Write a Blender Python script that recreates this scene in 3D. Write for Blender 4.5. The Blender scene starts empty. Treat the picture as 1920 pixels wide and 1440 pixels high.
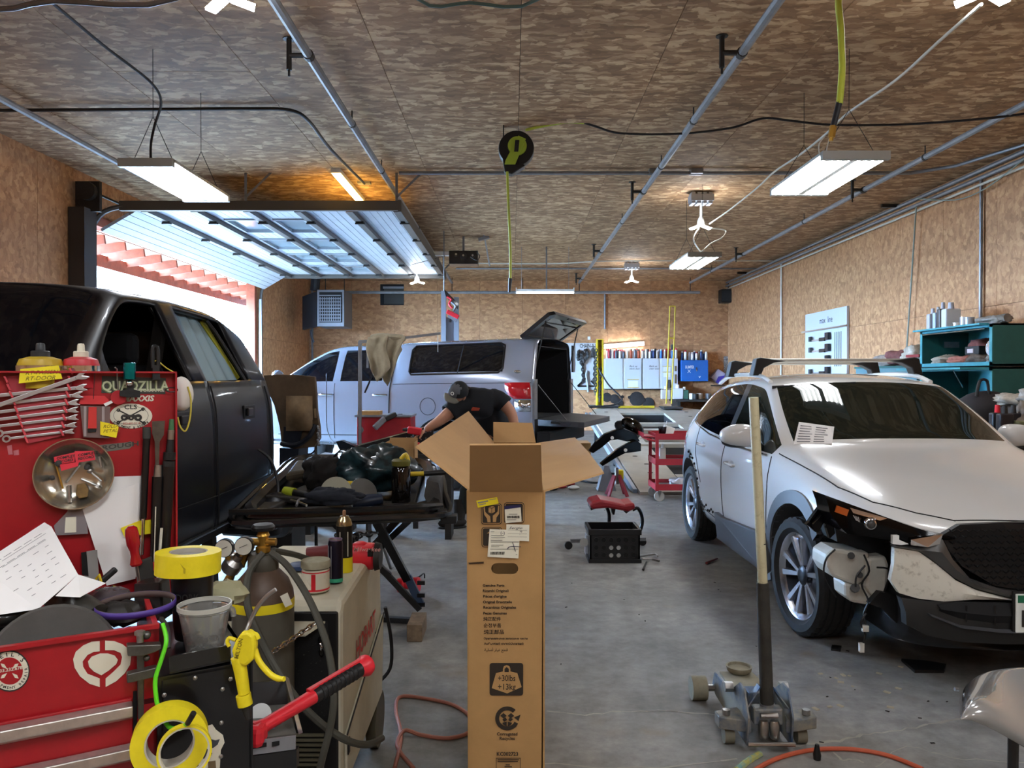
import bpy,bmesh,math,random
from mathutils import Vector,Matrix
from mathutils.bvhtree import BVHTree
R=math.radians
rnd=random.Random(7)
SC=bpy.context.scene
COL=SC.collection
# ------------------------------------------------------------------ camera, world, exposure
CAMH,FPX=1.52,1442.0
PITCH=math.atan(12/1442)
cam=bpy.data.cameras.new('camera');cam.sensor_width=36;cam.lens=36*FPX/1920
cam.clip_start=.05;cam.clip_end=200
camo=bpy.data.objects.new('camera',cam);COL.objects.link(camo)
camo.location=(0,0,CAMH);camo.rotation_euler=(R(90)-PITCH,0,0)
SC.camera=camo
w=bpy.data.worlds.new('sky');SC.world=w;w.use_nodes=True
bg=w.node_tree.nodes['Background']
bg.inputs[0].default_value=(.40,.64,1,1);bg.inputs[1].default_value=43
SC.view_settings.view_transform='Standard';SC.view_settings.look='None'
SC.view_settings.gamma=1;SC.view_settings.use_curve_mapping=False
SC.view_settings.exposure=1.42
SC.cycles.use_denoising=True
SC.cycles.max_bounces=8;SC.cycles.diffuse_bounces=4;SC.cycles.glossy_bounces=3
SC.cycles.transmission_bounces=4;SC.cycles.transparent_max_bounces=12
SC.cycles.sample_clamp_indirect=6;SC.cycles.caustics_reflective=False;SC.cycles.caustics_refractive=False
TUBE=23.0
# ------------------------------------------------------------------ photo measuring helpers
FW=Vector((0,math.cos(PITCH),-math.sin(PITCH)));UP=Vector((0,math.sin(PITCH),math.cos(PITCH)))
EYE=Vector((0,0,CAMH))
def ray(px,py):return FW+Vector((1,0,0))*((px-960)/FPX)+UP*((720-py)/FPX)
def P(px,py,d):
 r=ray(px,py);return EYE+r*(d/r.y)
def G(px,py,h=0.0):
 r=ray(px,py);return EYE+r*((h-CAMH)/r.z)
def XP(px,py,x):
 r=ray(px,py);return EYE+r*(x/r.x)
class Plane:
 def __init__(s,o,u,v):
  s.o=Vector(o);s.u=Vector(u).normalized();v=Vector(v);s.v=(v-s.u*v.dot(s.u)).normalized()
  s.n=s.u.cross(s.v)
  if s.n.dot(EYE-s.o)<0:s.n=-s.n
 def at(s,px,py,off=0.0):
  r=ray(px,py);o=s.o+s.n*off
  return EYE+r*((o-EYE).dot(s.n)/r.dot(s.n))
 def w(s,a,b,off=0.0):return s.o+s.u*a+s.v*b+s.n*off
 # ------------------------------------------------------------------ materials
MATS={}
def s2l(c):
 return tuple((x/12.92 if x<=.04045 else((x+.055)/1.055)**2.4)for x in c)
def hexc(h):return s2l(tuple(int(h[i:i+2],16)/255 for i in(0,2,4)))
def mat(key,col='808080',rough=.5,metal=0,var=0,vscale=6,col2=None,bump=0,bscale=40,coat=0,emit=0,trans=0,alpha=1,ior=1.45,vc=.5):
 if key in MATS:return MATS[key]
 m=bpy.data.materials.new(key);m.use_nodes=True;nt=m.node_tree;N=nt.nodes;L=nt.links
 b=N['Principled BSDF'];c=hexc(col)
 b.inputs['Base Color'].default_value=(*c,1);b.inputs['Roughness'].default_value=rough
 b.inputs['Metallic'].default_value=metal;b.inputs['Coat Weight'].default_value=coat
 b.inputs['Coat Roughness'].default_value=.04
 b.inputs['Transmission Weight'].default_value=trans;b.inputs['Alpha'].default_value=alpha;b.inputs['IOR'].default_value=ior
 if emit:
  b.inputs['Emission Color'].default_value=(*c,1);b.inputs['Emission Strength'].default_value=emit
 if var or bump or col2:
  tc=N.new('ShaderNodeTexCoord')
  nz=N.new('ShaderNodeTexNoise');nz.inputs['Scale'].default_value=vscale;nz.inputs['Detail'].default_value=6
  nz.inputs['Roughness'].default_value=.65
  L.new(tc.outputs['Object'],nz.inputs['Vector'])
  if var or col2:
   cr=N.new('ShaderNodeValToRGB');e=cr.color_ramp.elements
   c2=hexc(col2)if col2 else tuple(x*(1-var)for x in c)
   c1=c if col2 else tuple(min(1,x*(1+var*.6))for x in c)
   e[0].position=vc-.14;e[0].color=(*c2,1);e[1].position=vc+.14;e[1].color=(*c1,1)
   L.new(nz.outputs['Fac'],cr.inputs['Fac']);L.new(cr.outputs['Color'],b.inputs['Base Color'])
  if bump:
   n2=N.new('ShaderNodeTexNoise');n2.inputs['Scale'].default_value=bscale;n2.inputs['Detail'].default_value=4
   L.new(tc.outputs['Object'],n2.inputs['Vector'])
   bp=N.new('ShaderNodeBump');bp.inputs['Strength'].default_value=bump;bp.inputs['Distance'].default_value=.004
   L.new(n2.outputs['Fac'],bp.inputs['Height']);L.new(bp.outputs['Normal'],b.inputs['Normal'])
 MATS[key]=m;return m
def osb(key,base,dark,light,sx=1.0):
 """oriented strand board: two layers of stretched flakes, each flake its own tone"""
 m=bpy.data.materials.new(key);m.use_nodes=True;nt=m.node_tree;N=nt.nodes;L=nt.links
 b=N['Principled BSDF'];b.inputs['Roughness'].default_value=.75
 tc=N.new('ShaderNodeTexCoord');oi=N.new('ShaderNodeObjectInfo')
 ad=N.new('ShaderNodeVectorMath');ad.operation='MULTIPLY_ADD'
 L.new(oi.outputs['Random'],ad.inputs[0]);ad.inputs[1].default_value=(37,53,71);L.new(tc.outputs['Object'],ad.inputs[2])
 nz=N.new('ShaderNodeTexNoise');nz.inputs['Scale'].default_value=9;nz.inputs['Detail'].default_value=2
 L.new(ad.outputs[0],nz.inputs['Vector'])
 ds=N.new('ShaderNodeVectorMath');ds.operation='MULTIPLY_ADD'
 L.new(nz.outputs['Color'],ds.inputs[0]);ds.inputs[1].default_value=(.09,.09,.09);L.new(ad.outputs[0],ds.inputs[2])
 outs=[]
 for k,(rot,sc)in enumerate((((.0,0,.35),(11,30,24)),((.5,.3,-.45),(13,34,22)),((.2,.9,1.1),(14,26,26)))):
  mp=N.new('ShaderNodeMapping');mp.inputs['Rotation'].default_value=rot
  mp.inputs['Scale'].default_value=tuple(x*sx for x in sc);mp.inputs['Location'].default_value=(k*3.1,k,k*2)
  L.new(ds.outputs[0],mp.inputs['Vector'])
  v=N.new('ShaderNodeTexVoronoi');v.inputs['Scale'].default_value=1;v.inputs['Randomness'].default_value=.9
  L.new(mp.outputs[0],v.inputs['Vector'])
  sp=N.new('ShaderNodeSeparateColor');L.new(v.outputs['Color'],sp.inputs[0]);outs.append(sp.outputs[0])
 def math_(op,a,bb):
  n=N.new('ShaderNodeMath');n.operation=op
  for i,x in enumerate((a,bb)):
   if isinstance(x,(int,float)):n.inputs[i].default_value=x
   else:L.new(x,n.inputs[i])
  return n.outputs[0]
 a=math_('ADD',math_('MULTIPLY',outs[0],.5),math_('MULTIPLY',outs[1],.5))
 pk=math_('GREATER_THAN',outs[2],.87)
 f=math_('ADD',a,math_('MULTIPLY',pk,.45))
 big=N.new('ShaderNodeTexNoise');big.inputs['Scale'].default_value=.8;L.new(ad.outputs[0],big.inputs['Vector'])
 f=math_('ADD',f,math_('MULTIPLY',math_('SUBTRACT',big.outputs['Fac'],.5),.25))
 cr=N.new('ShaderNodeValToRGB');e=cr.color_ramp.elements
 e[0].position=.1;e[0].color=(*hexc(dark),1);e[1].position=1;e[1].color=(*hexc(light),1)
 m_=e.new(.5);m_.color=(*hexc(base),1)
 L.new(f,cr.inputs['Fac']);L.new(cr.outputs['Color'],b.inputs['Base Color'])
 bp=N.new('ShaderNodeBump');bp.inputs['Strength'].default_value=.25;bp.inputs['Distance'].default_value=.003
 L.new(f,bp.inputs['Height']);L.new(bp.outputs[0],b.inputs['Normal'])
 MATS[key]=m;return m
def glassmat(key,col,amount,rough=.02,refl=1.5,milk=0):
 """tinted pane: see-through by `amount`, with a fresnel gloss"""
 m=bpy.data.materials.new(key);m.use_nodes=True;nt=m.node_tree;N=nt.nodes;L=nt.links
 N.remove(N['Principled BSDF']);o=N['Material Output']
 t=N.new('ShaderNodeBsdfTransparent');t.inputs[0].default_value=tuple(x*amount for x in hexc(col))+(1,)
 d=N.new('ShaderNodeBsdfDiffuse');d.inputs[0].default_value=(*hexc(col),1)
 g=N.new('ShaderNodeBsdfGlossy');g.inputs['Roughness'].default_value=rough;g.inputs[0].default_value=(1,1,1,1)
 fr=N.new('ShaderNodeFresnel');fr.inputs[0].default_value=refl
 a=N.new('ShaderNodeMixShader');a.inputs[0].default_value=1-milk if milk else min(1,amount+.2 if amount<.5 else 1)
 L.new(d.outputs[0],a.inputs[1]);L.new(t.outputs[0],a.inputs[2])
 x=N.new('ShaderNodeMixShader');L.new(fr.outputs[0],x.inputs[0]);L.new(a.outputs[0],x.inputs[1]);L.new(g.outputs[0],x.inputs[2])
 L.new(x.outputs[0],o.inputs[0]);MATS[key]=m;return m
 # ------------------------------------------------------------------ mesh builder
def frame_of(d):
 d=Vector(d).normalized();a=Vector((0,0,1))if abs(d.z)<.9 else Vector((1,0,0))
 u=a.cross(d).normalized();return u,d.cross(u),d
class MB:
 def __init__(s):s.v=[];s.f=[];s.m=[]
 def add(s,vs,fs,m=0):
  k=len(s.v);s.v+=[Vector(x)for x in vs];s.f+=[tuple(i+k for i in f)for f in fs];s.m+=[m]*len(fs);return s
 def bx(s,x0,x1,y0,y1,z0,z1,m=0):
  return s.add([(x,y,z)for z in(z0,z1)for y in(y0,y1)for x in(x0,x1)],[(0,2,3,1),(4,5,7,6),(0,1,5,4),(2,6,7,3),(0,4,6,2),(1,3,7,5)],m)
 def box(s,c,sz,rot=None,m=0):
  M=Matrix.Identity(3)if rot is None else(rot if isinstance(rot,Matrix)else Matrix.Rotation(rot,3,'Z'))
  c=Vector(c)
  return s.add([c+M@Vector((x*sz[0]/2,y*sz[1]/2,z*sz[2]/2))for z in(-1,1)for y in(-1,1)for x in(-1,1)],[(0,2,3,1),(4,5,7,6),(0,1,5,4),(2,6,7,3),(0,4,6,2),(1,3,7,5)],m)
 def beam(s,a,b,w_,h,up=(0,0,1),m=0):
  """box of section w_ (side) x h (up) from a to b"""
  a=Vector(a);b=Vector(b);d=(b-a).normalized();up=Vector(up)
  if abs(d.dot(up))>.98:up=Vector((0,1,0))
  x=d.cross(up).normalized();y=x.cross(d)
  vs=[q+x*(i*w_/2)+y*(j*h/2)for q in(a,b)for j in(-1,1)for i in(-1,1)]
  return s.add(vs,[(0,1,3,2),(4,6,7,5),(0,4,5,1),(2,3,7,6),(0,2,6,4),(1,5,7,3)],m)
 def tube(s,pts,r,n=8,cap=True,m=0,closed=False,sub=0):
  pts=[Vector(p)for p in pts]
  if sub:pts=smooth_path(pts,sub,closed)
  k=len(pts);rs=r if isinstance(r,(list,tuple))else[r]*k
  if len(rs)!=k:rs=[rs[min(len(rs)-1,int(i*len(rs)/k))]for i in range(k)]
  vs=[];u=None
  for i,p in enumerate(pts):
   a=pts[i-1]if(i or closed)else p;b=pts[(i+1)%k]if(i<k-1 or closed)else p
   d=(b-a)
   if d.length<1e-9:d=Vector((0,0,1))
   d.normalize()
   if u is None:u,v,_=frame_of(d)
   else:
    u=u-d*u.dot(d)
    if u.length<1e-6:u=frame_of(d)[0]
    u.normalize();v=d.cross(u)
   vs+=[p+(u*math.cos(t*2*math.pi/n)+v*math.sin(t*2*math.pi/n))*rs[i]for t in range(n)]
  fs=[]
  for i in range(k if closed else k-1):
   j=(i+1)%k
   fs+=[(i*n+t,i*n+(t+1)%n,j*n+(t+1)%n,j*n+t)for t in range(n)]
  if cap and not closed:fs+=[tuple(range(n))[::-1],tuple((k-1)*n+t for t in range(n))]
  return s.add(vs,fs,m)
 def cyl(s,a,b,r,r2=None,n=16,m=0):return s.tube([a,b],[r,r if r2 is None else r2],n,m=m)
 def lathe(s,prof,o=(0,0,0),ax=(0,0,1),n=24,m=0,arc=2*math.pi,cap=True):
  o=Vector(o);u,v,d=frame_of(ax);k=len(prof);full=abs(arc-2*math.pi)<1e-6;nn=n if full else n+1
  vs=[o+d*h+(u*math.cos(arc*t/n)+v*math.sin(arc*t/n))*r for(r,h)in prof for t in range(nn)]
  fs=[(i*nn+t,i*nn+(t+1)%nn,(i+1)*nn+(t+1)%nn,(i+1)*nn+t)for i in range(k-1)for t in range(n)]
  if cap and full:
   if prof[0][0]>1e-5:fs.append(tuple(range(n))[::-1])
   if prof[-1][0]>1e-5:fs.append(tuple((k-1)*n+t for t in range(n)))
  return s.add(vs,fs,m)
 def prism(s,poly,ext,m=0):
  """poly: 3-D points, ext: vector of thickness"""
  poly=[Vector(p)for p in poly];ext=Vector(ext);n=len(poly)
  return s.add(poly+[p+ext for p in poly],[tuple(range(n))[::-1],tuple(range(n,2*n))]+[(i,(i+1)%n,n+(i+1)%n,n+i)for i in range(n)],m)
 def ell(s,c,r,n=12,k=8,rot=None,m=0,jit=0):
  c=Vector(c);r=r if hasattr(r,'__len__')else(r,r,r);M=rot or Matrix.Identity(3)
  vs=[c+M@Vector((0,0,-r[2]))]
  for i in range(1,k):
   a=-math.pi/2+math.pi*i/k
   for t in range(n):
    q=1+rnd.uniform(-jit,jit)
    vs.append(c+M@Vector((r[0]*q*math.cos(a)*math.cos(2*math.pi*t/n),r[1]*q*math.cos(a)*math.sin(2*math.pi*t/n),r[2]*q*math.sin(a))))
  vs.append(c+M@Vector((0,0,r[2])))
  fs=[(0,1+(t+1)%n,1+t)for t in range(n)]
  for i in range(k-2):fs+=[(1+i*n+t,1+i*n+(t+1)%n,1+(i+1)*n+(t+1)%n,1+(i+1)*n+t)for t in range(n)]
  fs+=[(1+(k-2)*n+t,1+(k-2)*n+(t+1)%n,len(vs)-1)for t in range(n)]
  return s.add(vs,fs,m)
 def grid(s,fn,nu,nv,m=0,cu=False):
  vs=[fn(i/nu,j/nv)for j in range(nv+1)for i in range(nu+1)]
  return s.add(vs,[(j*(nu+1)+i,j*(nu+1)+i+1,(j+1)*(nu+1)+i+1,(j+1)*(nu+1)+i)for j in range(nv)for i in range(nu)],m)
 def mesh(s,name='m'):
  me=bpy.data.meshes.new(name);me.from_pydata([tuple(x)for x in s.v],[],s.f)
  if any(s.m):me.polygons.foreach_set('material_index',s.m)
  me.update();return me
def smooth_path(pts,sub,closed=False):
 out=[];k=len(pts)
 for i in range(k if closed else k-1):
  g=lambda j:pts[j%k]if closed else pts[max(0,min(k-1,j))]
  a,b,c,d=g(i-1),g(i),g(i+1),g(i+2)
  for t in range(sub):
   t/=sub
   out.append(.5*((2*b)+(c-a)*t+(2*a-5*b+4*c-d)*t*t+(3*b-a-3*c+d)*t**3))
 if not closed:out.append(pts[-1])
 return out
def fixnormals(me):
 bm=bmesh.new();bm.from_mesh(me);bmesh.ops.recalc_face_normals(bm,faces=bm.faces);bm.to_mesh(me);bm.free()
def T(name,label,cat,loc=(0,0,0),rz=0,group=None,kind=None):
 o=bpy.data.objects.new(name,None);COL.objects.link(o);o.empty_display_size=.05
 o.location=loc;o.rotation_euler=(0,0,rz)
 if label:o['label']=label
 if cat:o['category']=cat
 if group:o['group']=group
 if kind:o['kind']=kind
 o['_w']=0;del o['_w']
 return o
def wm(o):
 m=Matrix.Translation(o.location)@o.rotation_euler.to_matrix().to_4x4()
 return(wm(o.parent)@o.matrix_parent_inverse@m)if o.parent else m
def O(name,mb,m,parent=None,label=None,cat=None,group=None,kind=None,smooth=False,bevel=0,sub=0,solid=0,recalc=True,local=False):
 me=mb.mesh(name)if isinstance(mb,MB)else mb
 if recalc:fixnormals(me)
 for x in(m if isinstance(m,(list,tuple))else[m]):me.materials.append(x)
 o=bpy.data.objects.new(name,me);COL.objects.link(o)
 if smooth:
  for p in me.polygons:p.use_smooth=True
  if smooth!=2:
   try:me.set_sharp_from_angle(angle=R(38))
   except Exception:pass
 if solid:
  md=o.modifiers.new('solid','SOLIDIFY');md.thickness=solid;md.offset=0
 if bevel:
  md=o.modifiers.new('bevel','BEVEL');md.width=bevel;md.segments=2;md.limit_method='ANGLE';md.angle_limit=R(40)
 if sub:
  md=o.modifiers.new('sub','SUBSURF');md.levels=sub;md.render_levels=sub
 if parent is not None:
  o.parent=parent
  if not local:o.matrix_parent_inverse=wm(parent).inverted()
 else:
 # put the origin of a free-standing mesh at its base centre
  if not local and len(me.vertices)and kind!='structure':
   xs=[v.co for v in me.vertices];lo=[min(c[i]for c in xs)for i in range(3)];hi=[max(c[i]for c in xs)for i in range(3)]
   c=Vector(((lo[0]+hi[0])/2,(lo[1]+hi[1])/2,lo[2]));me.transform(Matrix.Translation(-c));o.location=c
 for k,v in(('label',label),('category',cat),('group',group),('kind',kind)):
  if v:o[k]=v
 return o
def kids(o):return[c for c in bpy.data.objects if c.parent==o]
def copy_tree(o,loc=None,rz=None,label=None,group=None,name=None,parent=None,_k=None):
 if _k is None:
  _k={}
  for c in bpy.data.objects:
   if c.parent:_k.setdefault(c.parent.name,[]).append(c)
 c=o.copy();COL.objects.link(c)
 if loc is not None:c.location=loc
 if rz is not None:c.rotation_euler=(0,0,rz)
 if label:c['label']=label
 if group:c['group']=group
 if parent is not None:c.parent=parent;c.matrix_parent_inverse=o.matrix_parent_inverse.copy()
 for ch in _k.get(o.name,[]):copy_tree(ch,parent=c,_k=_k)
 return c
_tc={}
def textmesh(s,size=1,align='LEFT',shear=0,bold=0,sx=1):
 key=(s,align,shear,bold)
 if key not in _tc:
  cu=bpy.data.curves.new('t','FONT');cu.body=s;cu.align_x=align;cu.shear=shear;cu.size=1;cu.resolution_u=2
  cu.offset=bold
  o=bpy.data.objects.new('t',cu);COL.objects.link(o)
  dg=bpy.context.evaluated_depsgraph_get();me=bpy.data.meshes.new_from_object(o.evaluated_get(dg))
  _tc[key]=([v.co.copy()for v in me.vertices],[tuple(p.vertices)for p in me.polygons])
  bpy.data.objects.remove(o);bpy.data.curves.remove(cu);bpy.data.meshes.remove(me)
 return[Vector((v.x*size*sx,v.y*size,0))for v in _tc[key][0]],_tc[key][1]
def put_text(mb,s,o,u,v,size,m=0,off=0,**k):
 """lettering laid flat at o, running along u, standing along v"""
 u=Vector(u).normalized();v=Vector(v).normalized();o=Vector(o)
 vs,fs=textmesh(s,size,**k);return mb.add([o+u*p.x+v*p.y for p in vs],fs,m)
 # ------------------------------------------------------------------ shared materials
M_osbc=osb('osb_ceiling','96704c','7a5a3a','c9a880',.60)
M_osbw=osb('osb_wall','b3835b','9f724c','c7986c',.62)
M_galv=mat('galvanised','85868a',.45,.45,var=.15,vscale=9)
M_pipe=mat('pipe_grey','85868a',.5,0,var=.2,vscale=5)
M_dsteel=mat('dark_steel','3a3836',.5,.6,var=.2)
M_blackp=mat('black_plastic','141414',.45)
M_blackm=mat('black_paint','0e0e10',.3,0,coat=.3)
M_rubber=mat('rubber','1b1b1c',.8,var=.2,vscale=20)
M_white=mat('white_paint','e4e4e0',.4)
M_chrome=mat('chrome','d8d8da',.12,1)
M_steel=mat('steel','a9a7a2',.3,.95,var=.12,vscale=30)
M_cord=mat('white_cord','c9c4b8',.5)
M_bcord=mat('black_cord','17161a',.5)
M_tube=mat('fluorescent_tube','f4f8ff',.5,emit=TUBE)
M_warm=mat('warm_tube','ffd070',.5,emit=22)
M_lamp=mat('lamp_led','eef6ff',.5,emit=60)
M_red=mat('red_enamel','a3141c',.42,var=.12,vscale=8,coat=.2)
M_redp=mat('red_plastic','cf2430',.4)
M_yel=mat('yellow_paint','d7b92c',.45,var=.15)
M_ytape=mat('yellow_tape','ecd81e',.5)
M_paper=mat('paper','e9e7e4',.7,bump=.1,bscale=12)
M_ink=mat('ink','2b2722',.7)
M_card=mat('cardboard','ad8654',.8,var=.10,vscale=5,bump=.12,bscale=60)
M_cardd=mat('cardboard_inner','b58f60',.85,var=.07,vscale=4,bump=.1,bscale=60)
M_trimred=mat('redwood_trim','a3563c',.7,var=.25,vscale=7)
# ------------------------------------------------------------------ room
XL,XR,YB,YF,H=-5.8,6.17,22.0,-4.0,4.30
DO=(10.45,17.35,3.66)
m=bpy.data.materials.new('concrete');m.use_nodes=True;nt=m.node_tree;N=nt.nodes;L=nt.links;b=N['Principled BSDF']
tc=N.new('ShaderNodeTexCoord')
def nz(sc,det=6,w_=None):
 n=N.new('ShaderNodeTexNoise');n.inputs['Scale'].default_value=sc;n.inputs['Detail'].default_value=det;n.inputs['Roughness'].default_value=.7
 L.new(tc.outputs['Object'],n.inputs['Vector']);return n
n1=nz(.9);n2=nz(7);n3=nz(60,3)
cr=N.new('ShaderNodeValToRGB');e=cr.color_ramp.elements
e[0].position=.3;e[0].color=(*hexc('65635e'),1);e[1].position=.72;e[1].color=(*hexc('a09e99'),1)
q=e.new(.5);q.color=(*hexc('86847f'),1)
L.new(n1.outputs['Fac'],cr.inputs['Fac'])
mx=N.new('ShaderNodeMix');mx.data_type='RGBA';mx.blend_type='OVERLAY';mx.inputs['Factor'].default_value=.75
c2=N.new('ShaderNodeValToRGB');c2.color_ramp.elements[0].position=.35;c2.color_ramp.elements[1].position=.68
c2.color_ramp.elements[0].color=(.3,.3,.3,1);c2.color_ramp.elements[1].color=(.68,.68,.68,1)
L.new(n2.outputs['Fac'],c2.inputs['Fac']);L.new(cr.outputs[0],mx.inputs[6]);L.new(c2.outputs[0],mx.inputs[7])
st=nz(1.7,3);c3=N.new('ShaderNodeValToRGB');c3.color_ramp.elements[0].position=.62;c3.color_ramp.elements[1].position=.72
c3.color_ramp.elements[0].color=(0,0,0,1);c3.color_ramp.elements[1].color=(.45,.45,.45,1);L.new(st.outputs['Fac'],c3.inputs['Fac'])
mx2=N.new('ShaderNodeMix');mx2.data_type='RGBA';L.new(c3.outputs[0],mx2.inputs['Factor']);L.new(mx.outputs[2],mx2.inputs[6])
mx2.inputs[7].default_value=(*hexc('8d7a5c'),1);L.new(mx2.outputs[2],b.inputs['Base Color'])
rr=N.new('ShaderNodeMapRange');rr.inputs[3].default_value=.42;rr.inputs[4].default_value=.68;L.new(n2.outputs['Fac'],rr.inputs[0]);L.new(rr.outputs[0],b.inputs['Roughness'])
bp=N.new('ShaderNodeBump');bp.inputs['Strength'].default_value=.15;bp.inputs['Distance'].default_value=.003;L.new(n3.outputs['Fac'],bp.inputs['Height']);L.new(bp.outputs[0],b.inputs['Normal'])
M_floor=m
floor=O('floor',MB().bx(XL-.15,XR+.15,YF-.15,YB+.15,-.15,0),M_floor,kind='structure')
M_fill=mat('crack_filler','a5a094',.7,var=.15)
def crack(pts,w_=.006):
 mb=MB()
 q=smooth_path([G(*p)for p in pts],5);q=[p+Vector((rnd.uniform(-.008,.008),rnd.uniform(-.012,.012),0))for p in q]
 for i in range(len(q)-1):
  d=(q[i+1]-q[i]).normalized();n=Vector((-d.y,d.x,0))*w_*rnd.uniform(.3,1)
  mb.add([q[i]-n+Vector((0,0,.0012)),q[i]+n+Vector((0,0,.0012)),q[i+1]+n+Vector((0,0,.0012)),q[i+1]-n+Vector((0,0,.0012))],[(0,1,2,3)])
 O('crack',mb,M_fill,parent=floor,recalc=False)
crack([(1026,1332),(1100,1340),(1180,1333),(1270,1334),(1340,1340)])
crack([(1490,1400),(1560,1392),(1620,1378),(1680,1372),(1740,1358),(1830,1344)],.011)
crack([(1020,1432),(1200,1440),(1380,1425)])
crack([(1560,1412),(1585,1425),(1620,1428)])
crack([(1640,1440),(1700,1400),(1780,1420),(1920,1432)],.004)
crack([(1026,1105),(1100,1098),(1190,1110),(1290,1098)],.003)
def panels(name,o,u,v,W,Ht,pu,pv,mt,off=0.0,gap=.005,th=.012,stag=False):
 """sheets of board between o and o+u*W+v*Ht"""
 root=T(name,None,None,kind='structure');o=Vector(o);u=Vector(u);v=Vector(v);n=u.cross(v)
 cache={}
 b0=-off if off else 0
 j=0;y=0
 while y<Ht-1e-6:
  hh=min(pv,Ht-y);x=-(pu/2 if(stag and j%2)else 0)-b0
  while x<W-1e-6:
   x0=max(0,x);x1=min(W,x+pu)
   if x1-x0>.03:
    key=(round(x1-x0,3),round(hh,3))
    if key not in cache:
     a,c=key;g=gap/2
     mb=MB().prism([u*g+v*g,u*(a-g)+v*g,u*(a-g)+v*(c-g),u*g+v*(c-g)],n*-th)
     me=mb.mesh('panel');fixnormals(me);me.materials.append(mt);cache[key]=me
    q=bpy.data.objects.new('panel',cache[key]);COL.objects.link(q);q.parent=root;q.location=o+u*x0+v*y
   x+=pu
  y+=hh;j+=1
 return root
M_stud=mat('seam_dark','3c2c1c',.9)
# boards over a dark backing
panels('ceiling',(XR,YF,H),(0,1,0),(-1,0,0),YB-YF,XR-XL,2.44,1.22,M_osbc,stag=True)
O('trim_1',MB().bx(XL-.15,XR+.15,YF-.15,YB+.15,H+.013,H+.1),M_stud,kind='structure')
panels('wall_right',(XR,YB,0),(0,-1,0),(0,0,1),YB-YF,H,1.22,2.44,M_osbw)
O('trim_2',MB().bx(XR+.013,XR+.1,YF-.1,YB+.1,0,H),M_stud,kind='structure')
panels('wall_back',(XL,YB,0),(1,0,0),(0,0,1),XR-XL,H,1.22,2.44,M_osbw)
O('trim_3',MB().bx(XL-.15,XR+.1,YB+.013,YB+.1,0,H),M_stud,kind='structure')
panels('wall_left',(XL,YF,0),(0,1,0),(0,0,1),DO[0]-YF,H,1.22,2.44,M_osbw)
panels('wall_left',(XL,DO[1],0),(0,1,0),(0,0,1),YB-DO[1],H,1.22,2.44,M_osbw)
panels('wall_left',(XL,DO[0],DO[2]),(0,1,0),(0,0,1),DO[1]-DO[0],H-DO[2],2.44,1.22,M_osbw)
O('trim_4',MB().bx(XL-.15,XL-.013,YF-.1,DO[0],0,H).bx(XL-.15,XL-.013,DO[1],YB+.1,0,H).bx(XL-.15,XL-.013,DO[0],DO[1],DO[2]+.06,H),M_stud,kind='structure')
panels('wall_front',(XR,YF,0),(-1,0,0),(0,0,1),XR-XL,H,1.22,2.44,M_osbw)
O('trim_5',MB().bx(XL-.15,XR+.1,YF-.1,YF-.013,0,H),M_stud,kind='structure')
# timber frame of the door opening
O('trim_6',MB().bx(XL-.18,XL+.012,DO[1]-.03,DO[1]+.10,0,DO[2]+.06),M_trimred,kind='structure',bevel=.004)
O('trim_7',MB().bx(XL-.18,XL+.012,DO[0]-.10,DO[0]+.03,0,DO[2]+.06),M_trimred,kind='structure',bevel=.004)
O('trim_8',MB().bx(XL-.18,XL+.014,DO[0]-.1,DO[1]+.1,DO[2]-.02,DO[2]+.12),M_trimred,kind='structure',bevel=.004)
# outside: apron, eaves with rafters, far fence
O('ground',MB().bx(-60,XL-.16,-30,70,-.2,-.03),mat('apron','6c6860',.9,var=.15,vscale=1),kind='structure')
ev=T('eaves','reddish timber eaves with open rafters outside the open garage door','eaves',(XL-.5,14,3.5))
O('fascia',MB().bx(XL-.84,XL-.8,8,21,3.30,3.50),M_trimred,ev)
O('soffit_board',MB().bx(XL-.84,XL-.18,8,21,3.62,3.64),mat('soffit','c79e84',.8),ev)
for k in range(20):
 y=8.3+k*.61
 O('rafter',MB().beam((XL-.2,y,3.56),(XL-.8,y,3.48),.045,.14),M_trimred,ev)
fb=T('chain_fence','wire mesh fence standing outside beyond the open garage door','fence',(-24,20,0))
for k in range(14):
 O('fence_post',MB().cyl((-24,8+k*3,0),(-24,8+k*3,2.0),.04,n=6),M_galv,fb)
mb=MB()
for k in range(24):mb.tube([(-24,8,.1+k*.08),(-24,47,.1+k*.08)],.006,3,cap=False)
o_=O('wire_mesh',mb,M_galv,fb);o_['kind']='stuff'
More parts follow.
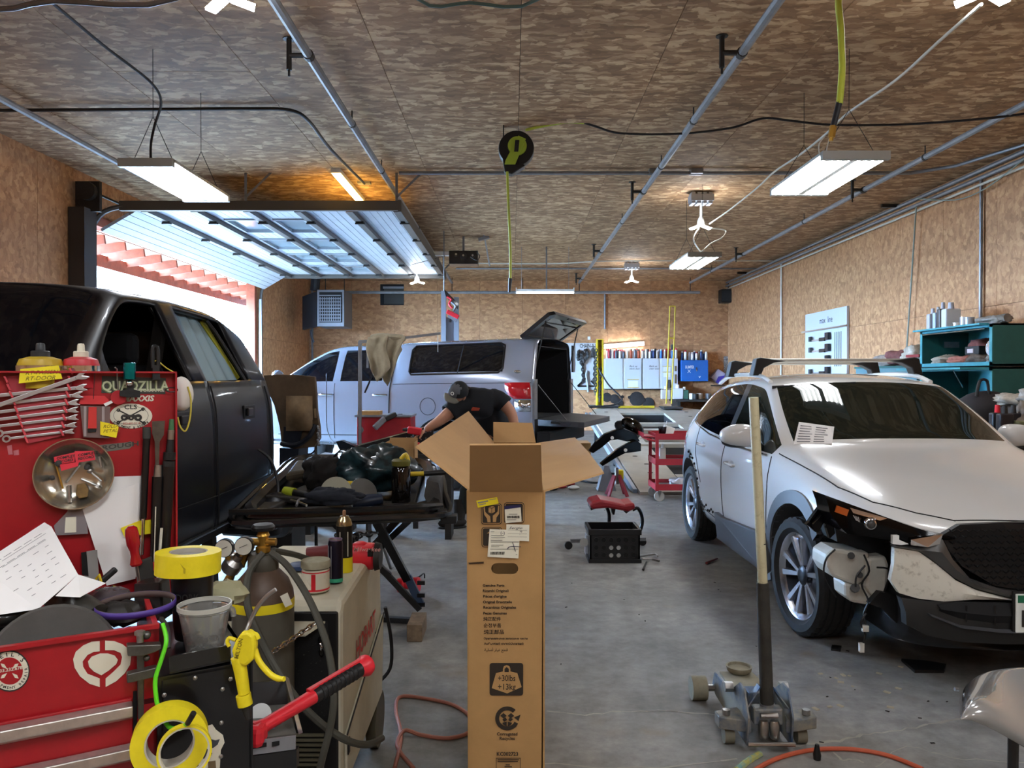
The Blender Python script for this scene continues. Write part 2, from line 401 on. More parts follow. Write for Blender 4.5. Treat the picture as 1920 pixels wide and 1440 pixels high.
# ------------------------------------------------------------------ overhead door
TZ=3.86
d=T('door_1',None,None,(XL,13.9,0),kind='structure')
M_sec=mat('door_skin','b4b8bf',.5,var=.08,vscale=3)
M_pane=glassmat('door_pane','b4c8d2',.8,.15,milk=.55)
struts=[-5.04,-4.36,-3.64,-2.94,-2.23,-1.58]
y0,y1=10.55,17.45
def section(a,bb,win=False):
 """one hinged section from point a to bb (x,z pairs)"""
 A=Vector((a[0],0,a[1]));B=Vector((bb[0],0,bb[1]));dd=B-A;n=Vector((-dd.z,0,dd.x)).normalized()
 mb=MB();ribs=6
 rows=[A+dd*(k/ribs)for k in range(ribs+1)]
 wy=[(11.35,12.3),(12.95,13.9),(14.5,15.4),(16.0,16.8)]if win else[]
 cuts=sorted([y0,y1]+[c for p_ in wy for c in p_])
 for k in range(ribs):
  for i in range(len(cuts)-1):
   if win and(cuts[i],cuts[i+1])in wy and 1<=k<=4:continue
   p,q_=rows[k]+dd*.006,rows[k+1]-dd*.006
   mb.prism([p+Vector((0,cuts[i],0)),q_+Vector((0,cuts[i],0)),q_+Vector((0,cuts[i+1],0)),p+Vector((0,cuts[i+1],0))],n*.04)
 s_=O('door_section',mb,M_sec,d)
 for(c0,c1)in wy:
  p,q_=rows[1]+n*.02,rows[5]+n*.02
  O('pane',MB().prism([p+Vector((0,c0,0)),q_+Vector((0,c0,0)),q_+Vector((0,c1,0)),p+Vector((0,c1,0))],n*.006),M_pane,s_)
  f=MB()
  for(aa,b_)in((rows[1],rows[1]),(rows[5],rows[5])):f.beam(aa+Vector((0,c0,0)),aa+Vector((0,c1,0)),.03,.055,up=n)
  for yy in(c0,c1):f.beam(rows[1]+Vector((0,yy,0)),rows[5]+Vector((0,yy,0)),.03,.055,up=n)
  O('window_frame',f,mat('frame_grey','9aa0a6',.5),s_)
section((-5.62,3.52),(-5.04,TZ));
for i in range(5):section((struts[i]+.01,TZ),(struts[i+1]-.01,TZ),i in(1,2))
M_strut=mat('strut','5a5550',.5,.4)
for x in struts:
 O('strut',MB().bx(x-.045,x+.045,y0,y1,TZ-.075,TZ-.005),M_strut,d)
 mb=MB()
 for k in range(5):mb.box((x+.02,11.2+k*1.42,TZ-.09),(.11,.05,.04)).cyl((x-.05,11.2+k*1.42,TZ-.1),(x+.09,11.2+k*1.42,TZ-.1),.014,n=6)
 O('hinge',mb,M_dsteel,d)
for y in(10.42,17.52):
 O('track',MB().beam((-5.3,y,TZ-.02),(-1.5,y,TZ-.02),.06,.13),M_strut,d)
 O('track',MB().beam((XL+.08,y,0),(XL+.08,y,3.3),.06,.08),M_galv,d)
 O('track',MB().tube([(XL+.08,y,3.3),(XL+.12,y,3.55),(XL+.28,y,3.76),(-5.25,y,TZ-.02)],.035,6,sub=3),M_strut,d)
O('end_angle',MB().bx(-1.54,-1.50,10.4,17.55,TZ-.1,TZ+.06),M_strut,d)
O('torsion_shaft',MB().cyl((XL+.2,10.2,4.0),(XL+.2,17.8,4.0),.02,n=8).cyl((XL+.2,12.6,4.0),(XL+.2,15,4.0),.05,n=10),M_dsteel,d)
O('bearing_plate',MB().bx(XL+.02,XL+.34,10.2,10.26,3.72,4.12).cyl((XL+.2,10.12,3.98),(XL+.2,10.3,3.98),.12,n=16),M_dsteel,d,smooth=1)
for(x,y)in((-1.56,10.42),(-1.56,17.5),(-3.6,10.42)):
 O('hanger_strap',MB().beam((x,y,TZ),(x,y,H),.035,.004,up=(0,1,0)).beam((x,y,TZ+.1),(x+.35,y,H),.03,.004,up=(0,1,0)),M_galv,d)
O('near_post',MB().bx(XL+.01,XL+.22,10.05,10.35,0,3.75),mat('post_dark','3b332d',.7),d)
# door operator
op=T('door_opener','black chain door opener with exposed sprockets hanging beside the raised door','door opener',(-1.1,14.9,3.7))
O('housing',MB().bx(-1.22,-.66,14.9,15.3,3.72,3.98),M_blackm,op,bevel=.01)
O('rail',MB().bx(-1.9,-1.22,15.0,15.1,3.90,3.98),M_white,op)
mb=MB()
for(x,z,r)in((-1.08,3.9,.04),(-.94,3.88,.07),(-.76,3.88,.045)):mb.cyl((x,14.90,z),(x,14.86,z),r,n=16)
O('sprocket',mb,M_blackp,op);mb=MB()
for(x,z,r)in((-1.08,3.9,.022),(-.94,3.88,.02),(-.76,3.88,.02)):mb.cyl((x,14.86,z),(x,14.85,z),r,n=12)
O('bolt',mb,M_steel,op)
O('bracket',MB().beam((-.95,15.1,3.98),(-.95,15.1,H),.04,.03).beam((-.66,15.1,4.22),(-.45,15.1,H-.02),.12,.06),M_galv,op)
O('operator_arm',MB().beam((-1.95,15.0,3.72),(-1.3,14.95,3.88),.03,.006).tube([(-.8,14.88,3.85),(-.68,14.84,3.78),(-.62,14.84,3.86),(-.68,14.86,3.93)],.008,6,sub=4),M_dsteel,op)
# ------------------------------------------------------------------ light fixtures
def high_bay(x0,x1,ya,yb,z,label,n=6,gapc=True,wires=True):
 t=T('fluorescent_fixture',label,'ceiling light',((x0+x1)/2,(ya+yb)/2,z),group='hanging fluorescent fixtures')
 wd=x1-x0;cx=(x0+x1)/2
 O('housing',MB().bx(x0,x1,ya-.02,yb+.02,z+.035,z+.06).bx(x0,x1,ya-.05,ya,z-.01,z+.06).bx(x0,x1,yb,yb+.05,z-.01,z+.06).bx(cx-.03,cx+.03,ya,yb,z-.005,z+.05),mat('reflector','9a9a94',.4,0),t)
 for k in range(n):
  x=(x0+.04+(cx-.05-x0-.03)*(k/(n/2-1)))if k<n/2 else(cx+.05+(x1-.04-cx-.05)*((k-n/2)/(n/2-1)))
  O('tube',MB().cyl((x,ya+.01,z),(x,yb-.01,z),.0115,n=6),M_tube,t)
 if wires:
  mb=MB()
  for y in(ya+.1,yb-.1):
   for x in(x0+.05,x1-.05):mb.tube([(x,y,z+.06),(cx,y,z+.45),(cx,y,H)],.003,4)
  O('hanging_wire',mb,M_dsteel,t)
 return t
high_bay(-3.25,-2.80,6.4,7.6,3.27,'wide fluorescent fixture hanging on wires in front of the raised door')
high_bay(2.56,3.12,6.4,7.6,3.33,'wide fluorescent fixture hanging over the white car, its tubes in two banks',8)
high_bay(2.49,2.97,10.95,12.15,3.24,'smaller looking fluorescent fixture far back, below the white looped cords')
for hb,(x,y)in enumerate(((-3.0,1.0),(2.7,1.2),(-3.0,-2.2),(2.7,-2.2),(-.3,-1.4),(.3,.0))):  # last position is an extra fixture, added to brighten the foreground
 high_bay(x-.25,x+.25,y-.6,y+.6,3.27,['wide fluorescent fixture at the left wall, nearest the camera side','wide fluorescent fixture over the floor in front of the white crossover','wide fluorescent fixture in the rear left corner behind the camera','wide fluorescent fixture in the rear right corner behind the camera','wide fluorescent fixture in the middle, behind the camera','added unseen fluorescent fixture overhead of the camera, to brighten the foreground'][hb])
t=T('strip_light','single strip light hung in front of the back wall under the cross pipe','strip light',(.7,16.3,3.3))
O('housing',MB().bx(.08,1.32,16.27,16.36,3.34,3.39).bx(.08,.1,16.25,16.38,3.30,3.42).bx(1.3,1.32,16.25,16.38,3.3,3.42),M_white,t)
O('tube',MB().cyl((.1,16.3,3.32),(1.3,16.3,3.32),.014,n=8),M_tube,t)
O('hanging_wire',MB().cyl((.2,16.3,3.39),(.2,16.3,H),.004,n=4).cyl((1.2,16.3,3.39),(1.2,16.3,H),.004,n=4).beam((.73,16.3,3.39),(.73,16.3,H),.03,.03),M_galv,t)
t=T('strip_light','warm glowing strip light fixed to the ceiling above the raised door','strip light',(-2.33,11,4.2))
O('housing',MB().bx(-2.40,-2.27,10.2,11.9,H-.07,H-.005),M_white,t)
O('tube',MB().cyl((-2.36,10.23,H-.09),(-2.36,11.87,H-.09),.014,n=8).cyl((-2.31,10.23,H-.09),(-2.31,11.87,H-.09),.014,n=8),M_warm,t)
t=T('strip_light','bright tube light mounted above the white wall cabinets','strip light',(2.8,21.8,2.4))
O('housing',MB().beam(P(1132,650,21.97),P(1208,644,21.97),.05,.12),M_white,t)
O('tube',MB().tube([P(1134,651,21.88),P(1206,645,21.88)],.022,8),M_tube,t)
def led_lamp(x,y,ztop,zlamp,label,box=True):
 t=T('led_lamp',label,'lamp',(x,y,zlamp),group='three-armed led lamps')
 mb=MB()
 if box:
  for k in range(4):mb.bx(x-.16+k*.085,x-.16+k*.085+.055,y-.1,y+.1,ztop-.2,ztop-.03)
  mb.bx(x-.17,x+.17,y-.11,y+.11,ztop-.16,ztop-.06)
  O('junction_box',mb,mat('box_grey','8d9096',.5,.3),t,bevel=.004)
 O('stem',MB().cyl((x,y,ztop-.01),(x,y,zlamp+.12),.018,n=8).lathe([(.02,.16),(.05,.1),(.06,.02),(.03,0)],(x,y,zlamp),n=12),M_white,t,smooth=1)
 mb=MB()
 for k in range(3):
  a=k*2.1+.4;c,s=math.cos(a),math.sin(a)
  mb.box((x+c*.1,y+s*.1,zlamp),(.14,.07,.018),Matrix.Rotation(a,3,'Z')@Matrix.Rotation(R(12),3,'Y'))
 O('led_blade',mb,M_lamp,t)
led_lamp(2.82,11.5,H,3.77,'three-armed led lamp under a grey box, nearest the green hose reel')
led_lamp(2.86,18.4,H,3.82,'three-armed led lamp under a grey box, farthest back')
led_lamp(-2.1,17.0,H,3.62,'three-armed led lamp showing below the far edge of the raised door',False)
led_lamp(-1.76,4.75,H,3.84,'three-armed led lamp at the very top edge of the photo, left of centre',False)
led_lamp(2.9,4.72,H,3.86,'three-armed led lamp at the top right corner of the photo',False)
# ------------------------------------------------------------------ vehicles
def car_body(st,partfn,M,creases_row=(),creases_st=(),cutters=(),sub=2,caps=(1,1),capcrease=.7):
 """st: stations (y, [(x,z[,dy])...]) ; returns {part_index: MB} in world space and a BVH of the whole skin"""
 n=len(st[0][1]);bm=bmesh.new();cl=bm.edges.layers.float.new('crease_edge');idx={}
 for i,(y,row)in enumerate(st):
  for j,p in enumerate(row):
   dy=p[2]if len(p)>2 else 0
   for s in((1,-1)if p[0]>1e-6 else(0,)):
    idx[i,j,s]=bm.verts.new(M@Vector((p[0]*s,y+dy,p[1])))
 g=lambda i,j,s:idx.get((i,j,s))or idx[i,j,0]
 def face(vs,mi):
  if mi is None:mi=30
  u=[]
  for v in vs:
   if v not in u:u.append(v)
  f=bm.faces.new(u);f.material_index=mi;f.smooth=True
 for i in range(len(st)-1):
  for j in range(n-1):
   for s in(1,-1):face([g(i,j,s),g(i+1,j,s),g(i+1,j+1,s),g(i,j+1,s)][::s],partfn(i,j,s))
 for e_,i in((0,0),(1,len(st)-1)):
  for j in range(n-1):face([g(i,j,1),g(i,j+1,1),g(i,j+1,-1),g(i,j,-1)][::(1 if e_==0 else-1)],partfn(-1-e_,j,0))
 def cr(a,b_,v):
  e=bm.edges.get((a,b_))if a!=b_ else None
  if e:e[cl]=max(e[cl],v)
 for j,v,i0,i1 in creases_row:
  for i in range(i0,i1):
   for s in(1,-1):cr(g(i,j,s),g(i+1,j,s),v)
 for i,v,j0,j1 in creases_st:
  for j in range(j0,j1):
   for s in(1,-1):cr(g(i,j,s),g(i,j+1,s),v)
 for i in(0,len(st)-1):
  for j in range(n-1):
   for s in(1,-1):cr(g(i,j,s),g(i,j+1,s),capcrease)
 bmesh.ops.recalc_face_normals(bm,faces=bm.faces)
 me=bpy.data.meshes.new('skin');bm.to_mesh(me);bm.free()
 o=bpy.data.objects.new('skin',me);COL.objects.link(o)
 for k in range(32):me.materials.append(None)
 md=o.modifiers.new('s','SUBSURF');md.levels=md.render_levels=sub
 tmp=[]
 for k,(cmb,mi)in enumerate(cutters):
  cme=cmb.mesh('cut');fixnormals(cme)
  for q in range(32):cme.materials.append(None)
  for p in cme.polygons:p.material_index=mi
  co=bpy.data.objects.new('cut',cme);COL.objects.link(co);tmp.append(co)
  b_=o.modifiers.new('b%d'%k,'BOOLEAN');b_.object=co;b_.operation='DIFFERENCE';b_.solver='EXACT';b_.use_hole_tolerant=True
 dg=bpy.context.evaluated_depsgraph_get();dg.update()
 em=bpy.data.meshes.new_from_object(o.evaluated_get(dg))
 for q in tmp+[o]:bpy.data.objects.remove(q)
 vs=[v.co.copy()for v in em.vertices];groups={}
 fs=[tuple(p.vertices)for p in em.polygons];mi=[p.material_index for p in em.polygons]
 bvh=BVHTree.FromPolygons(vs,fs)
 # smooth vertex normals of the whole skin kept for every part
 vn=[v.normal.copy()for v in em.vertices]
 for f,k in zip(fs,mi):groups.setdefault(k,[]).append(f)
 out={}
 for k,ff in groups.items():
  used=sorted({v for f in ff for v in f});mp={v:i for i,v in enumerate(used)}
  mb=MB();mb.v=[vs[v]for v in used];mb.f=[tuple(mp[v]for v in f)for f in ff];mb.m=[0]*len(ff)
  mb.n=[vn[v]for v in used];out[k]=mb
 bpy.data.meshes.remove(em)
 return out,bvh
def skin_part(name,mb,m,parent,label=None,normals=True):
 me=mb.mesh(name)
 o=O(name,me,m,parent,label,recalc=False)
 for p in me.polygons:p.use_smooth=True
 if normals:me.normals_split_custom_set_from_vertices([tuple(n)for n in mb.n])
 return o
def islands(mb):
 par=list(range(len(mb.v)))
 def find(a):
  while par[a]!=a:par[a]=par[par[a]];a=par[a]
  return a
 for f in mb.f:
  for v in f[1:]:par[find(v)]=find(f[0])
 gr_={}
 for k,f in enumerate(mb.f):gr_.setdefault(find(f[0]),[]).append(k)
 out=[]
 for ks in gr_.values():
  used=sorted({v for k in ks for v in mb.f[k]});mp={v:i for i,v in enumerate(used)}
  q=MB();q.v=[mb.v[v]for v in used];q.f=[tuple(mp[v]for v in mb.f[k])for k in ks];q.m=[mb.m[k]for k in ks]
  if hasattr(mb,'n'):q.n=[mb.n[v]for v in used]
  out.append(q)
 return out
def skin_parts(parts,names,parent,lab={}):
 res={}
 for k,mb in parts.items():
  if k not in names:continue
  for q in islands(mb):res.setdefault(k,[]).append(skin_part(names[k][0],q,names[k][1],parent,lab.get(k)))
 return res
def seam(bvh,pts,M,axis,r=.004,mtl=None,parent=None,name='panel_gap',step=.04):
 """dark gap line: pts in car space projected onto the skin along axis"""
 res=[];ax=(M.to_3x3()@Vector(axis)).normalized()
 for i in range(len(pts)-1):
  a,b_=Vector(pts[i]),Vector(pts[i+1]);k=max(1,int((b_-a).length/step))
  for t in range(k+(i==len(pts)-2)):
   p=M@(a+(b_-a)*(t/k));h=bvh.ray_cast(p-ax*3,ax)
   if h[0]is not None:res.append(h[0]-ax*.0005)
 if len(res)>1:return O(name,MB().tube(res,r,5,cap=False),mtl or M_gap,parent,smooth=1,recalc=False)
M_gap=mat('panel_gap','0b0b0c',.8)
M_tyre=mat('tyre','1d1c1b',.75,var=.25,vscale=18,bump=.2)
M_rim=mat('alloy','b9bcc4',.22,.9)
M_rimd=mat('alloy_dark','2c2d31',.35,.7)
_wh={}
def wheel(parent,c,side,r=.345,wd=.215,rr=.235,label=None,rot=0,key='a',steer=0,tread=90,wheelname='wheel'):
 """wheel with axis along local x of the matrix c (4x4); outer face toward side"""
 if key not in _wh:
  d={}
  mb=MB();nseg=tread;prof=[]
  sw=wd/2
  prof=[(-sw*.72,rr),(-sw,rr+.03),(-sw*1.02,(r+rr)/2+.02),(-sw*.93,r-.018),(-sw*.86,r-.004)]
  grooves=[-.62,-.56,-.26,-.20,.20,.26,.56,.62]
  xs=[-.84]+grooves+[.84]
  for k,x in enumerate(xs):
   prof.append((x*sw,r-.002*abs(x)))
  prof+=[(sw*.86,r-.004),(sw*.93,r-.018),(sw*1.02,(r+rr)/2+.02),(sw,rr+.03),(sw*.72,rr)]
  np_=len(prof);vs=[]
  for t in range(nseg):
   a=2*math.pi*t/nseg
   for k,(x,q)in enumerate(prof):
    rad=q
    if 6<=k<=13:
     if k in(6,7,8,9,10,11,12,13)and k not in():pass
    if k in(7,8,11,12):pass
    if t%3==0 and(4<=k<=6 or 13<=k<=15):rad-=.009
    if(t+1)%3==0 and 8<=k<=11:rad-=.006
    vs.append((x,rad*math.cos(a),rad*math.sin(a)))
  fs=[(t*np_+k,t*np_+k+1,((t+1)%nseg)*np_+k+1,((t+1)%nseg)*np_+k)for t in range(nseg)for k in range(np_-1)]
  mb.add(vs,fs);d['tyre']=mb
  g=MB()
  for x in(-.59,-.23,.23,.59):
   g.lathe([(r-.0035,x*sw-.0045),(r+.0008,x*sw-.0045),(r+.0008,x*sw+.0045),(r-.0035,x*sw+.0045)],ax=(1,0,0),n=60,cap=False)
  d['groove']=g
  d['rim']=MB().lathe([(rr-.02,-sw*.8),(rr-.03,sw*.55),(rr-.012,sw*.72),(rr+.004,sw*.80),(rr+.006,sw*.72),(rr,sw*.5),(rr,-sw*.8)],ax=(1,0,0),n=48,cap=False)
  d['barrel']=MB().lathe([(.02,-sw*.25),(rr-.03,-sw*.3),(rr-.028,-sw*.5)],ax=(1,0,0),n=32,cap=False)
  sp=MB()
  for q in(-1,1):
   a0=q*.13;a1=q*.26
   def rp(rad,ang,x):return(x,rad*math.cos(ang),rad*math.sin(ang))
   w0,w1=.10,.055
   sp.add([rp(.05,a0-.22,sw*.50),rp(.05,a0+.22,sw*.50),rp(rr-.02,a1+w1*1.3,sw*.70),rp(rr-.02,a1-w1*1.3,sw*.70),rp(.05,a0-.3,sw*.2),rp(.05,a0+.3,sw*.2),rp(rr-.02,a1+w1*1.9,sw*.45),rp(rr-.02,a1-w1*1.9,sw*.45)],[(0,1,2,3),(4,7,6,5),(0,4,5,1),(2,6,7,3),(1,5,6,2),(0,3,7,4)])
  d['spoke']=sp
  d['hub_cap']=MB().lathe([(.062,sw*.2),(.06,sw*.5),(.045,sw*.60),(.03,sw*.62),(0,sw*.63)],ax=(1,0,0),n=24)
  nt_=MB()
  for q in range(5):
   a=q*2*math.pi/5+.63;nt_.cyl((sw*.3,.052*math.cos(a),.052*math.sin(a)),(sw*.44,.052*math.cos(a),.052*math.sin(a)),.011,n=8)
  d['wheel_nut']=nt_
  _wh[key]={k:v.mesh(k)for k,v in d.items()}
  for k,v in _wh[key].items():
   fixnormals(v)
   v.materials.append({'tyre':M_tyre,'groove':M_gap,'rim':M_rim,'spoke':M_rim,'barrel':M_rimd,'hub_cap':M_rimd,'wheel_nut':M_steel}[k])
   if k not in('spoke',):
    for p in v.polygons:p.use_smooth=True
    v.set_sharp_from_angle(angle=R(35))
 root=bpy.data.objects.new(wheelname,None);COL.objects.link(root);root.parent=parent
 if parent:root.matrix_parent_inverse=wm(parent).inverted()
 mm=c.copy()
 if side<0:mm=mm@Matrix.Rotation(math.pi,4,'Z')
 if steer:mm=mm@Matrix.Rotation(steer,4,'Z')
 mm=mm@Matrix.Rotation(rot,4,'X')
 root.matrix_basis=mm
 for k,me in _wh[key].items():
  reps=5 if k=='spoke' else 1
  for q in range(reps):
   o=bpy.data.objects.new(k,me);COL.objects.link(o);o.parent=root
   if reps>1:o.rotation_euler=(q*2*math.pi/5,0,0)
 return root
 # --- white crossover ------------------------------------------------
M_wp=mat('white_car_paint','d9d9d6',.22,0,coat=1)
M_clad=mat('grey_cladding','4b4c4f',.5,bump=.05)
M_glass=glassmat('car_glass','26302a',.34)
M_glassd=glassmat('dark_car_glass','0c0f14',.10)
M_head=mat('headlight_black','040405',.15);M_head.node_tree.nodes['Principled BSDF'].inputs['Specular IOR Level'].default_value=.25
suv=T('white_crossover','white crossover with roof bars and a broken front corner showing its washer bottle','car',(2.54,5.8,0))
Ms=Matrix.Translation((2.54,3.62,0))
def S(y,b,xb,z2,x2,z3,x3,z4,x4,z5,x5,z6,x6,z7,x7,z8,x8,z9,d=(0,)*10):
 pts=[(0,b),(xb,b),(x2,z2),(x3,z3),(x4,z4),(x5,z5),(x6,z6),(x7,z7),(x8,z8),(0,z9)]
 return(y,[(p[0],p[1],d[k])for k,p in enumerate(pts)])
st=[S(0.00,.22,.40,.30,.55,.48,.60,.64,.60,.735,.56,.765,.50,.78,.42,.792,.25,.80,(0,.05,.09,.10,.09,.07,.05,.03,.01,0)),S(0.16,.20,.60,.28,.74,.48,.785,.66,.77,.775,.73,.805,.65,.825,.55,.845,.3,.85),S(0.42,.20,.68,.28,.83,.48,.865,.70,.84,.835,.795,.875,.70,.90,.60,.92,.34,.925),S(0.68,.20,.70,.28,.86,.50,.89,.76,.865,.90,.815,.945,.72,.965,.62,.985,.36,.99),S(0.98,.20,.70,.28,.865,.52,.895,.80,.875,.955,.82,1.0,.735,1.02,.64,1.035,.38,1.04),S(1.28,.20,.70,.26,.85,.52,.885,.83,.875,1.0,.82,1.05,.745,1.07,.66,1.085,.39,1.09),S(1.44,.20,.70,.26,.84,.52,.88,.84,.875,1.015,.825,1.075,.765,1.10,.70,1.125,.40,1.13,(0,0,0,0,0,0,0,-.02,-.13,-.17)),S(1.72,.20,.70,.26,.84,.52,.88,.85,.878,1.02,.835,1.255,.725,1.285,.668,1.30,.39,1.305,(0,0,0,0,0,0,0,-.01,-.06,-.09)),S(2.02,.20,.70,.26,.84,.52,.88,.86,.88,1.022,.838,1.425,.665,1.455,.605,1.485,.36,1.495,(0,0,0,0,0,0,0,-.01,-.04,-.06)),S(2.10,.20,.70,.26,.84,.52,.88,.86,.88,1.024,.838,1.455,.655,1.485,.595,1.515,.36,1.525,(0,0,0,0,0,0,0,0,-.02,-.04)),S(2.42,.20,.70,.26,.84,.52,.88,.87,.882,1.03,.838,1.48,.65,1.515,.585,1.545,.35,1.555),S(2.52,.20,.70,.26,.84,.52,.88,.87,.882,1.033,.838,1.483,.65,1.517,.585,1.548,.35,1.558),S(2.95,.20,.70,.26,.84,.54,.88,.89,.882,1.05,.835,1.465,.645,1.51,.58,1.54,.35,1.552),S(3.30,.22,.70,.28,.86,.56,.89,.91,.882,1.075,.83,1.42,.64,1.485,.57,1.52,.35,1.532),S(3.42,.22,.70,.28,.86,.56,.895,.92,.88,1.085,.825,1.40,.64,1.475,.57,1.51,.35,1.522),S(3.78,.25,.68,.30,.84,.58,.885,.94,.86,1.12,.795,1.28,.68,1.43,.56,1.465,.34,1.48),S(4.10,.28,.64,.34,.78,.60,.84,.94,.82,1.10,.75,1.18,.66,1.34,.53,1.38,.33,1.40),S(4.36,.32,.55,.40,.66,.60,.74,.84,.74,.96,.68,1.04,.60,1.10,.48,1.14,.3,1.16),]
def pf(i,j,s):
 if i<0:return(8 if j<4 else 7)if i==-1 else 9
 if i==0 and j<4:return 8
 if j==0:return 8
 if j<=1:return 8 if 5<=i<=12 else 7
 if i in(0,):return 1 if j>=6 else 7
 if i<=5 and j>=5:return 1
 if i<=5:return 2 if i>1 or j>=4 else 7
 if j==8 or j==7:
  if 6<=i<=7:return 10
  if i>=16:return 11
  return 3
 if j==5:
  if 6<=i<=9:return 12
  if 11<=i<=13:return 13
  if i==14:return 14
  if i in(10,):return 15
 if j>=5:return 3
 if 6<=i<=9 or i==10:return 4
 if 11<=i<=13:return 5
 return 6
cyl=lambda y,s,rad=.395:(MB().cyl(Ms@Vector((s*.52,y,.375)),Ms@Vector((s*1.1,y,.375)),rad,n=40),8)
holes=[cyl(.93,-1),cyl(.93,1),cyl(3.585,-1),cyl(3.585,1),(MB().bx(1.55,1.93,3.5,4.25,.15,.735),8)]
parts,sbvh=car_body(st,pf,Ms,creases_row=((5,.85,6,15),(4,.35,1,16),(6,.5,6,15),(7,.6,5,9),(1,.8,0,17)),creases_st=((6,.9,5,9),(8,.6,7,9),(6,.3,0,5),(10,.5,5,6),(11,.5,5,6),(13,.6,5,6)),cutters=holes)
names={1:('hood',M_wp),2:('fender',M_wp),3:('roof',M_wp),4:('front_door',M_wp),5:('rear_door',M_wp),6:('rear_quarter',M_wp),7:('bumper',M_wp),8:('underbody',M_blackp),9:('tailgate',M_wp),10:('windscreen',M_glass),11:('rear_window',M_glassd),12:('front_side_window',M_glass),13:('rear_side_window',M_glassd),14:('quarter_window',M_glassd),15:('window_pillar',M_blackm)}
skin_parts(parts,names,suv)
def sseam(pts,ax=(1,0,0),**k):seam(sbvh,pts,Ms,ax,parent=suv,**k)
x_=0
sseam([(x_,1.42,.42),(x_,1.40,.8),(x_,1.45,1.0)])
sseam([(x_,2.47,.36),(x_,2.48,.7),(x_,2.47,1.02)])
sseam([(x_,3.14,.60),(x_,3.32,.84),(x_,3.36,1.07)])
sseam([(x_,1.42,.35),(x_,2.4,.33),(x_,3.12,.37)])
for s in(-1,1):
 sseam([(s*.80,1.38,0),(s*.775,1.0,0),(s*.74,.62,0),(s*.66,.38,0),(s*.52,.22,0),(s*.38,.12,0)],(0,0,-1))
sseam([(-.39,.125,0),(0,.085,0),(.39,.125,0)],(0,0,-1))
# chrome / rubber line under the side glass and door handles
for s in(-1,1):
 ax=(-s,0,0)
 seam(sbvh,[(0,1.52,1.0),(0,2.2,1.0),(0,3.0,1.035),(0,3.65,1.105)],Ms,ax,r=.009,mtl=M_chrome,parent=suv,name='belt_moulding')
 for y,z in((2.22,.86),(3.12,.93)):
  q=Ms@Vector((s*3,y,z));h=sbvh.ray_cast(q,Vector((-s,0,0)))[0]
  if h:
   mb=MB().tube([h+Vector((-s*.01,-.09,0)),h+Vector((s*.025,-.07,.003)),h+Vector((s*.028,.07,.006)),h+Vector((-s*.01,.09,.006))],.012,8,sub=3)
   O('door_handle',mb,M_wp,suv,smooth=1)
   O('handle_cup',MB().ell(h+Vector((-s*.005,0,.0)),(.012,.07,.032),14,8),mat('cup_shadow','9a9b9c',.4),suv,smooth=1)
   # arch and sill cladding
def arch(y,s,z0=.24,r0=.395,r1=.475,a0=-22,a1=202,out=.012,m=M_clad,thick=.03):
 mb=MB();n=30;vs=[]
 for t in range(n+1):
  a=R(a0+(a1-a0)*t/n)
  for q in(r0,r1):
   yy,zz=y-math.cos(a)*q,.375+math.sin(a)*q
   h=sbvh.ray_cast(Ms@Vector((s*3,y-math.cos(a)*max(q,r0+.03),.375+math.sin(a)*max(q,r0+.03))),Vector((-s,0,0)))
   x=(h[0].x-2.54 if h[0]else s*.88)
   if abs(x)<.8:x=s*.87
   vs+=[Ms@Vector((x+s*out,yy,zz)),Ms@Vector((x-s*thick,yy,zz))]
 fs=[]
 for t in range(n):
  k=t*4;fs+=[(k,k+2,k+6,k+4),(k+1,k+5,k+7,k+3),(k,k+4,k+5,k+1),(k+2,k+3,k+7,k+6)]
 mb.add(vs,fs);return mb
O('arch_cladding',arch(.93,-1,a0=38),M_clad,suv,smooth=1)
O('arch_cladding',arch(.93,1),M_clad,suv,smooth=1)
O('arch_cladding',arch(3.585,1),M_clad,suv,smooth=1)
O('arch_cladding',arch(3.585,-1,a0=85,a1=160),M_clad,suv,'loose rear arch cladding with its front half gone',smooth=1)
for s in(-1,1):
 pl=[(s*.895,1.36,.24),(s*.905,1.40,.50),(s*.90,1.9,.46),(s*.897,2.42,.42),(s*.90,2.62,.43),(s*.885,2.58,.22)]
 O('sill_cladding',MB().prism([Ms@Vector(p)for p in pl],(-s*.05,0,0)),M_clad,suv,'dark sill cladding left on the lower front door' if s<0 else None,bevel=.006)
mb=MB()
for k in range(9):mb.ell(Ms@Vector((-.893,2.68+k*.055,.41+rnd.uniform(-.02,.02)+k*.004)),(.008,.012,.012),8,6)
for k in range(7):mb.ell(Ms@Vector((-.893,3.585-math.cos(R(20+k*11))*.43,.40+math.sin(R(20+k*11))*.43)),(.01,.012,.012),8,6)
O('clip_hole',mb,M_gap,suv,kind='stuff')
for(y,s)in((.93,-1),(.93,1),(3.585,-1),(3.585,1)):
 wheel(suv,Ms@Matrix.Translation((s*.765,y,.347)),s,rr=.25,rot=.5 if y<2 else 1.1,steer=.08 if y<2 else 0)
 # tyre lettering
mb=MB();u_=0
for k,ch in enumerate('CONTINENTAL'):
 a=R(150-k*9);c_=Ms@Vector((-.765-.113,.93-.0,.347));rad=.268
 up_=Vector((0,math.cos(a),math.sin(a)));rt_=Vector((0,math.sin(a),-math.cos(a)))
 # outer face looks toward -x: reading direction runs toward -y when upright... mirrored by rt_
 put_text(mb,ch,c_+Vector((0,0.0,0))+Vector((0,-up_.y,up_.z))*rad,Vector((0,-rt_.y*-1*-1,rt_.z)),Vector((0,-up_.y,up_.z)),.042,bold=.01)
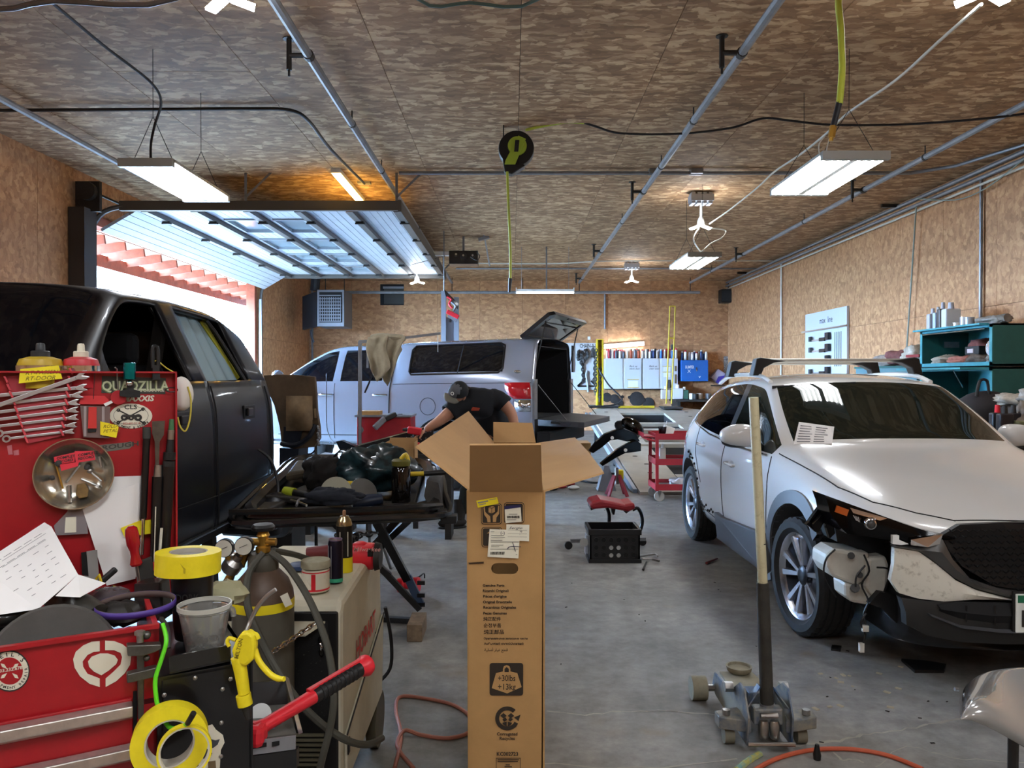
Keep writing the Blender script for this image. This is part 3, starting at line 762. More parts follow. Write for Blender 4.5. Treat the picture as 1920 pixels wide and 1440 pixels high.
 # ------------- front end
def fr(px,py,off=0.0,y0=3.585,k=.20):
 d=y0
 for _ in range(6):
  x=P(px,py,d).x;d=y0+k*(x-2.54)**2+.10*max(0,abs(x-2.54)-.5)**2*4
 return P(px,py,d-off)
def fpoly(name,pts,m,off=.012,depth=.03,bevel=0,y0=3.585,label=None,parent=suv,dens=3,mirror=False,smooth=False):
 """flat outline bent over the nose: fan of strips between upper and lower edge"""
 q=[fr(px,py,off,y0)for px,py in pts]
 if mirror:q=[Vector((5.08-p.x,p.y,p.z))for p in q]
 mb=MB().prism(q,(0,depth,0));return O(name,mb,m,parent,label,bevel=bevel,smooth=smooth)
def strip(name,up,lo,m,off=.012,depth=.04,y0=3.585,n=12,label=None,mirror=False,smooth=1):
 def samp(l,t):
  f=t*(len(l)-1);i=min(int(f),len(l)-2);f-=i;return(l[i][0]*(1-f)+l[i+1][0]*f,l[i][1]*(1-f)+l[i+1][1]*f)
 mb=MB();rows=[];
 for t in range(n+1):
  a=fr(*samp(up,t/n),off,y0);b_=fr(*samp(lo,t/n),off,y0)
  if mirror:a.x,b_.x=5.08-a.x,5.08-b_.x
  rows.append((a,(a+b_)/2-Vector((0,off*.6,0)),b_))
 vs=[p for r_ in rows for p in r_]+[p+Vector((0,depth,0))for r_ in rows for p in r_];k=3*(n+1)
 fs=[]
 for t in range(n):
  for j in range(2):fs+=[(t*3+j,t*3+j+1,t*3+j+4,t*3+j+3),(k+t*3+j,k+t*3+j+3,k+t*3+j+4,k+t*3+j+1)]
  fs+=[(t*3,t*3+3,k+t*3+3,k+t*3),(t*3+2,k+t*3+2,k+t*3+5,t*3+5)]
 fs+=[(0,k,k+1,1),(1,k+1,k+2,2),(3*n,3*n+1,k+3*n+1,k+3*n),(3*n+1,3*n+2,k+3*n+2,k+3*n+1)]
 mb.add(vs,fs);return O(name,mb,m,parent,label,smooth=smooth)if False else O(name,mb,m,suv,label,smooth=smooth)
CX=1977
# grille: backing, frame wing and mesh of small bars
gr=[(1766,1004),(1800,984),(1880,980),(CX,979),(2074,980),(2154,984),(2188,1004),(2176,1030),(2150,1062),(2090,1098),(CX,1116),(1864,1098),(1804,1062),(1778,1030)]
fpoly('grille_back',gr,M_blackp,off=.006)
mb=MB()
for rr_ in range(11):
 for c_ in range(26):
  px=1786+c_*15.4+(rr_%2)*7.7;py=993+rr_*11
  # inside test
  ins=False;j=len(gr)-1
  for i in range(len(gr)):
   if((gr[i][1]>py)!=(gr[j][1]>py))and(px<(gr[j][0]-gr[i][0])*(py-gr[i][1])/(gr[j][1]-gr[i][1])+gr[i][0]):ins=not ins
   j=i
  if ins:mb.tube([fr(px-6,py,.012),fr(px,py+4.5,.03),fr(px+6,py,.012)],.0035,4)
O('grille_mesh',mb,mat('grille_gloss','1a1a1b',.25),suv,kind='stuff')
M_wing=mat('grille_wing','5c5b59',.35,.6)
wing_u=[(1676,1019),(1720,1026),(1768,1012),(1786,1048),(1820,1086),(1880,1106),(CX,1118)]
wing_l=[(1678,1026),(1726,1034),(1756,1056),(1790,1084),(1830,1104),(1890,1120),(CX,1130)]
strip('grille_wing',wing_u,wing_l,M_wing,.03,.05,n=18);strip('grille_wing',wing_u,wing_l,M_wing,.03,.05,n=18,mirror=True)
bu=[(1677,1027),(1722,1034),(1756,1058),(1792,1088),(1832,1107),(1890,1122),(CX,1132)]
bl=[(1670,1088),(1686,1112),(1720,1122),(1770,1128),(1830,1124),(1900,1126),(CX,1134)]
strip('bumper_skin',bu,bl,mat('dirty_white','d6d2c4',.35,coat=.6,col2='6d6147',vscale=24,vc=.32),.022,.03,n=18,label='dirty white bumper skin broken off at its outer end')
bl2=[(1700,1186),(1730,1198),(1800,1200),(1870,1200),(1920,1200),(1950,1200),(CX,1200)]
strip('bumper_skin',bu,bl2,M_wp,.022,.03,n=18,mirror=True)
lu=[(1690,1121),(1740,1127),(1800,1131),(1860,1131),(CX,1134)]
ll=[(1700,1172),(1740,1192),(1800,1204),(1880,1208),(CX,1208)]
strip('lower_grille',lu,ll,mat('lower_black','1b1b1a',.5,var=.2),.028,.05)
strip('lower_grille',lu,ll,MATS['lower_black'],.028,.05,mirror=True)
strip('intake_opening',[(1758,1134),(1790,1129),(1850,1130),(CX,1133)],[(1762,1146),(1800,1162),(1860,1174),(CX,1176)],M_gap,.036,.01)
strip('intake_bar',[(1740,1150),(1800,1172),(1870,1180),(CX,1182)],[(1744,1156),(1800,1178),(1870,1186),(CX,1188)],M_clad,.045,.03)
mb=MB().tube([fr(1812,1135,.05),fr(1812,1166,.05)],.004,4).tube([fr(1866,1135,.05),fr(1866,1172,.05)],.004,4)
O('intake_rib',mb,M_blackp,suv)
# number plate
pl0=fr(1903,1113,.06);pr0=Vector((5.08-pl0.x,pl0.y,pl0.z));z1=fr(1903,1186,.06).z
O('number_plate',MB().bx(pl0.x,pl0.x+.31,pl0.y-.008,pl0.y,z1,pl0.z),mat('plate_white','dfe3dc',.4),suv,bevel=.003)
O('plate_band',MB().bx(pl0.x+.008,pl0.x+.302,pl0.y-.010,pl0.y-.009,pl0.z-.04,pl0.z-.006),mat('plate_green','1f6a4a',.5),suv)
O('plate_frame',MB().bx(pl0.x-.01,pl0.x+.32,pl0.y-.002,pl0.y+.01,z1-.01,pl0.z+.01),M_blackp,suv,bevel=.003)
mb=MB();put_text(mb,'D',(pl0.x+.018,pl0.y-.011,z1+.03),(1,0,0),(0,0,1),.11,bold=.01)
O('plate_lettering',mb,M_ink,suv,recalc=False)
# headlight on the near corner
hu=[(1546,928),(1590,944),(1640,962),(1700,984),(1752,1000),(1790,1008)]
hl=[(1556,962),(1584,1000),(1640,1008),(1700,1018),(1750,1014),(1786,1012)]
strip('headlight',hu,hl,M_head,.02,.16,n=14,label='black headlight hanging in the broken corner');strip('headlight',hu,hl,M_head,.02,.16,n=14,mirror=True)
c_=fr(1632,982,.055)
O('headlight_lens',MB().lathe([(.026,-.01),(.03,.0),(.026,.012),(.018,.016)],c_,(-.25,-1,0),24),M_chrome,suv,smooth=1)
O('projector',MB().ell(c_+Vector((-.003,-.012,0)),(.022,.016,.022),16,10),glassmat('lens','5a5a58',.4),suv,smooth=1)
O('indicator',MB().prism([fr(1570,948,.035),fr(1592,956,.035),fr(1588,968,.035),fr(1566,960,.035)],(0,.01,0)),mat('amber','b5541c',.2,coat=1),suv)
O('light_strip',MB().prism([fr(1594,952,.036),fr(1664,972,.036),fr(1650,976,.036),fr(1600,962,.036)],(0,.008,0)),M_chrome,suv)
mb=MB()
for k in range(6):mb.beam(fr(1600+k*3,966+k,.036),fr(1606+k*2,976+k,.036),.003,.003)
O('light_fins',mb,M_chrome,suv)
O('chrome_wing_tip',MB().prism([fr(1708,1012,.05),fr(1768,1002,.05),fr(1762,1020,.05),fr(1740,1026,.05),fr(1708,1022,.05)],(0,.02,0)),M_chrome,suv)
O('torn_bracket',MB().prism([fr(1674,1004,.05),fr(1686,1004,.05),fr(1686,1012,.05),fr(1704,1020,.05),fr(1690,1022,.05),fr(1674,1020,.05)],(0,.02,0)),M_white,suv)
# dark torn liner, washer bottle and loose wiring in the open corner
M_milk=mat('milky_plastic','c6c2b6',.4,var=.1,vscale=8)
bt=MB()
bc=P(1604,1060,3.98)
def lump(pts,d0,d1):return[P(px,py,d0)for px,py in pts],(0,d1-d0,0)
q,e_=lump([(1550,1040),(1566,1030),(1632,1036),(1624,1086),(1608,1100),(1560,1082),(1549,1062)],3.92,4.12);bt.prism(q,e_)
q,e_=lump([(1628,1046),(1662,1042),(1668,1060),(1664,1110),(1640,1122),(1622,1100)],3.9,4.08);bt.prism(q,e_)
q,e_=lump([(1584,1092),(1650,1098),(1652,1118),(1630,1136),(1596,1130),(1586,1118)],3.94,4.1);bt.prism(q,e_)
O('washer_bottle',bt,M_milk,suv,'exposed milky washer bottle behind the front wheel arch',bevel=.018)
O('bottle_port',MB().cyl(P(1596,1042,3.93),P(1596,1042,3.88),.018,n=10).cyl(P(1612,1078,3.93),P(1612,1078,3.88),.016,n=10).cyl(P(1602,1104,3.93),P(1604,1102,3.86),.022,n=8),M_blackp,suv)
bk=MB()
for pts,d0,d1 in(([(1512,985),(1540,945),(1548,950),(1522,986)],4.0,4.03),([(1522,986),(1548,958),(1552,966),(1534,1000)],3.96,3.99),([(1540,950),(1560,966),(1566,1000),(1556,1010),(1545,975)],3.94,3.97),([(1512,983),(1530,998),(1540,994),(1518,978)],3.98,4.01)):
 q,e_=lump(pts,d0,d1);bk.prism(q,e_)
O('bumper_bracket',bk,M_head,suv)
q,e_=lump([(1562,968),(1600,1000),(1680,1014),(1676,1040),(1640,1046),(1600,1026),(1570,1016)],3.98,4.2)
O('splash_shield',MB().prism(q,e_),M_blackp,suv)
q,e_=lump([(1650,1110),(1690,1118),(1716,1148),(1706,1164),(1680,1168),(1656,1142),(1630,1132)],3.84,3.88)
O('torn_liner',MB().prism(q,e_),M_blackp,suv,'torn black liner drooping below the bumper')
mb=MB()
for a,dd in(([(1566,1030),(1548,1050),(1546,1084),(1568,1120)],3.9),([(1620,1040),(1630,1070),(1616,1096),(1628,1126),(1620,1150),(1624,1178)],3.86),([(1644,1064),(1668,1070),(1658,1110)],3.84),([(1622,1060),(1606,1080),(1604,1100)],3.86),([(1624,1150),(1614,1168),(1622,1190),(1616,1215)],3.85)):
 mb.tube([P(px,py,dd)for px,py in a],.005,5,sub=4)
O('loose_wiring',mb,M_blackp,suv,smooth=1)
O('plug_connector',MB().box(P(1615,1214,3.85),(.022,.02,.045)).box(P(1622,1178,3.85),(.03,.02,.03)),M_milk,suv)
# mirrors, roof bars
for s in(-1,1):
 mt_=Ms@Vector((s*.97,1.72,1.12))
 mm_=MB().ell((0,0,0),(1,1,1),24,14);pw_=lambda t,e:math.copysign(abs(t)**e,t)
 mm_.v=[mt_+Vector((pw_(v.x,.8)*.128,pw_(v.y,.9)*.085,pw_(v.z,.75)*.078*(1-.22*s*v.x)-.006*abs(v.x)))for v in mm_.v];O('mirror',mm_,M_wp,suv,smooth=1)
 O('mirror_base',MB().ell(mt_+Vector((0,.01,-.045)),(.115,.065,.045),16,8).beam(mt_+Vector((-s*.05,.02,-.05)),mt_+Vector((-s*.15,.03,-.07)),.04,.04),M_blackp,suv,smooth=1)
for y in(2.42,3.10):
 z=1.655 if y<3 else 1.645
 O('roof_bar',MB().box(Ms@Vector((0,y,z)),(1.10,.06,.028)),mat('bar_silver','bdbab0',.35,.5),suv,bevel=.01)
 for s in(-1,1):
  prof=[(s*.40,z-.005),(s*.60,z+.022),(s*.635,z+.012),(s*.665,z-.12),(s*.60,z-.12),(s*.575,z-.06),(s*.50,z-.02)]
  O('roof_bar_foot',MB().prism([Ms@Vector((a,y-.05,b_))for a,b_ in prof],(0,.10,0)),M_blackp,suv,bevel=.008)
for s in(-1,1):
 pts=[Ms@Vector((s*a,y,z))for a,y,z in((.60,2.15,1.485),(.605,2.4,1.535),(.60,2.9,1.545),(.59,3.3,1.525),(.58,3.6,1.47))]
 O('roof_rail',MB().tube(pts,.018,8,sub=4),M_wp,suv,smooth=1)
 # cabin seen through the glass
M_seat=mat('seat_black','242424',.7)
for s in(-1,1):
 for y in(2.2,3.05):
  O('seat',MB().box(Ms@Vector((s*.36,y-.2,.62)),(.48,.5,.14)).box(Ms@Vector((s*.36,y+.10,.92)),(.46,.12,.5),Matrix.Rotation(R(-14),3,'X')).box(Ms@Vector((s*.36,y+.19,1.22)),(.24,.09,.15)),M_seat,suv,bevel=.03)
O('dashboard',MB().grid(lambda a,b_:Ms@Vector(((a-.5)*1.4,1.38+b_*.36,1.03-.14*b_*b_)),10,4),mat('dash','2e2c2a',.6),suv,smooth=1)
O('cabin_floor',MB().bx(1.80,3.28,5.0,7.7,.30,.34),M_seat,suv)
O('steering_wheel',MB().tube([Ms@Vector((.36+.18*math.cos(t*math.pi/12),1.80-.05*math.sin(t*math.pi/12),.98+.17*math.sin(t*math.pi/12)))for t in range(24)],.014,6,closed=True).beam(Ms@Vector((.19,1.8,.98)),Ms@Vector((.53,1.8,.98)),.05,.03),M_blackp,suv,smooth=1)
O('rear_view_mirror',MB().box(Ms@Vector((0,1.96,1.40)),(.22,.03,.065)).box(Ms@Vector((0,1.94,1.44)),(.1,.05,.05)),M_blackp,suv,bevel=.01)
O('window_visor',MB().prism([Ms@Vector((-.64,2.0,1.44)),Ms@Vector((-.05,1.95,1.47)),Ms@Vector((-.05,2.1,1.46)),Ms@Vector((-.6,2.1,1.42))],(0,0,.02)),M_seat,suv)
# paper on the windscreen
def onscreen(px,py,off=.012):
 r_=ray(px,py).normalized();h=sbvh.ray_cast(EYE,r_);return(h[0]if h[0]else P(px,py,5))-r_*off
a=[onscreen(*p)for p in((1488,833),(1560,832),(1564,800),(1498,791))]
pw=O('paper_sheet',MB().prism(a,(0,-.002,0)),M_paper);
for k,v in(('label','white printed paper sheet lying on the windscreen of the white crossover'),('category','paper')):pw[k]=v
mb=MB()
for k in range(7):
 t=.12+k*.12
 for(s0,s1)in((.06,.44),(.5,.9)):
  if rnd.random()<.85:
   L_=a[0].lerp(a[3],t);R_=a[1].lerp(a[2],t);mb.beam(L_.lerp(R_,s0)+Vector((0,-.005,0)),L_.lerp(R_,s1*rnd.uniform(.8,1))+Vector((0,-.005,0)),.002,.006)
O('print',mb,mat('print_grey','77777c',.7),pw,kind='stuff')
# ------------------------------------------------------------------ silver pickup with canopy
M_silver=mat('silver_paint','a7afc0',.26,.45,coat=1)
M_dark=mat('bed_liner','16171a',.8)
TH=R(19);ex=Vector((-math.sin(TH),-math.cos(TH),0));ey=Vector((math.cos(TH),-math.sin(TH),0))
Mt=Matrix(((ex.x,ey.x,0,-4.88),(ex.y,ey.y,0,12.75),(0,0,1,0),(0,0,0,1)))
tr=T('silver_pickup','silver pickup truck with matching canopy, its rear lid raised and tailgate down','pickup truck',(-1.9,11.7,0))
def Q(y,bot,rows,d=(0,)*10):return(y,[(r_[0],r_[1],d[k])for k,r_ in enumerate([(0,bot)]+rows)])
def body(y,x=1.0,belt=1.46,top=None,xt=.78,hz=1.3):
 if top is None:
  return Q(y,.55,[(.8,.55),(x*.97,.62),(x,.97),(x*.98,hz-.12),(x*.90,hz-.02),(x*.80,hz+.01),(x*.7,hz+.03),(x*.4,hz+.05),(0,hz+.06)])
 return Q(y,.55,[(.8,.55),(x*.98,.62),(x*1.01,.97),(x,belt-.08),(x*.965,belt),(xt,top-.07),(xt-.07,top-.02),(.4,top+.01),(0,top+.02)])
st2=[body(.0,.80,hz=1.18),body(.25,.95,hz=1.25),body(.7,1.0,hz=1.30),body(1.3,1.0,hz=1.36),body(1.72,1.0,hz=1.42),body(1.95,1.0,1.45,1.56,.92),body(2.3,1.0,1.455,1.80,.83),body(2.62,1.0,1.46,1.96,.77),body(2.80,1.0,1.46,1.985,.765),body(2.90,1.0,1.46,1.99,.765),body(3.60,1.0,1.47,2.0,.77),body(3.74,1.0,1.47,2.0,.77),body(3.80,1.0,1.47,2.02,.80),body(4.0,1.0,1.58,2.03,.82),body(5.36,1.0,1.60,2.06,.84),body(5.7,1.005,1.50,2.06,.84),body(5.8,.995,1.50,2.04,.84)]
def pf2(i,j,s):
 if i==-1:return 1
 if i==-2:return None if j>=3 else 8
 if j<=0:return 8
 if i<=3:return 2 if j>=5 else 1
 if i==4:return 2 if j>=5 else 1
 if j in(7,8)and 5<=i<=6:return 10
 if j==5:
  if 5<=i<=7:return 12
  if i in(8,):return 15
  if i==9:return 13
  if i==13:return 14
 if i in(5,6,7,8)and j<5:return 4
 if i in(9,10)and j<5:return 5
 if i<=11 and j>=5:return 3
 if j>=5:return 7
 return 6
c2_=lambda y,s,rad:(MB().cyl(Mt@Vector((s*.5,y,.5)),Mt@Vector((s*1.2,y,.5)),rad,n=36),8)
p2,bvh2=car_body(st2,pf2,Mt,creases_row=((5,.9,4,16),(6,.5,5,16),(1,.8,0,16),(2,.4,0,16),(7,.3,5,16)),creases_st=((7,.4,5,6),(8,.8,5,6),(9,.8,5,6),(10,.8,5,6),(12,.6,5,9),(13,1,5,6),(14,1,5,6)),cutters=[c2_(1.2,1,.50),c2_(1.2,-1,.5),c2_(4.55,1,.50),c2_(4.55,-1,.50)],caps=(1,1),capcrease=.9)
M_sg=glassmat('truck_glass','10161e',.12,.03,1.7)
skin_parts(p2,{1:('bumper',M_silver),2:('bonnet',M_silver),3:('roof',M_silver),4:('front_door',M_silver),5:('rear_door',M_silver),6:('bed_side',M_silver),7:('canopy',M_silver),8:('underbody',M_dark),10:('windscreen',M_sg),12:('front_side_window',M_sg),13:('rear_side_window',M_sg),14:('canopy_window',M_sg),15:('window_pillar',M_silver)},tr)
def tseam(pts,**k):return seam(bvh2,pts,Mt,(-1,0,0),parent=tr,**k)
tseam([(0,2.84,.66),(0,2.84,1.44)]);tseam([(0,3.70,.66),(0,3.72,1.40),(0,3.75,1.98)],r=.008);tseam([(0,3.76,1.43),(0,4.6,1.44),(0,5.76,1.455)])
tseam([(0,1.75,.66),(0,1.80,1.40)]);tseam([(0,1.9,.70),(0,3.7,.72)],r=.006)
tseam([(0,4.03,1.56),(0,5.30,1.585),(0,5.36,1.64),(0,5.36,1.95),(0,5.30,1.98),(0,4.05,1.955),(0,4.0,1.90),(0,4.0,1.6),(0,4.03,1.56)],r=.014,mtl=M_blackm,name='window_rubber')
tseam([(0,4.72,1.58),(0,4.76,1.96)],r=.008,mtl=M_blackm,name='window_bar')
cc=(3.98,1.13);tseam([(0,4.30+.115*math.cos(t*math.pi/12),1.13+.115*math.sin(t*math.pi/12))for t in range(25)],name='fuel_flap_gap')
for y in(2.72,3.58):
 h=bvh2.ray_cast(Mt@Vector((3,y,1.28)),-ex)[0]
 if h:O('door_handle',MB().tube([h-ey*.10,h-ey*.08+ex*.035,h+ey*.08+ex*.035,h+ey*.10],.014,8,sub=3),M_chrome,tr,smooth=1)
 # mirror
h=Mt@Vector((1.16,2.02,1.50))
O('mirror',MB().ell(h,(.1,.09,.13),14,8),M_silver,tr,smooth=1)
O('mirror_arm',MB().beam(h,Mt@Vector((.98,2.05,1.44)),.05,.05),M_blackp,tr)
# bed liner, tailgate, lid
def lp(x,y,z):return Mt@Vector((x,y,z))
mb=MB();a=[lp(.9,3.85,.98),lp(-.9,3.85,.98),lp(-.74,3.85,1.93),lp(.74,3.85,1.93)];b4=[lp(.9,5.76,.98),lp(-.9,5.76,.98),lp(-.80,5.76,1.94),lp(.80,5.76,1.94)]
mb.add(a+b4,[(0,1,2,3),(0,4,5,1),(1,5,6,2),(2,6,7,3),(3,7,4,0)])
O('bed_liner',mb,M_dark,tr,solid=.01)
O('far_canopy_window',MB().prism([lp(-.86,4.4,1.58),lp(-.86,5.3,1.60),lp(-.80,5.25,1.86),lp(-.80,4.45,1.85)],ex*.01),mat('dim_pane','3a4a4c',.2),tr)
mb=MB()
for k in range(9):mb.box(lp(-.75+k*.18,5.2,.995),(.03,1.0,.02),Matrix.Rotation(-TH,3,'Z')@Matrix.Rotation(0,3,'Z'))
O('bed_rib',mb,M_dark,tr,kind='stuff')
O('rear_frame',MB().prism([lp(.99,5.78,.98),lp(.86,5.78,.98),lp(.86,5.78,1.5),lp(.99,5.78,1.5)],ey*.03).prism([lp(-.99,5.78,.98),lp(-.86,5.78,.98),lp(-.86,5.78,1.5),lp(-.99,5.78,1.5)],ey*.03),M_galv,tr)
def quad(a_,b_,c_,d_,n):return[a_,b_,c_,d_],n
O('tailgate',MB().prism([lp(.86,5.80,.985),lp(.86,6.36,.95),lp(.80,6.42,.945),lp(-.80,6.42,.945),lp(-.86,6.36,.95),lp(-.86,5.80,.985)],(0,0,-.075)),mat('gate_liner','3c3d40',.5),tr,bevel=.01)
O('tailgate_edge',MB().prism([lp(.875,5.80,.975),lp(.875,6.28,.945),lp(.875,6.22,.88),lp(.875,5.8,.895)],-ex*.012),M_chrome,tr)
O('tailgate_latch',MB().beam(lp(.885,6.0,.94),lp(.885,6.12,.93),.02,.03),M_blackp,tr)
for s in(1,-1):O('tailgate_strap',MB().tube([lp(s*.88,5.8,1.45),lp(s*.86,6.2,.97)],.006,5),M_blackp,tr)
z0,z1=2.03,2.34
lid=[lp(.88,5.60,z0),lp(.93,6.0,z1-.02),lp(.86,6.06,z1),lp(-.86,6.06,z1),lp(-.93,6.0,z1-.02),lp(-.88,5.60,z0)]
nl=(lid[1]-lid[0]).cross(lid[5]-lid[0]).normalized()
if nl.z<0:nl=-nl
mb=MB()
ins=[lid[k].lerp((lid[0]+lid[3])/2,.14)for k in range(6)]
ins=[lp(.78,5.66,z0+.045),lp(.80,5.96,z1-.055),lp(.76,6.0,z1-.04),lp(-.76,6.0,z1-.04),lp(-.80,5.96,z1-.055),lp(-.78,5.66,z0+.045)]
for k in range(6):
 mb.prism([lid[k],lid[(k+1)%6],ins[(k+1)%6],ins[k]],nl*.05)
O('canopy_lid_frame',mb,M_blackm,tr)
O('canopy_lid_glass',MB().prism([p+nl*.01 for p in ins],nl*.012),glassmat('lid_glass','6a6a64',.45,.05),tr)
for s in(1,-1):O('gas_strut',MB().cyl(lp(s*.85,5.75,1.5),lp(s*.85,5.92,z1-.08),.009,n=6),M_blackp,tr)
O('lid_handle',MB().beam(lp(.2,6.03,z1-.01),lp(-.2,6.03,z1-.01),.05,.03),M_blackp,tr)
# tail lamp, badge, bumper
def onside(px,py,off=.004):
 h_=bvh2.ray_cast(EYE,ray(px,py).normalized())[0]
 return(h_ if h_ else P(px,py,10.0))-ray(px,py).normalized()*off
def sidepatch(name,rows,m,off=.012,**k):
 mb=MB();vs=[onside(*p,off)for r_ in rows for p in r_];n=len(rows[0])
 mb.add(vs,[(i*n+j,i*n+j+1,(i+1)*n+j+1,(i+1)*n+j)for i in range(len(rows)-1)for j in range(n-1)])
 return O(name,mb,m,tr,smooth=1,solid=.01,**k)
sidepatch('tail_lamp',[[(946,718),(962,717),(980,717),(993,717)],[(947,730),(962,730),(980,730),(995,730)],[(954,741),(965,741),(980,741),(995,741)],[(964,748),(972,748),(984,748),(996,748)]],mat('red_lens','c4101c',.12,coat=1))
sidepatch('reversing_lamp',[[(965,750),(980,750),(995,750)],[(965,761),(980,761),(995,761)],[(968,772),(980,772),(995,772)]],M_chrome)
mb=MB().ell(onside(970,697,.01),(.05,.012,.02),14,6);O('oval_badge',mb,M_chrome,tr,smooth=1)
O('rear_bumper',MB().prism([lp(.95,5.82,.62),lp(.95,6.0,.62),lp(-.95,6.0,.62),lp(-.95,5.82,.62)],(0,0,.2)),M_dark,tr,bevel=.02)
for(y,s)in((1.2,1),(1.2,-1),(4.55,1),(4.55,-1)):
 wheel(tr,Mt@Matrix.Translation((s*.86,y,.415)),s,r=.415,wd=.28,rr=.22,key='t',tread=60,rot=.3)
O('rear_axle',MB().cyl(lp(.8,4.55,.42),lp(-.8,4.55,.42),.06,n=10).ell(lp(0,4.55,.42),(.18,.18,.18),10,8),M_dsteel,tr)
# ------------------------------------------------------------------ dark stripped crew cab
M_navy=mat('dark_primer','070910',.36,0,coat=.12,var=.25,vscale=2);M_navy.node_tree.nodes['Principled BSDF'].inputs['Specular IOR Level'].default_value=.3
M_int=mat('cab_interior','0d0d10',.8)
Md=Matrix.Translation((-2.69,0,0))
dk=T('dark_crew_cab','dark navy crew cab truck being repaired, its front door glass out','truck',(-2.69,4.0,0))
def db(y,x,belt,top,xt,b_=.56,d=(0,)*10):return Q(y,b_,[(.8,b_),(x*.985,b_+.08),(x*1.0,.95),(x*.985,belt-.16),(x*.94,belt),(xt,top-.07),(xt-.05,top-.02),(.36,top+.01),(0,top+.02)],d)
def dh(y,x,hz):return Q(y,.56,[(.8,.56),(x*.97,.64),(x,.95),(x*.98,hz-.14),(x*.92,hz-.02),(x*.82,hz+.02),(x*.72,hz+.04),(x*.4,hz+.06),(0,hz+.07)])
st3=[dh(2.2,.97,1.30),dh(2.6,.99,1.34),dh(2.95,1.0,1.40),db(3.12,1.0,1.47,1.50,.93),db(3.42,1.0,1.49,1.70,.84),db(3.80,1.0,1.495,1.975,.745),db(3.92,1.0,1.495,1.995,.735),db(4.22,1.0,1.495,2.0,.735),db(4.42,1.0,1.495,2.0,.735),db(4.5,1.0,1.495,2.0,.735),db(4.98,1.0,1.495,1.985,.735),db(5.12,1.0,1.50,1.97,.735),db(5.42,1.0,1.50,1.90,.75),db(5.52,.99,1.49,1.86,.76)]
def pf3(i,j,s):
 if i==-2:return 6
 if i==-1:return 1
 if j==0:return 8
 if i<=1:return 1
 if i==2:return 1
 if j>=7 and 3<=i<=4:return 10
 if j==5:
  if 4<=i<=6:return None
  if 8<=i<=9 or i==10:return None
 if j>=5:return 3
 if i<=7:return 4
 if i<=11:return 5
 return 6
p3,bvh3=car_body(st3,pf3,Md,creases_row=((5,.95,3,13),(6,.9,4,12),(1,.8,0,13),(2,.5,0,13),(4,.35,2,13)),creases_st=((4,.6,5,6),(7,.9,5,6),(8,.9,5,6),(11,.8,5,6),(5,.5,7,9),(3,.7,5,9),(13,.6,0,9)),cutters=[(MB().cyl((-3.9,2.3,.5),(-3.3,2.3,.5),.5,n=30),8),(MB().cyl((-2.1,2.3,.5),(-1.5,2.3,.5),.5,n=30),8)])
rs=skin_parts(p3,{1:('front_wing',M_navy),3:('roof',M_navy),4:('front_door',M_navy),5:('rear_door',M_navy),6:('cab_back',M_navy),8:('underbody',M_int),10:('windscreen',glassmat('tint','0c1018',.25,.02,1.22))},dk)
for k in(3,4,5):
 for o in rs.get(k,[]):
  md=o.modifiers.new('t','SOLIDIFY');md.thickness=.03;md.offset=-1
def dseam(pts,**k):return seam(bvh3,pts,Md,(-1,0,0),parent=dk,**k)
dseam([(0,4.46,.64),(0,4.42,1.0),(0,4.44,1.47)],r=.007);dseam([(0,5.46,.60),(0,5.42,1.0),(0,5.40,1.46)],r=.007);dseam([(0,3.3,.66),(0,4.4,.66),(0,5.45,.64)],r=.007)
dseam([(0,3.4,.86),(0,4.4,.84),(0,5.4,.84)],r=.003)
for y in(3.99,4.98):
 h=bvh3.ray_cast(Md@Vector((3,y,1.30)),Vector((-1,0,0)))[0]
 if h:
  O('handle_recess',MB().box(h+Vector((.002,0,0)),(.012,.20,.085)),mat('recess','08080a',.5),dk,bevel=.004)
  O('door_handle',MB().box(h+Vector((.018,-.03,.0)),(.02,.09,.05)),M_blackm,dk,bevel=.006)
  # rubber and film round the side openings
film=MB();A_,B_,C_,D_=(P(345,583,4.66),P(398,600,5.02),P(455,700,5.14),P(404,710,4.62))
A_,B_,C_,D_=Vector((-1.99,4.52,1.915)),Vector((-2.0,4.99,1.895)),Vector((-1.80,5.12,1.505)),Vector((-1.775,4.52,1.50))
def ff(a,b_):
 p=(A_.lerp(B_,a)).lerp(D_.lerp(C_,a),b_);return p+Vector((-.02+.008*math.sin(a*19+b_*4),0,.0))
O('film_sheet',MB().grid(ff,24,6),mat('film','8fa8b2',.25,coat=.3,bump=.4,bscale=25),dk,'milky plastic film taped over the rear door window',smooth=1)
O('tape_edge',MB().beam(ff(.97,.02)+Vector((.01,0,0)),ff(.97,.98)+Vector((.01,0,0)),.05,.008,up=(1,0,0)),mat('olive_tape','8d8a1e',.6),dk)
for pts in(((-1.995,3.86,1.915),(-1.995,4.22,1.925),(-1.765,4.21,1.50)),((-1.985,4.50,1.925),(-1.985,4.97,1.90),(-1.77,5.10,1.50))):
 O('window_channel',MB().tube([Vector(p)for p in pts],.014,6,sub=4),M_blackp,dk,smooth=1)
O('cab_floor',MB().bx(-3.55,-1.85,3.2,5.45,.60,.66),M_int,dk)
O('dashboard',MB().bx(-3.5,-1.9,3.1,3.5,1.1,1.42),M_int,dk,bevel=.04)
for x in(-2.25,-3.1):
 for y in(4.2,5.2):
  O('seat',MB().box((x,y-.15,.95),(.55,.5,.2)).box((x,y+.12,1.28),(.55,.16,.62)).box((x,y+.14,1.68),(.28,.1,.18)),M_int,dk,bevel=.04)
O('bare_pillar',MB().beam((-2.0,4.1,1.0),(-1.95,4.28,1.85),.07,.03),M_dsteel,dk)
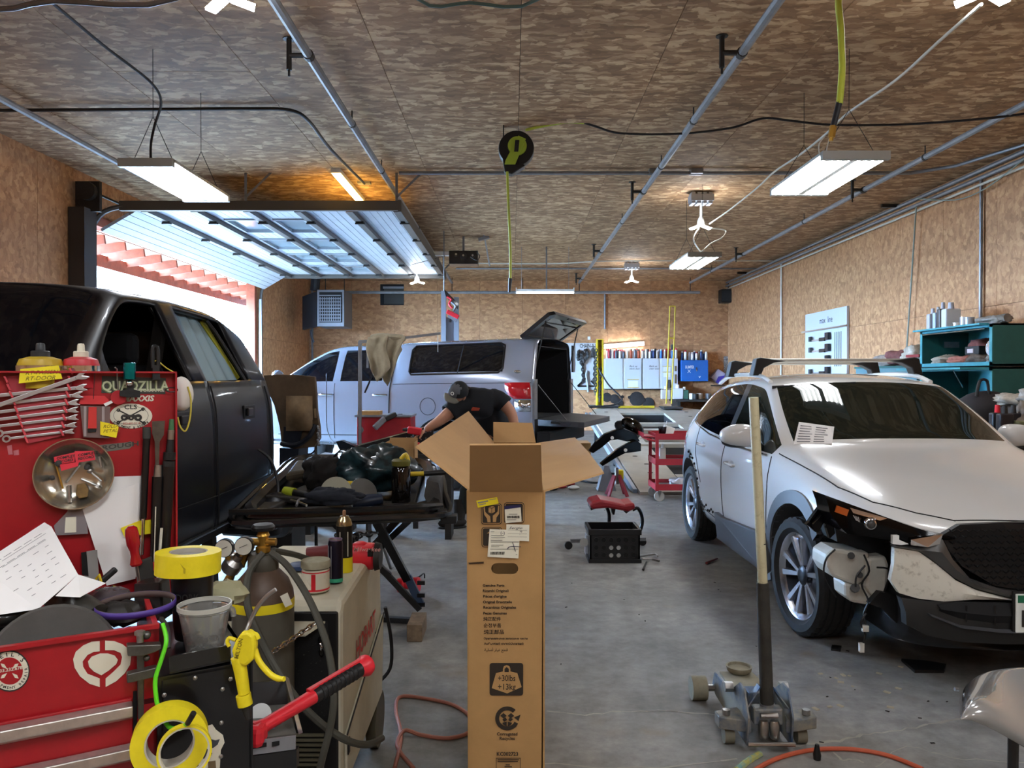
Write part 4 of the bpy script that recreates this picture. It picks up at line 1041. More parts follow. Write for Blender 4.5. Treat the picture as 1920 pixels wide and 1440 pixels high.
O('chassis_rail',MB().bx(-2.2,-2.05,2.2,7.2,.42,.56),M_dsteel,dk);O('chassis_rail',MB().bx(-3.35,-3.2,2.2,7.2,.42,.56),M_dsteel,dk)
for s,x in((1,-2.69),):
 for q in(-1,1):wheel(dk,Matrix.Translation((x+q*.84,2.3,.40)),q,r=.40,wd=.27,rr=.22,key='d',tread=48)
for q in(-1,1):O('body_mount',MB().cyl((-2.69+q*.6,5.3,0),(-2.69+q*.6,5.3,.42),.07,.05,n=8),M_dsteel,dk,'stand under the chassis')
mb=MB().tube([(-1.55,5.3,.60),(-1.62,5.5,.45),(-1.75,5.6,.40),(-2.1,5.6,.42)],.05,7,sub=3)
O('hanging_pipe',mb,M_dsteel,dk,smooth=1)
O('rear_spring',MB().prism([P(525,972,5.9),P(547,972,5.9),P(544,1000,5.9),P(536,1006,5.9),P(527,1000,5.9)],(0,.08,0)),M_blackp,dk)
# inner side of the pickup box standing behind the cab
bed=T('bed_side_panel','bare tan inner bed side with a wheel bulge, standing behind the dark cab','truck panel',(-1.8,6.3,0))
bz=6.25
out=[(494,704),(520,702),(556,703),(590,706),(592,730),(594,770),(599,800),(600,822),(590,838),(552,842),(528,836),(524,800),(514,760),(500,730)]
O('panel',MB().prism([P(px,py,bz)for px,py in out],(0,.05,0)),mat('tan_primer','5d4c39',.8,var=.3,vscale=7),bed,bevel=.004)
def bul(a,b_):
 return P(536+50*a,742+66*b_,bz-.05-.09*math.sin(math.pi*a)*math.sin(math.pi*b_))
O('wheel_bulge',MB().grid(bul,10,8),mat('tan_primer2','7a6549',.8,var=.3,vscale=9),bed,smooth=1)
mb=MB()
for k in range(6):mb.tube([P(560+k*6,766,bz-.02),P(561+k*6,790-abs(k-3)*3,bz-.035)],.01,5)
O('pressed_rib',mb,MATS['tan_primer2'],bed,kind='stuff')
mb=MB()
for k in range(9):mb.ell(P(596+(k%3),800+k*4.2,bz-.02),(.012,.012,.012),6,5)
O('weld_stud',mb,M_galv,bed,kind='stuff')
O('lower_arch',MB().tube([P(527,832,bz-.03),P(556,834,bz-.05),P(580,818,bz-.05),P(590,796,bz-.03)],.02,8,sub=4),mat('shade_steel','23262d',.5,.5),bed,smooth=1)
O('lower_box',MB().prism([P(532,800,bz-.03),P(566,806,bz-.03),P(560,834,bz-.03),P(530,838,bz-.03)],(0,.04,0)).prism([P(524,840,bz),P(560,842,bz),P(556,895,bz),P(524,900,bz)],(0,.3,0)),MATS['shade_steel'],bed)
O('prop_leg',MB().beam(P(592,838,bz+.02),G(592,1046)*1.0,.02,.02).cyl(P(592,836,bz+.02),Vector((P(592,836,bz).x,bz+.02,0)),.012,n=6),M_dsteel,bed)
O('support_block',MB().bx(-2.0,-1.75,6.1,6.5,0,.70),M_dsteel,bed)
# ------------------------------------------------------------------ overhead pipes, conduits, hoses
def pipe(label,pts,r,m=M_pipe,name='overhead_pipe',cat='pipe',group=None,sub=0,n=8,clips=(),parent=None):
 t=T(name,label,cat,pts[0],group=group)if clips else None
 o=O('pipe' if t else name,MB().tube(pts,r,n,sub=sub),m,t,None if t else label,None if t else cat,None if t else group,smooth=1)
 for c in clips:O('hanger',c,M_dsteel,t)
 return t or o
ZP=4.15
def thanger(x,y,s=-1):
 return MB().cyl((x+s*.16,y,H),(x+s*.16,y,ZP-.12),.022,n=8).cyl((x+s*.16,y,H),(x+s*.16,y,H-.02),.05,n=10).cyl((x+s*.16,y,ZP-.0),(x,y,ZP),.022,n=8).lathe([(.045,-.03),(.045,.03)],(x,y,ZP),(0,1,0),10).cyl((x+s*.16,y,ZP-.12),(x+s*.16,y,ZP-.17),.01,n=6)
def rod(x,y):return MB().cyl((x,y,H),(x,y,ZP),.008,n=5).lathe([(.042,-.015),(.042,.015)],(x,y,ZP),(0,1,0),10)
pipe('grey overhead pipe running back from the top edge left of centre',[(-1.66,2,ZP),(-1.66,21.3,ZP)],.037,clips=[thanger(-1.66,6.3),rod(-1.66,8.0),rod(-1.66,9.8),thanger(-1.66,13.5),rod(-1.66,17)])
pipe('grey overhead pipe running back above the hose reel and right of centre',[(1.86,2,ZP),(1.86,21.3,ZP)],.037,clips=[thanger(1.86,6.25),rod(1.86,7.9),thanger(1.86,10.9),rod(1.86,13),thanger(1.86,16),thanger(1.86,20.4,-1),rod(1.86,9.6)])
pipe('grey overhead pipe running back along the right wall',[(4.93,4,ZP),(4.93,21.3,ZP)],.035,clips=[rod(4.93,7.3),thanger(4.93,10.8),rod(4.93,9.2),rod(4.93,13),thanger(4.93,16.4),rod(4.93,19)])
pipe('grey overhead pipe running back toward the raised door at far left',[(-4.82,3,ZP),(-4.82,10.2,ZP)],.035,clips=[rod(-4.82,5.9)])
pipe('grey cross pipe hung low in front of the back wall',[(-4.8,21.3,3.88),(5.2,21.3,3.88)],.04,clips=[MB().cyl((x,21.3,3.88),(x,21.3,H),.012,n=5)for x in(-1.66,.3,1.86,4.93)])
pipe('thin conduit crossing the ceiling just behind the hose reel',[(-1.5,10.25,H-.06),(5.3,10.25,H-.06),(5.7,9.9,H-.06),(6.05,8.8,H-.06)],.024,M_galv,'conduit','conduit')
for x in(1.9,2.45):O('conduit_box',MB().box((x,10.25,H-.04),(.16,.12,.07)),M_galv,None,'small grey box on the thin ceiling conduit, '+('touching the overhead pipe' if x<2 else 'just right of the overhead pipe'),'box')
pipe('thin conduit crossing the ceiling near the back wall',[(-1.4,19.2,H-.06),(6.1,19.2,H-.06)],.022,M_galv,'conduit','conduit')
pipe('white cable crossing the ceiling near the back wall',[(-1.4,18.3,H-.06),(1,18.3,H-.07),(2.4,18.0,H-.05),(6.1,18.0,H-.05)],.016,M_cord,'cable','cable',sub=5)
for k,(x,z,r)in enumerate(((6.11,4.22,.032),(6.10,4.12,.03),(6.12,4.04,.018))):
 pipe(('thickest','middle','lowest')[k]+' of the three lines running along the top of the right wall',[(x,2,z),(x,21.9,z)],r,M_galv if k<2 else M_cord,'conduit','conduit')
pipe('black cable pair crossing the ceiling at left and bending back over the door',[P(0,207,7.84),P(300,205,7.84),P(470,204,7.84),P(545,207,7.84),P(580,228,8.08),P(620,280,9.0),P(683,344,10.6)],.018,M_dsteel,'cable','cable',sub=5)
O('cable_clip',MB().box(P(683,342,10.9),(.18,.1,.05)),M_galv,None,'grey end box of the cable pair above the raised door','box')
pipe('black power cord curving down to the left hanging fixture',[P(92,0,4.6),P(130,32,4.8),P(200,90,5.2),P(280,152,5.7),P(302,190,6.0),P(290,235,6.35),P(283,270,6.5),P(283,306,6.5)],.010,M_bcord,'power_cord','cord',sub=6)
pipe('grey hose sagging across the top left corner',[(-3.6,4.4,H-.03),P(-40,4,4.5),P(100,2,4.5),P(330,-3,4.5),(-1.62,4.6,H-.03)],.016,M_galv,'air_hose','hose',sub=4)
pipe('thin hose sagging at the top edge beside the centre',[(-.9,4.45,H-.03),P(780,-4,4.5),P(880,5,4.5),P(1010,-2,4.5),(.5,4.5,H-.03)],.010,mat('teal_line','5c7a78',.5),'air_hose','hose',sub=4)
pipe('white power cord draped from the top right corner to the far fixtures',[P(1840,8,4.7),P(1760,78,5.4),P(1680,150,6.0),P(1590,212,6.6),P(1550,250,7.2),P(1500,290,8.0),P(1452,322,9.0),P(1420,352,10),P(1370,392,11),P(1330,420,11.4)],.011,M_cord,'power_cord','cord',sub=5)
pipe('white cord looped below the nearest led lamp down to the far fixture',[P(1310,428,11.4),P(1300,448,11.3),P(1312,470,11.2),P(1322,478,11.1)],.010,M_cord,'power_cord','cord',sub=5)
pipe('white cord curling right of the nearest led lamp',[P(1330,428,11.4),P(1360,432,11.4),P(1354,446,11.3),P(1334,456,11.2),P(1318,470,11.1),P(1308,478,11.1)],.010,M_cord,'power_cord','cord',sub=5)
for k,a in enumerate(([(1546,256),(1536,270),(1536,286),(1541,297)],[(1556,258),(1551,275),(1548,295)])):
 pipe(('left','right')[k]+' one of two short cords above the fixture over the white car',[P(*p,6.42)for p in a],.006,M_cord,'power_cord','cord',sub=4)
 # hose reel
reel=T('hose_reel','black round hose reel with lime green side plate hanging from the ceiling','hose reel',P(968,318,8.5))
rc=P(968,281,8.5)
O('reel_body',MB().lathe([(.10,-.07),(.19,-.07),(.196,-.05),(.196,.05),(.19,.07),(.10,.07)],rc,(0,1,0),36),M_blackp,reel,smooth=1)
O('reel_foot',MB().prism([P(938,270,8.43),P(946,322,8.43),P(960,326,8.43),P(985,310,8.43),P(960,290,8.43)],(0,.14,0)),M_blackp,reel,bevel=.01)
M_lime=mat('lime_plastic','9bb43a',.45)
O('side_plate',MB().lathe([(0,-.02),(.10,-.02),(.105,-.005),(.105,0)],rc+Vector((.01,-.075,.02)),(0,1,0),28),M_lime,reel,smooth=1)
O('arm_plate',MB().prism([P(972,254,8.40),P(986,260,8.40),P(966,308,8.40),P(946,308,8.40),P(948,300,8.40)],(0,.012,0)),M_lime,reel,bevel=.003)
O('hub',MB().prism([P(966,262,8.385),P(974,262,8.385),P(972,284,8.385),P(964,284,8.385)],(0,.012,0)),M_blackp,reel,bevel=.004)
O('ceiling_bracket',MB().beam(P(944,236,8.5),P(992,236,8.5),.12,.012).beam(P(944,236,8.5),P(944,272,8.5),.10,.012,up=(1,0,0)),M_dsteel,reel)
br=P(968,236,8.5)
O('mounting_bolt',MB().cyl(br,(br.x,br.y,H),.01,n=6),M_dsteel,reel)
M_hoseg=mat('hose_green','b5c246',.5)
pipe('lime green feed hose from the reel that turns black along the ceiling',[P(985,244,8.5),P(1010,238,8.5),P(1060,229,8.4),P(1095,230,8.4)],.016,M_hoseg,'feed_hose','hose',sub=4)
hz=pipe('black air hose running right from the reel along the ceiling to the wall',[P(1095,230,8.4),P(1120,238,8.4),P(1165,250,8.4),P(1270,251,8.3),P(1370,240,8.2),P(1430,222,8.1),P(1480,226,8.0),P(1560,234,8.0),P(1700,233,7.9),P(1850,222,7.7),P(1930,212,7.6)],.012,M_bcord,'air_hose','hose',sub=5)
dh_=T('drop_hose','green drop hose hanging straight down from the hose reel','hose',P(955,550,8.4))
O('hose',MB().tube([P(951,322,8.4),P(954,400,8.4),P(957,470,8.4),P(957,524,8.4)],.014,8,sub=4),M_hoseg,dh_,smooth=1)
O('nozzle',MB().cyl(P(957,522,8.4),P(955,548,8.4),.022,.014,n=8),M_bcord,dh_)
yh=T('yellow_air_hose','thick yellow hose end hanging from the top edge with a brass fitting','hose',P(1560,264,3.6))
O('hose',MB().tube([(1.58,3.45,H-.03),P(1575,-60,3.57),P(1577,60,3.6),P(1579,130,3.6),P(1574,195,3.6)],.0155,12,sub=5),mat('hose_yellow','b9c43c',.5,var=.12),yh,smooth=1)
O('spring_guard',MB().tube([P(1574,190,3.6),P(1568,215,3.6),P(1562,238,3.6)],.014,10,sub=6),M_bcord,yh,smooth=1)
O('brass_fitting',MB().cyl(P(1562,236,3.6),P(1559,258,3.6),.016,n=6).cyl(P(1559,258,3.6),P(1558,265,3.6),.010,n=8),mat('brass','b98f3e',.35,.8),yh)
# black little vents on the right wall and ceiling stubs
for k,y in enumerate((8.6,12.2,20.0)):O('wall_bracket',MB().box((6.0,y,4.24),(.30,.05,.05)),M_blackm,None,('nearest','middle','farthest')[k]+' black bracket sticking out under the ceiling at the right wall','bracket')
# vertical wall conduits
def vcond(p,q,r,label,m=M_galv):pipe(label,[p,q],r,m,'wall_conduit','conduit')
a=XP(1840,325,6.13);vcond((6.13,a.y,4.1),(6.13,a.y,2.2),.022,'vertical conduit on the right wall, just left of the photo edge above the teal cabinet')
a=XP(1465,485,6.13);vcond((6.13,a.y,4.1),(6.13,a.y,1.0),.022,'vertical white pipe on the right wall far back, left of the tool board',M_white)
a=XP(1718,372,6.08);b_=XP(1700,655,6.08)
pipe('thin grey hose hanging down the right wall behind the roof bars',[(6.08,a.y,4.1),(6.08,(a.y+b_.y)/2,3.0),(6.08,b_.y,b_.z)],.012,mat('hose_grey','8e9a90',.6),'air_hose','hose',sub=3)
pipe('thin sagging line at the top right corner of the wall',[XP(1718,372,6.05),XP(1790,375,6.05),XP(1850,352,6.05),XP(1930,290,6.05)],.008,MATS['hose_grey'],'air_hose','hose',sub=4)
vcond((P(538,520,19.5).x,21.96,4.2),(P(538,520,19.5).x,21.96,1.0),.03,'vertical conduit on the dark wall left of the heater')
vcond((-1.5+4.15,21.95,3.9),(2.65,21.95,2.9),.03,'vertical conduit running down the back wall to the yellow tower')
O('wall_conduit',MB().tube([P(840,430,17),P(905,425,14.5),P(918,498,17)],.02,6),M_galv,None,'slanting conduit behind the black door opener','conduit')
# ------------------------------------------------------------------ back wall
def bw(px,py,off=0.0):return P(px,py,YB-off)
def wallbox(px0,py0,px1,py1,off,th):a,b_=bw(px0,py0,off),bw(px1,py1,off);return MB().bx(a.x,b_.x,YB-off,YB-off+th,b_.z,a.z)
he=T('unit_heater','dark grey unit heater with a grid front high in the back left corner','heater',P(610,612,19.9))
a,b_=P(594,543,19.6),P(645,612,19.6)
O('cabinet',MB().bx(a.x,b_.x,19.62,20.6,b_.z,a.z),mat('heater_grey','6c6c70',.5,.2),he,bevel=.01)
O('opening',MB().bx(a.x+.06,b_.x-.05,19.60,19.615,b_.z+.1,a.z-.06),M_gap,he)
for k in range(10):O('louvre',MB().box((a.x+.09+k*(b_.x-a.x-.18)/9,19.59,(a.z+b_.z)/2-.03),(.02,.02,a.z-b_.z-.32)),MATS['heater_grey'],he)
for k in range(9):O('louvre',MB().box(((a.x+b_.x)/2,19.575,b_.z+.13+k*(a.z-b_.z-.28)/8),(b_.x-a.x-.14,.02,.022)),MATS['heater_grey'],he)
O('side_casing',MB().prism([P(567,556,20.4),P(594,546,19.66),P(594,612,19.66),P(567,618,20.4)],(0,.2,0)),mat('heater_dark','2c2f35',.6),he)
O('flue',MB().tube([P(592,520,20.2),P(590,545,20.2)],.12,10).tube([P(583,618,20),P(584,630,20),P(588,642,20)],.03,6),MATS['heater_dark'],he)
O('hanger_rod',MB().cyl((a.x+.1,20.1,a.z),(a.x+.1,20.1,H),.012,n=6).cyl((b_.x-.1,20.1,a.z),(b_.x-.1,20.1,H),.012,n=6),M_dsteel,he)
v=T('wall_vent','small dark shuttered opening in the back wall','vent',bw(735,572,.1))
O('recess',wallbox(713,533,757,572,.02,.03),M_gap,v);O('shutter',wallbox(720,541,757,570,.03,.01),mat('shutter_dark','35342f',.6),v);O('slat',wallbox(718,537,757,541,.04,.02),M_galv,v)
wsp=T('wall_speaker','black speaker mounted high in the back right corner','speaker',bw(1365,567,.3))
O('case',wallbox(1353,542,1376,567,.36,.34),M_blackp,wsp,bevel=.01);O('grille',wallbox(1355,545,1374,565,.375,.01),mat('mesh_dark','2a2a2c',.8),wsp)
O('bracket',MB().bx(bw(1364,530).x,bw(1366,530).x,21.9,21.98,bw(1364,545).z,bw(1364,530).z),M_blackp,wsp)
O('thermostat',wallbox(1102,631,1107,637,.04,.04),M_white,None,'tiny white box on the back wall left of the yellow tower','wall switch',bevel=.006)
# wall cabinets
cabs=[(1135,1168),(1171,1203),(1205,1236),(1240,1271)]
for k in range(2):
 c=T('wall_cabinet',('left white wall cabinet next to the yellow tower, spray cans above' if k==0 else 'right white wall cabinet with yellow paint marks, behind the thin yellow frame'),'cabinet',bw(1135+k*70,729,.3),group='white wall cabinets')
 x0,x1=cabs[2*k][0],cabs[2*k+1][1]
 O('body',wallbox(x0,672,x1,729,.40,.38),M_white,c)
 for q in(0,1):
  d0,d1=cabs[2*k+q]
  O('door',wallbox(d0+.4,672.5,d1-.4,728,.425,.02),mat('cab_white','c9ccd0',.4),c,bevel=.003)
 O('base_strip',wallbox(x0,729,x1,730.5,.40,.38),M_blackp,c)
 if k==0:O('pocket',wallbox(1178,714,1196,727,.44,.01),mat('pale','e6e6ea',.5),c);O('tape_mark',wallbox(1176,711,1198,712.2,.441,.005),M_yel,c);O('tape_mark',wallbox(1176,726,1198,727,.441,.005),M_yel,c)
 else:
  for y in(688,699):O('pocket',wallbox(1244,y,1257,y+8,.44,.01),MATS['pale'],c);O('tape_mark',wallbox(1242,y-1.6,1259,y-.6,.441,.005),M_yel,c)
  O('opening',wallbox(1265,686,1269,696,.43,.01),mat('slot_tan','6b5a3a',.8),c);O('opening',wallbox(1265,702,1269,719,.43,.01),MATS['slot_tan'],c)
 mb=MB();a=bw(1180 if k==0 else 1217,688,.44)
 put_text(mb,'Back up\nblack dust' if k==0 else 'Back up\nclear coat',a,(1,0,0),(0,0,1),.07,shear=.3);O('handwriting',mb,M_ink,c,recalc=False)
bc_=T('blue_cabinet','blue steel wall cabinet with white lettering in the back right corner','cabinet',bw(1302,715,.3))
O('body',wallbox(1277,675,1328,715,.45,.43),mat('cab_blue','1660ad',.35,coat=.3),bc_,bevel=.01);O('door',wallbox(1278,676,1327.5,714,.465,.012),MATS['cab_blue'],bc_,bevel=.004)
mb=MB();a=bw(1285,691,.47);put_text(mb,'BUMPER',a,(1,0,0),(0,0,1),.12,bold=.02,sx=.55);a=bw(1289,699,.47);put_text(mb,'X',a,(1,0,0),(0,0,1),.13,bold=.01);a=bw(1310,709,.47);put_text(mb,'v',a,(1,0,0),(0,0,1),.12,bold=.02)
O('lettering',mb,M_white,bc_,recalc=False);O('door_handle',MB().beam(bw(1306,689,.48),bw(1306,696,.48),.02,.02),M_steel,bc_)
# spray cans and bottles: one built, the rest copied
canc=['d5d6da','1c1e26','b3424a','3f6fb0','7d8088','e8e8ea','2e3f66','a04a2f','58606a','c9b9a8']
cm=[mat('can_'+c,c,.35,.3)for c in canc];M_capw=mat('cap_white','e6e6e6',.5)
def make_can(r,h,mm,cap,loc,label,group):
 t=T('spray_can',label,'spray can',loc,group=group)
 x,y,z=loc
 O('body',MB().lathe([(r*.9,0),(r,.006),(r,h*.78),(r*.85,h*.84),(r*.5,h*.86)],loc,n=10),mm,t,smooth=1)
 O('cap',MB().lathe([(r*.72,h*.84),(r*.72,h*.97),(r*.6,h),(0,h)],loc,n=10),cap,t,smooth=1)
 return t
protos={}
def can_at(px,base_px,off,k,label,group,h=.26,r=.033):
 p=bw(px,base_px,off);key=k%10
 if key not in protos:
  protos[key]=make_can(r,h,cm[key],(M_capw,M_blackp,M_redp)[key%3],p,label,group);return protos[key]
 sc=rnd.uniform(.82,1.1);c=copy_tree(protos[key],p,None,label,group);c.scale=(1.15,1.15,sc);return c
def ordn(k):k+=1;return f'{k}'+('th' if 10<k%100<14 else{1:'st',2:'nd',3:'rd'}.get(k%10,'th'))
adj={0:'pale',1:'black',2:'red',3:'blue',4:'grey',5:'white',6:'navy',7:'rusty',8:'slate',9:'beige'}
cn=0
CT=bw(1200,672,.2).z
for k in range(38):
 px=1138+k*3.5
 if 1198<px<1201.5:continue
 p=can_at(px,672,.16+.14*(k%2),(ck:=rnd.choice(range(10))),f'{adj[ck]} spray can, {ordn(k)} from the left in the row on the white wall cabinets','spray cans on the white cabinets')
 p.location.z=CT+.001
BT=bw(1300,675,.2).z+.001
for k,px in enumerate((1279,1285,1293,1298,1302,1306,1311,1315,1320,1324)):
 p=can_at(px,675,.18+.12*(k%2),(ck:=rnd.choice(range(10))),f'{adj[ck]} spray can, {ordn(k)} from the left on top of the blue wall cabinet','spray cans on the blue cabinet');p.location.z=BT
 # frame-gauge board, chains
gb=T('tool_board','white hanging board with black lettering, clamps and chains on the back wall','tool board',bw(1092,732,.1))
O('board',wallbox(1050,643,1120,731,.06,.04),mat('board_white','c8cacb',.5,var=.06),gb)
mb=MB();put_text(mb,'CHAIN-A-LINER',bw(1087,652,.065),(1,0,0),(0,0,1),.16,bold=.015,sx=.62);O('lettering',mb,M_ink,gb,recalc=False)
O('board_frame',MB().beam(bw(1073,648,.1),bw(1073,698,.1),.05,.05).beam(bw(1083,724,.1),bw(1100,708,.1),.05,.05).beam(bw(1083,724,.1),bw(1118,724,.1),.05,.05).beam(bw(1108,714,.1),bw(1118,724,.1),.05,.05),M_blackm,gb)
M_iron=mat('cast_iron','4c4b4a',.6,.5,var=.3)
for k,(px,py,n)in enumerate(((1086,660,6),(1092,662,8),(1100,658,6),(1112,656,5))):
 t=T('pulling_clamp',['clamp cluster hanging second from the left on the white board','heaviest clamp cluster hanging in the middle of the white board','blue-grey clamp cluster hanging right of the middle of the white board','hook with a chain at the right edge of the white board'][k],'clamp',bw(px,py+20,.15),group='clamps on the white board')
 mb=MB()
 for q in range(n):mb.ell(bw(px+rnd.uniform(-3,3),py+q*2.6,.16),(.05,.05,.06),7,5,jit=.2)
 O('jaw',mb,M_iron,t,smooth=1)
 O('hook',MB().tube([bw(px,py-4,.08),bw(px+1,py-2,.12),bw(px,py,.14)],.02,6),M_iron,t)
def chain(name,p,q,n,r,w_,label,m=M_iron,parent=None,sag=0):
 t=T(name,label,'chain',q)
 for k in range(n):
  a=Vector(p).lerp(Vector(q),(k+.5)/n);d=(Vector(q)-Vector(p));L_=d.length/n*.72;d.normalize()
  a.z-=sag*4*((k+.5)/n)*(1-(k+.5)/n)
  u,v,_=frame_of(d);s_=u if k%2 else v
  O('link',MB().tube([a+d*(L_*math.cos(t2*math.pi/5))+s_*(w_*math.sin(t2*math.pi/5))for t2 in range(10)],r,5,closed=True),m,t,smooth=1)
 return t
chain('chain',bw(1117,656,.12),bw(1114,720,.12),12,.018,.035,'chain hanging at the right edge of the white board')
chain('chain',bw(1092,680,.12),bw(1094,716,.12),7,.018,.035,'short chain hanging from the middle clamps')
O('shackle_tool',MB().tube([bw(1101,695,.12),bw(1099,702,.12),bw(1101,716,.12),bw(1103,735,.12)],.035,6),M_galv,None,'silver pulling tool hanging low on the white board','tool')
# yellow towers of the frame bench
ty=T('pulling_tower','thick yellow steel tower standing at the back left of the frame bench','frame puller',P(1125,755,17.2))
a,b_=P(1118,636,17.2),P(1131,756,17.2);hw=.035
ty_parts=MB().bx(a.x,a.x+.035,17.15,17.3,.90,a.z);O('post',ty_parts,M_yel,ty);O('post',MB().bx(b_.x-.035,b_.x,17.15,17.3,.90,a.z),M_yel,ty);O('top_plate',MB().bx(a.x,b_.x,17.13,17.3,a.z-.02,a.z),M_yel,ty)
O('web',MB().bx(a.x+.03,b_.x-.03,17.26,17.29,b_.z-.9,a.z-.02),mat('yel_dirty','8d7418',.6,var=.4,vscale=12),ty)
O('base_plate',MB().bx(a.x-.15,b_.x+.35,17.0,17.5,.86,.90),M_iron,ty)
chain('chain',P(1118,655,17.0),P(1116,740,17.0),16,.012,.028,'long chain hanging down the thick yellow tower')
chain('chain',P(1126,690,17.05),P(1124,752,17.0),10,.012,.028,'short chain at the foot of the thick yellow tower')
pipe('black hydraulic hose looping from the yellow tower to the bench',[P(1122,690,17.0),P(1140,720,16.9),P(1162,742,16.8),P(1166,750,16.8),P(1155,758,16.8),P(1130,762,16.8),P(1105,764,16.8)],.018,M_bcord,'hydraulic_hose','hose',sub=5)
t2=T('pulling_tower','slim yellow ladder frame standing at the back right of the frame bench','frame puller',P(1258,757,17.0))
def ybar(p,q,r=.014):return O('rail',MB().tube([p,q],r,6),M_yel,t2)
ybar(P(1256,574,17),P(1254,634,17));ybar(P(1266,574,17),P(1264,634,17));ybar(P(1256,574,17),P(1266,574,17));ybar(P(1253,634,17),P(1265,634,17),.018)
ybar(P(1254,634,17),P(1249,757,17),.017);ybar(P(1264,634,17),P(1259,757,17),.017)
O('valve',MB().cyl(P(1260,646,17.02),P(1260,656,17.02),.03,n=8).cyl(P(1255,727,17.02),P(1255,712,17.02),.05,.03,n=8),M_iron,t2)
O('base_plate',MB().bx(P(1240,756,17).x,P(1275,756,17).x,16.7,17.3,.84,.88),M_iron,t2)
# bench under the blue cabinet with jugs
wb=T('work_bench','dark cluttered workbench against the back wall behind the white crossover','workbench',(P(1320,755,21.4).x,21.4,0))
O('bench_top',MB().bx(P(1262,750,21.4).x,6.1,21.0,21.95,.86,.92),mat('bench_dark','2b2621',.8),wb)
for x in(P(1266,750,21.4).x,5.9):O('leg',MB().bx(x,x+.08,21.1,21.9,0,.86),MATS['bench_dark'],wb)
O('lower_shelf',MB().bx(P(1268,750,21.4).x,6.1,21.1,21.95,.3,.34),MATS['bench_dark'],wb)
def jug(px,py,d,w_,h,m,label,cap=M_capw,name='jug',cat='jug',zb=None,group=None):
 p=P(px,py,d)
 if zb is not None:p.z=zb
 t=T(name,label,cat,p,group=group)
 O('body',MB().box(p+Vector((0,0,h*.38)),(w_,w_*.6,h*.76)),m,t,bevel=min(.02,w_*.12))
 O('cap',MB().cyl(p+Vector((0,0,h*.74)),p+Vector((0,0,h)),w_*.2,w_*.16,n=10),cap,t)
 return t
jug(1270,748,21.5,.30,.40,mat('j_white','d9d8da',.5),'white jug with purple label on the back workbench',zb=.921)
jug(1283,747,21.5,.22,.34,mat('j_green','3e6654',.5),'dark green jug beside the white jug on the back workbench',zb=.921)
jug(1248,750,21.5,.26,.36,mat('j_beige','b9b0a6',.5),'beige jug behind the slim yellow frame',zb=.921)
for k,(px,d)in enumerate(((1312,21.5),(1328,21.4),(1298,21.3),(1304,21.2))):
 O('paint_tin',MB().lathe([(.08,0),(.085,.01),(.085,.15),(.08,.16)],(P(px,745,d).x,d,.92),n=14),(M_capw,M_galv,M_white,M_dsteel)[k],None,'small paint tin on the back workbench, '+('third','fourth','first','second')[k]+' from the green jug','tin','tins on the back workbench',smooth=1)
for k in range(8):
 O('parts_box',MB().box((P(1278+k*8,760,21.2).x,21.15+.03*(k%3),.341+.09),(.25,.25,.18),rnd.uniform(-.2,.2)),(M_galv,M_white,M_iron,M_card)[k%4],None,f'small box of parts, {ordn(k)} from the left on the shelf under the back workbench','box','boxes under the back workbench')
O('wall_chart',MB().prism([bw(1357,668,.03),bw(1377,668,.03),bw(1377,710,.03),bw(1357,710,.03)],(0,.01,0)),mat('chart','a6a39f',.7,col2='45434a',vscale=30,vc=.5),None,'printed chart pinned on the back wall beside the roof bars','poster')
pk=T('parcel','white and purple carton lying tilted right of the blue cabinet','carton',bw(1345,720,.3))
O('carton',MB().prism([bw(1333,708,.25),bw(1347,692,.25),bw(1360,700,.25),bw(1350,721,.25)],(0,.2,0)),mat('parcel','a79fb0',.6),pk);O('label_strip',MB().prism([bw(1347,706,.26),bw(1359,704,.26),bw(1353,719,.26),bw(1342,717,.26)],(0,.01,0)),mat('purple','3d3390',.5),pk)
O('bench_shelf',MB().bx(bw(1332,720).x,6.1,21.6,21.95,bw(1340,722,.3).z-.03,bw(1340,722,.3).z),MATS['bench_dark'],wb)
# ellipses of soot on the back wall are things leaning there: spare discs
for k,(px,py,r)in enumerate(((1138,745,9),(1152,748,9),(1160,756,9),(1167,744,3),(1180,745,3),(1194,748,14),(1206,750,5),(1216,756,11))):
 c=bw(px,py,.03);O('wall_stain',MB().lathe([(0,0),(r/65.5,0),(r/65.5*.9,.006),(0,.008)],c,(0,-1,.1),14),mat('soot','332d2b',.9,var=.2),bpy.data.objects['wall_back'],smooth=1)
 # lift column with tools
lc=T('lift_column','grey steel lift column with red tools hanging on it behind the silver pickup','lift column',(P(842,640,14.5).x,14.5,0))
a,b_=P(827,545,14.5),P(860,640,14.5)
O('post',MB().bx(a.x,a.x+.09,14.5,14.62,0,a.z),mat('lift_grey','8f98a2',.4,.4),lc);O('post',MB().bx(b_.x-.09,b_.x,14.5,14.62,0,a.z-.12),MATS['lift_grey'],lc)
O('cross_plate',MB().prism([P(832,541,14.48),P(860,570,14.48),P(858,580,14.48),P(836,556,14.48)],(0,.02,0)),M_blackm,lc);O('back_web',MB().bx(a.x+.06,b_.x-.05,14.6,14.62,0,a.z-.5),MATS['lift_grey'],lc)
O('ceiling_rod',MB().cyl((a.x+.05,14.55,a.z),(a.x+.05,14.55,H),.01,n=5),M_galv,lc)
rw=T('rivet_gun','red and grey power tool hanging on the grey lift column','power tool',P(850,602,14.4))
O('body',MB().beam(P(838,584,14.4),P(860,595,14.4),.09,.08),M_redp,rw,bevel=.01);O('nose',MB().beam(P(840,592,14.4),P(856,602,14.4),.07,.05),M_galv,rw);O('grip',MB().beam(P(846,596,14.4),P(844,604,14.4),.04,.04),M_blackp,rw)
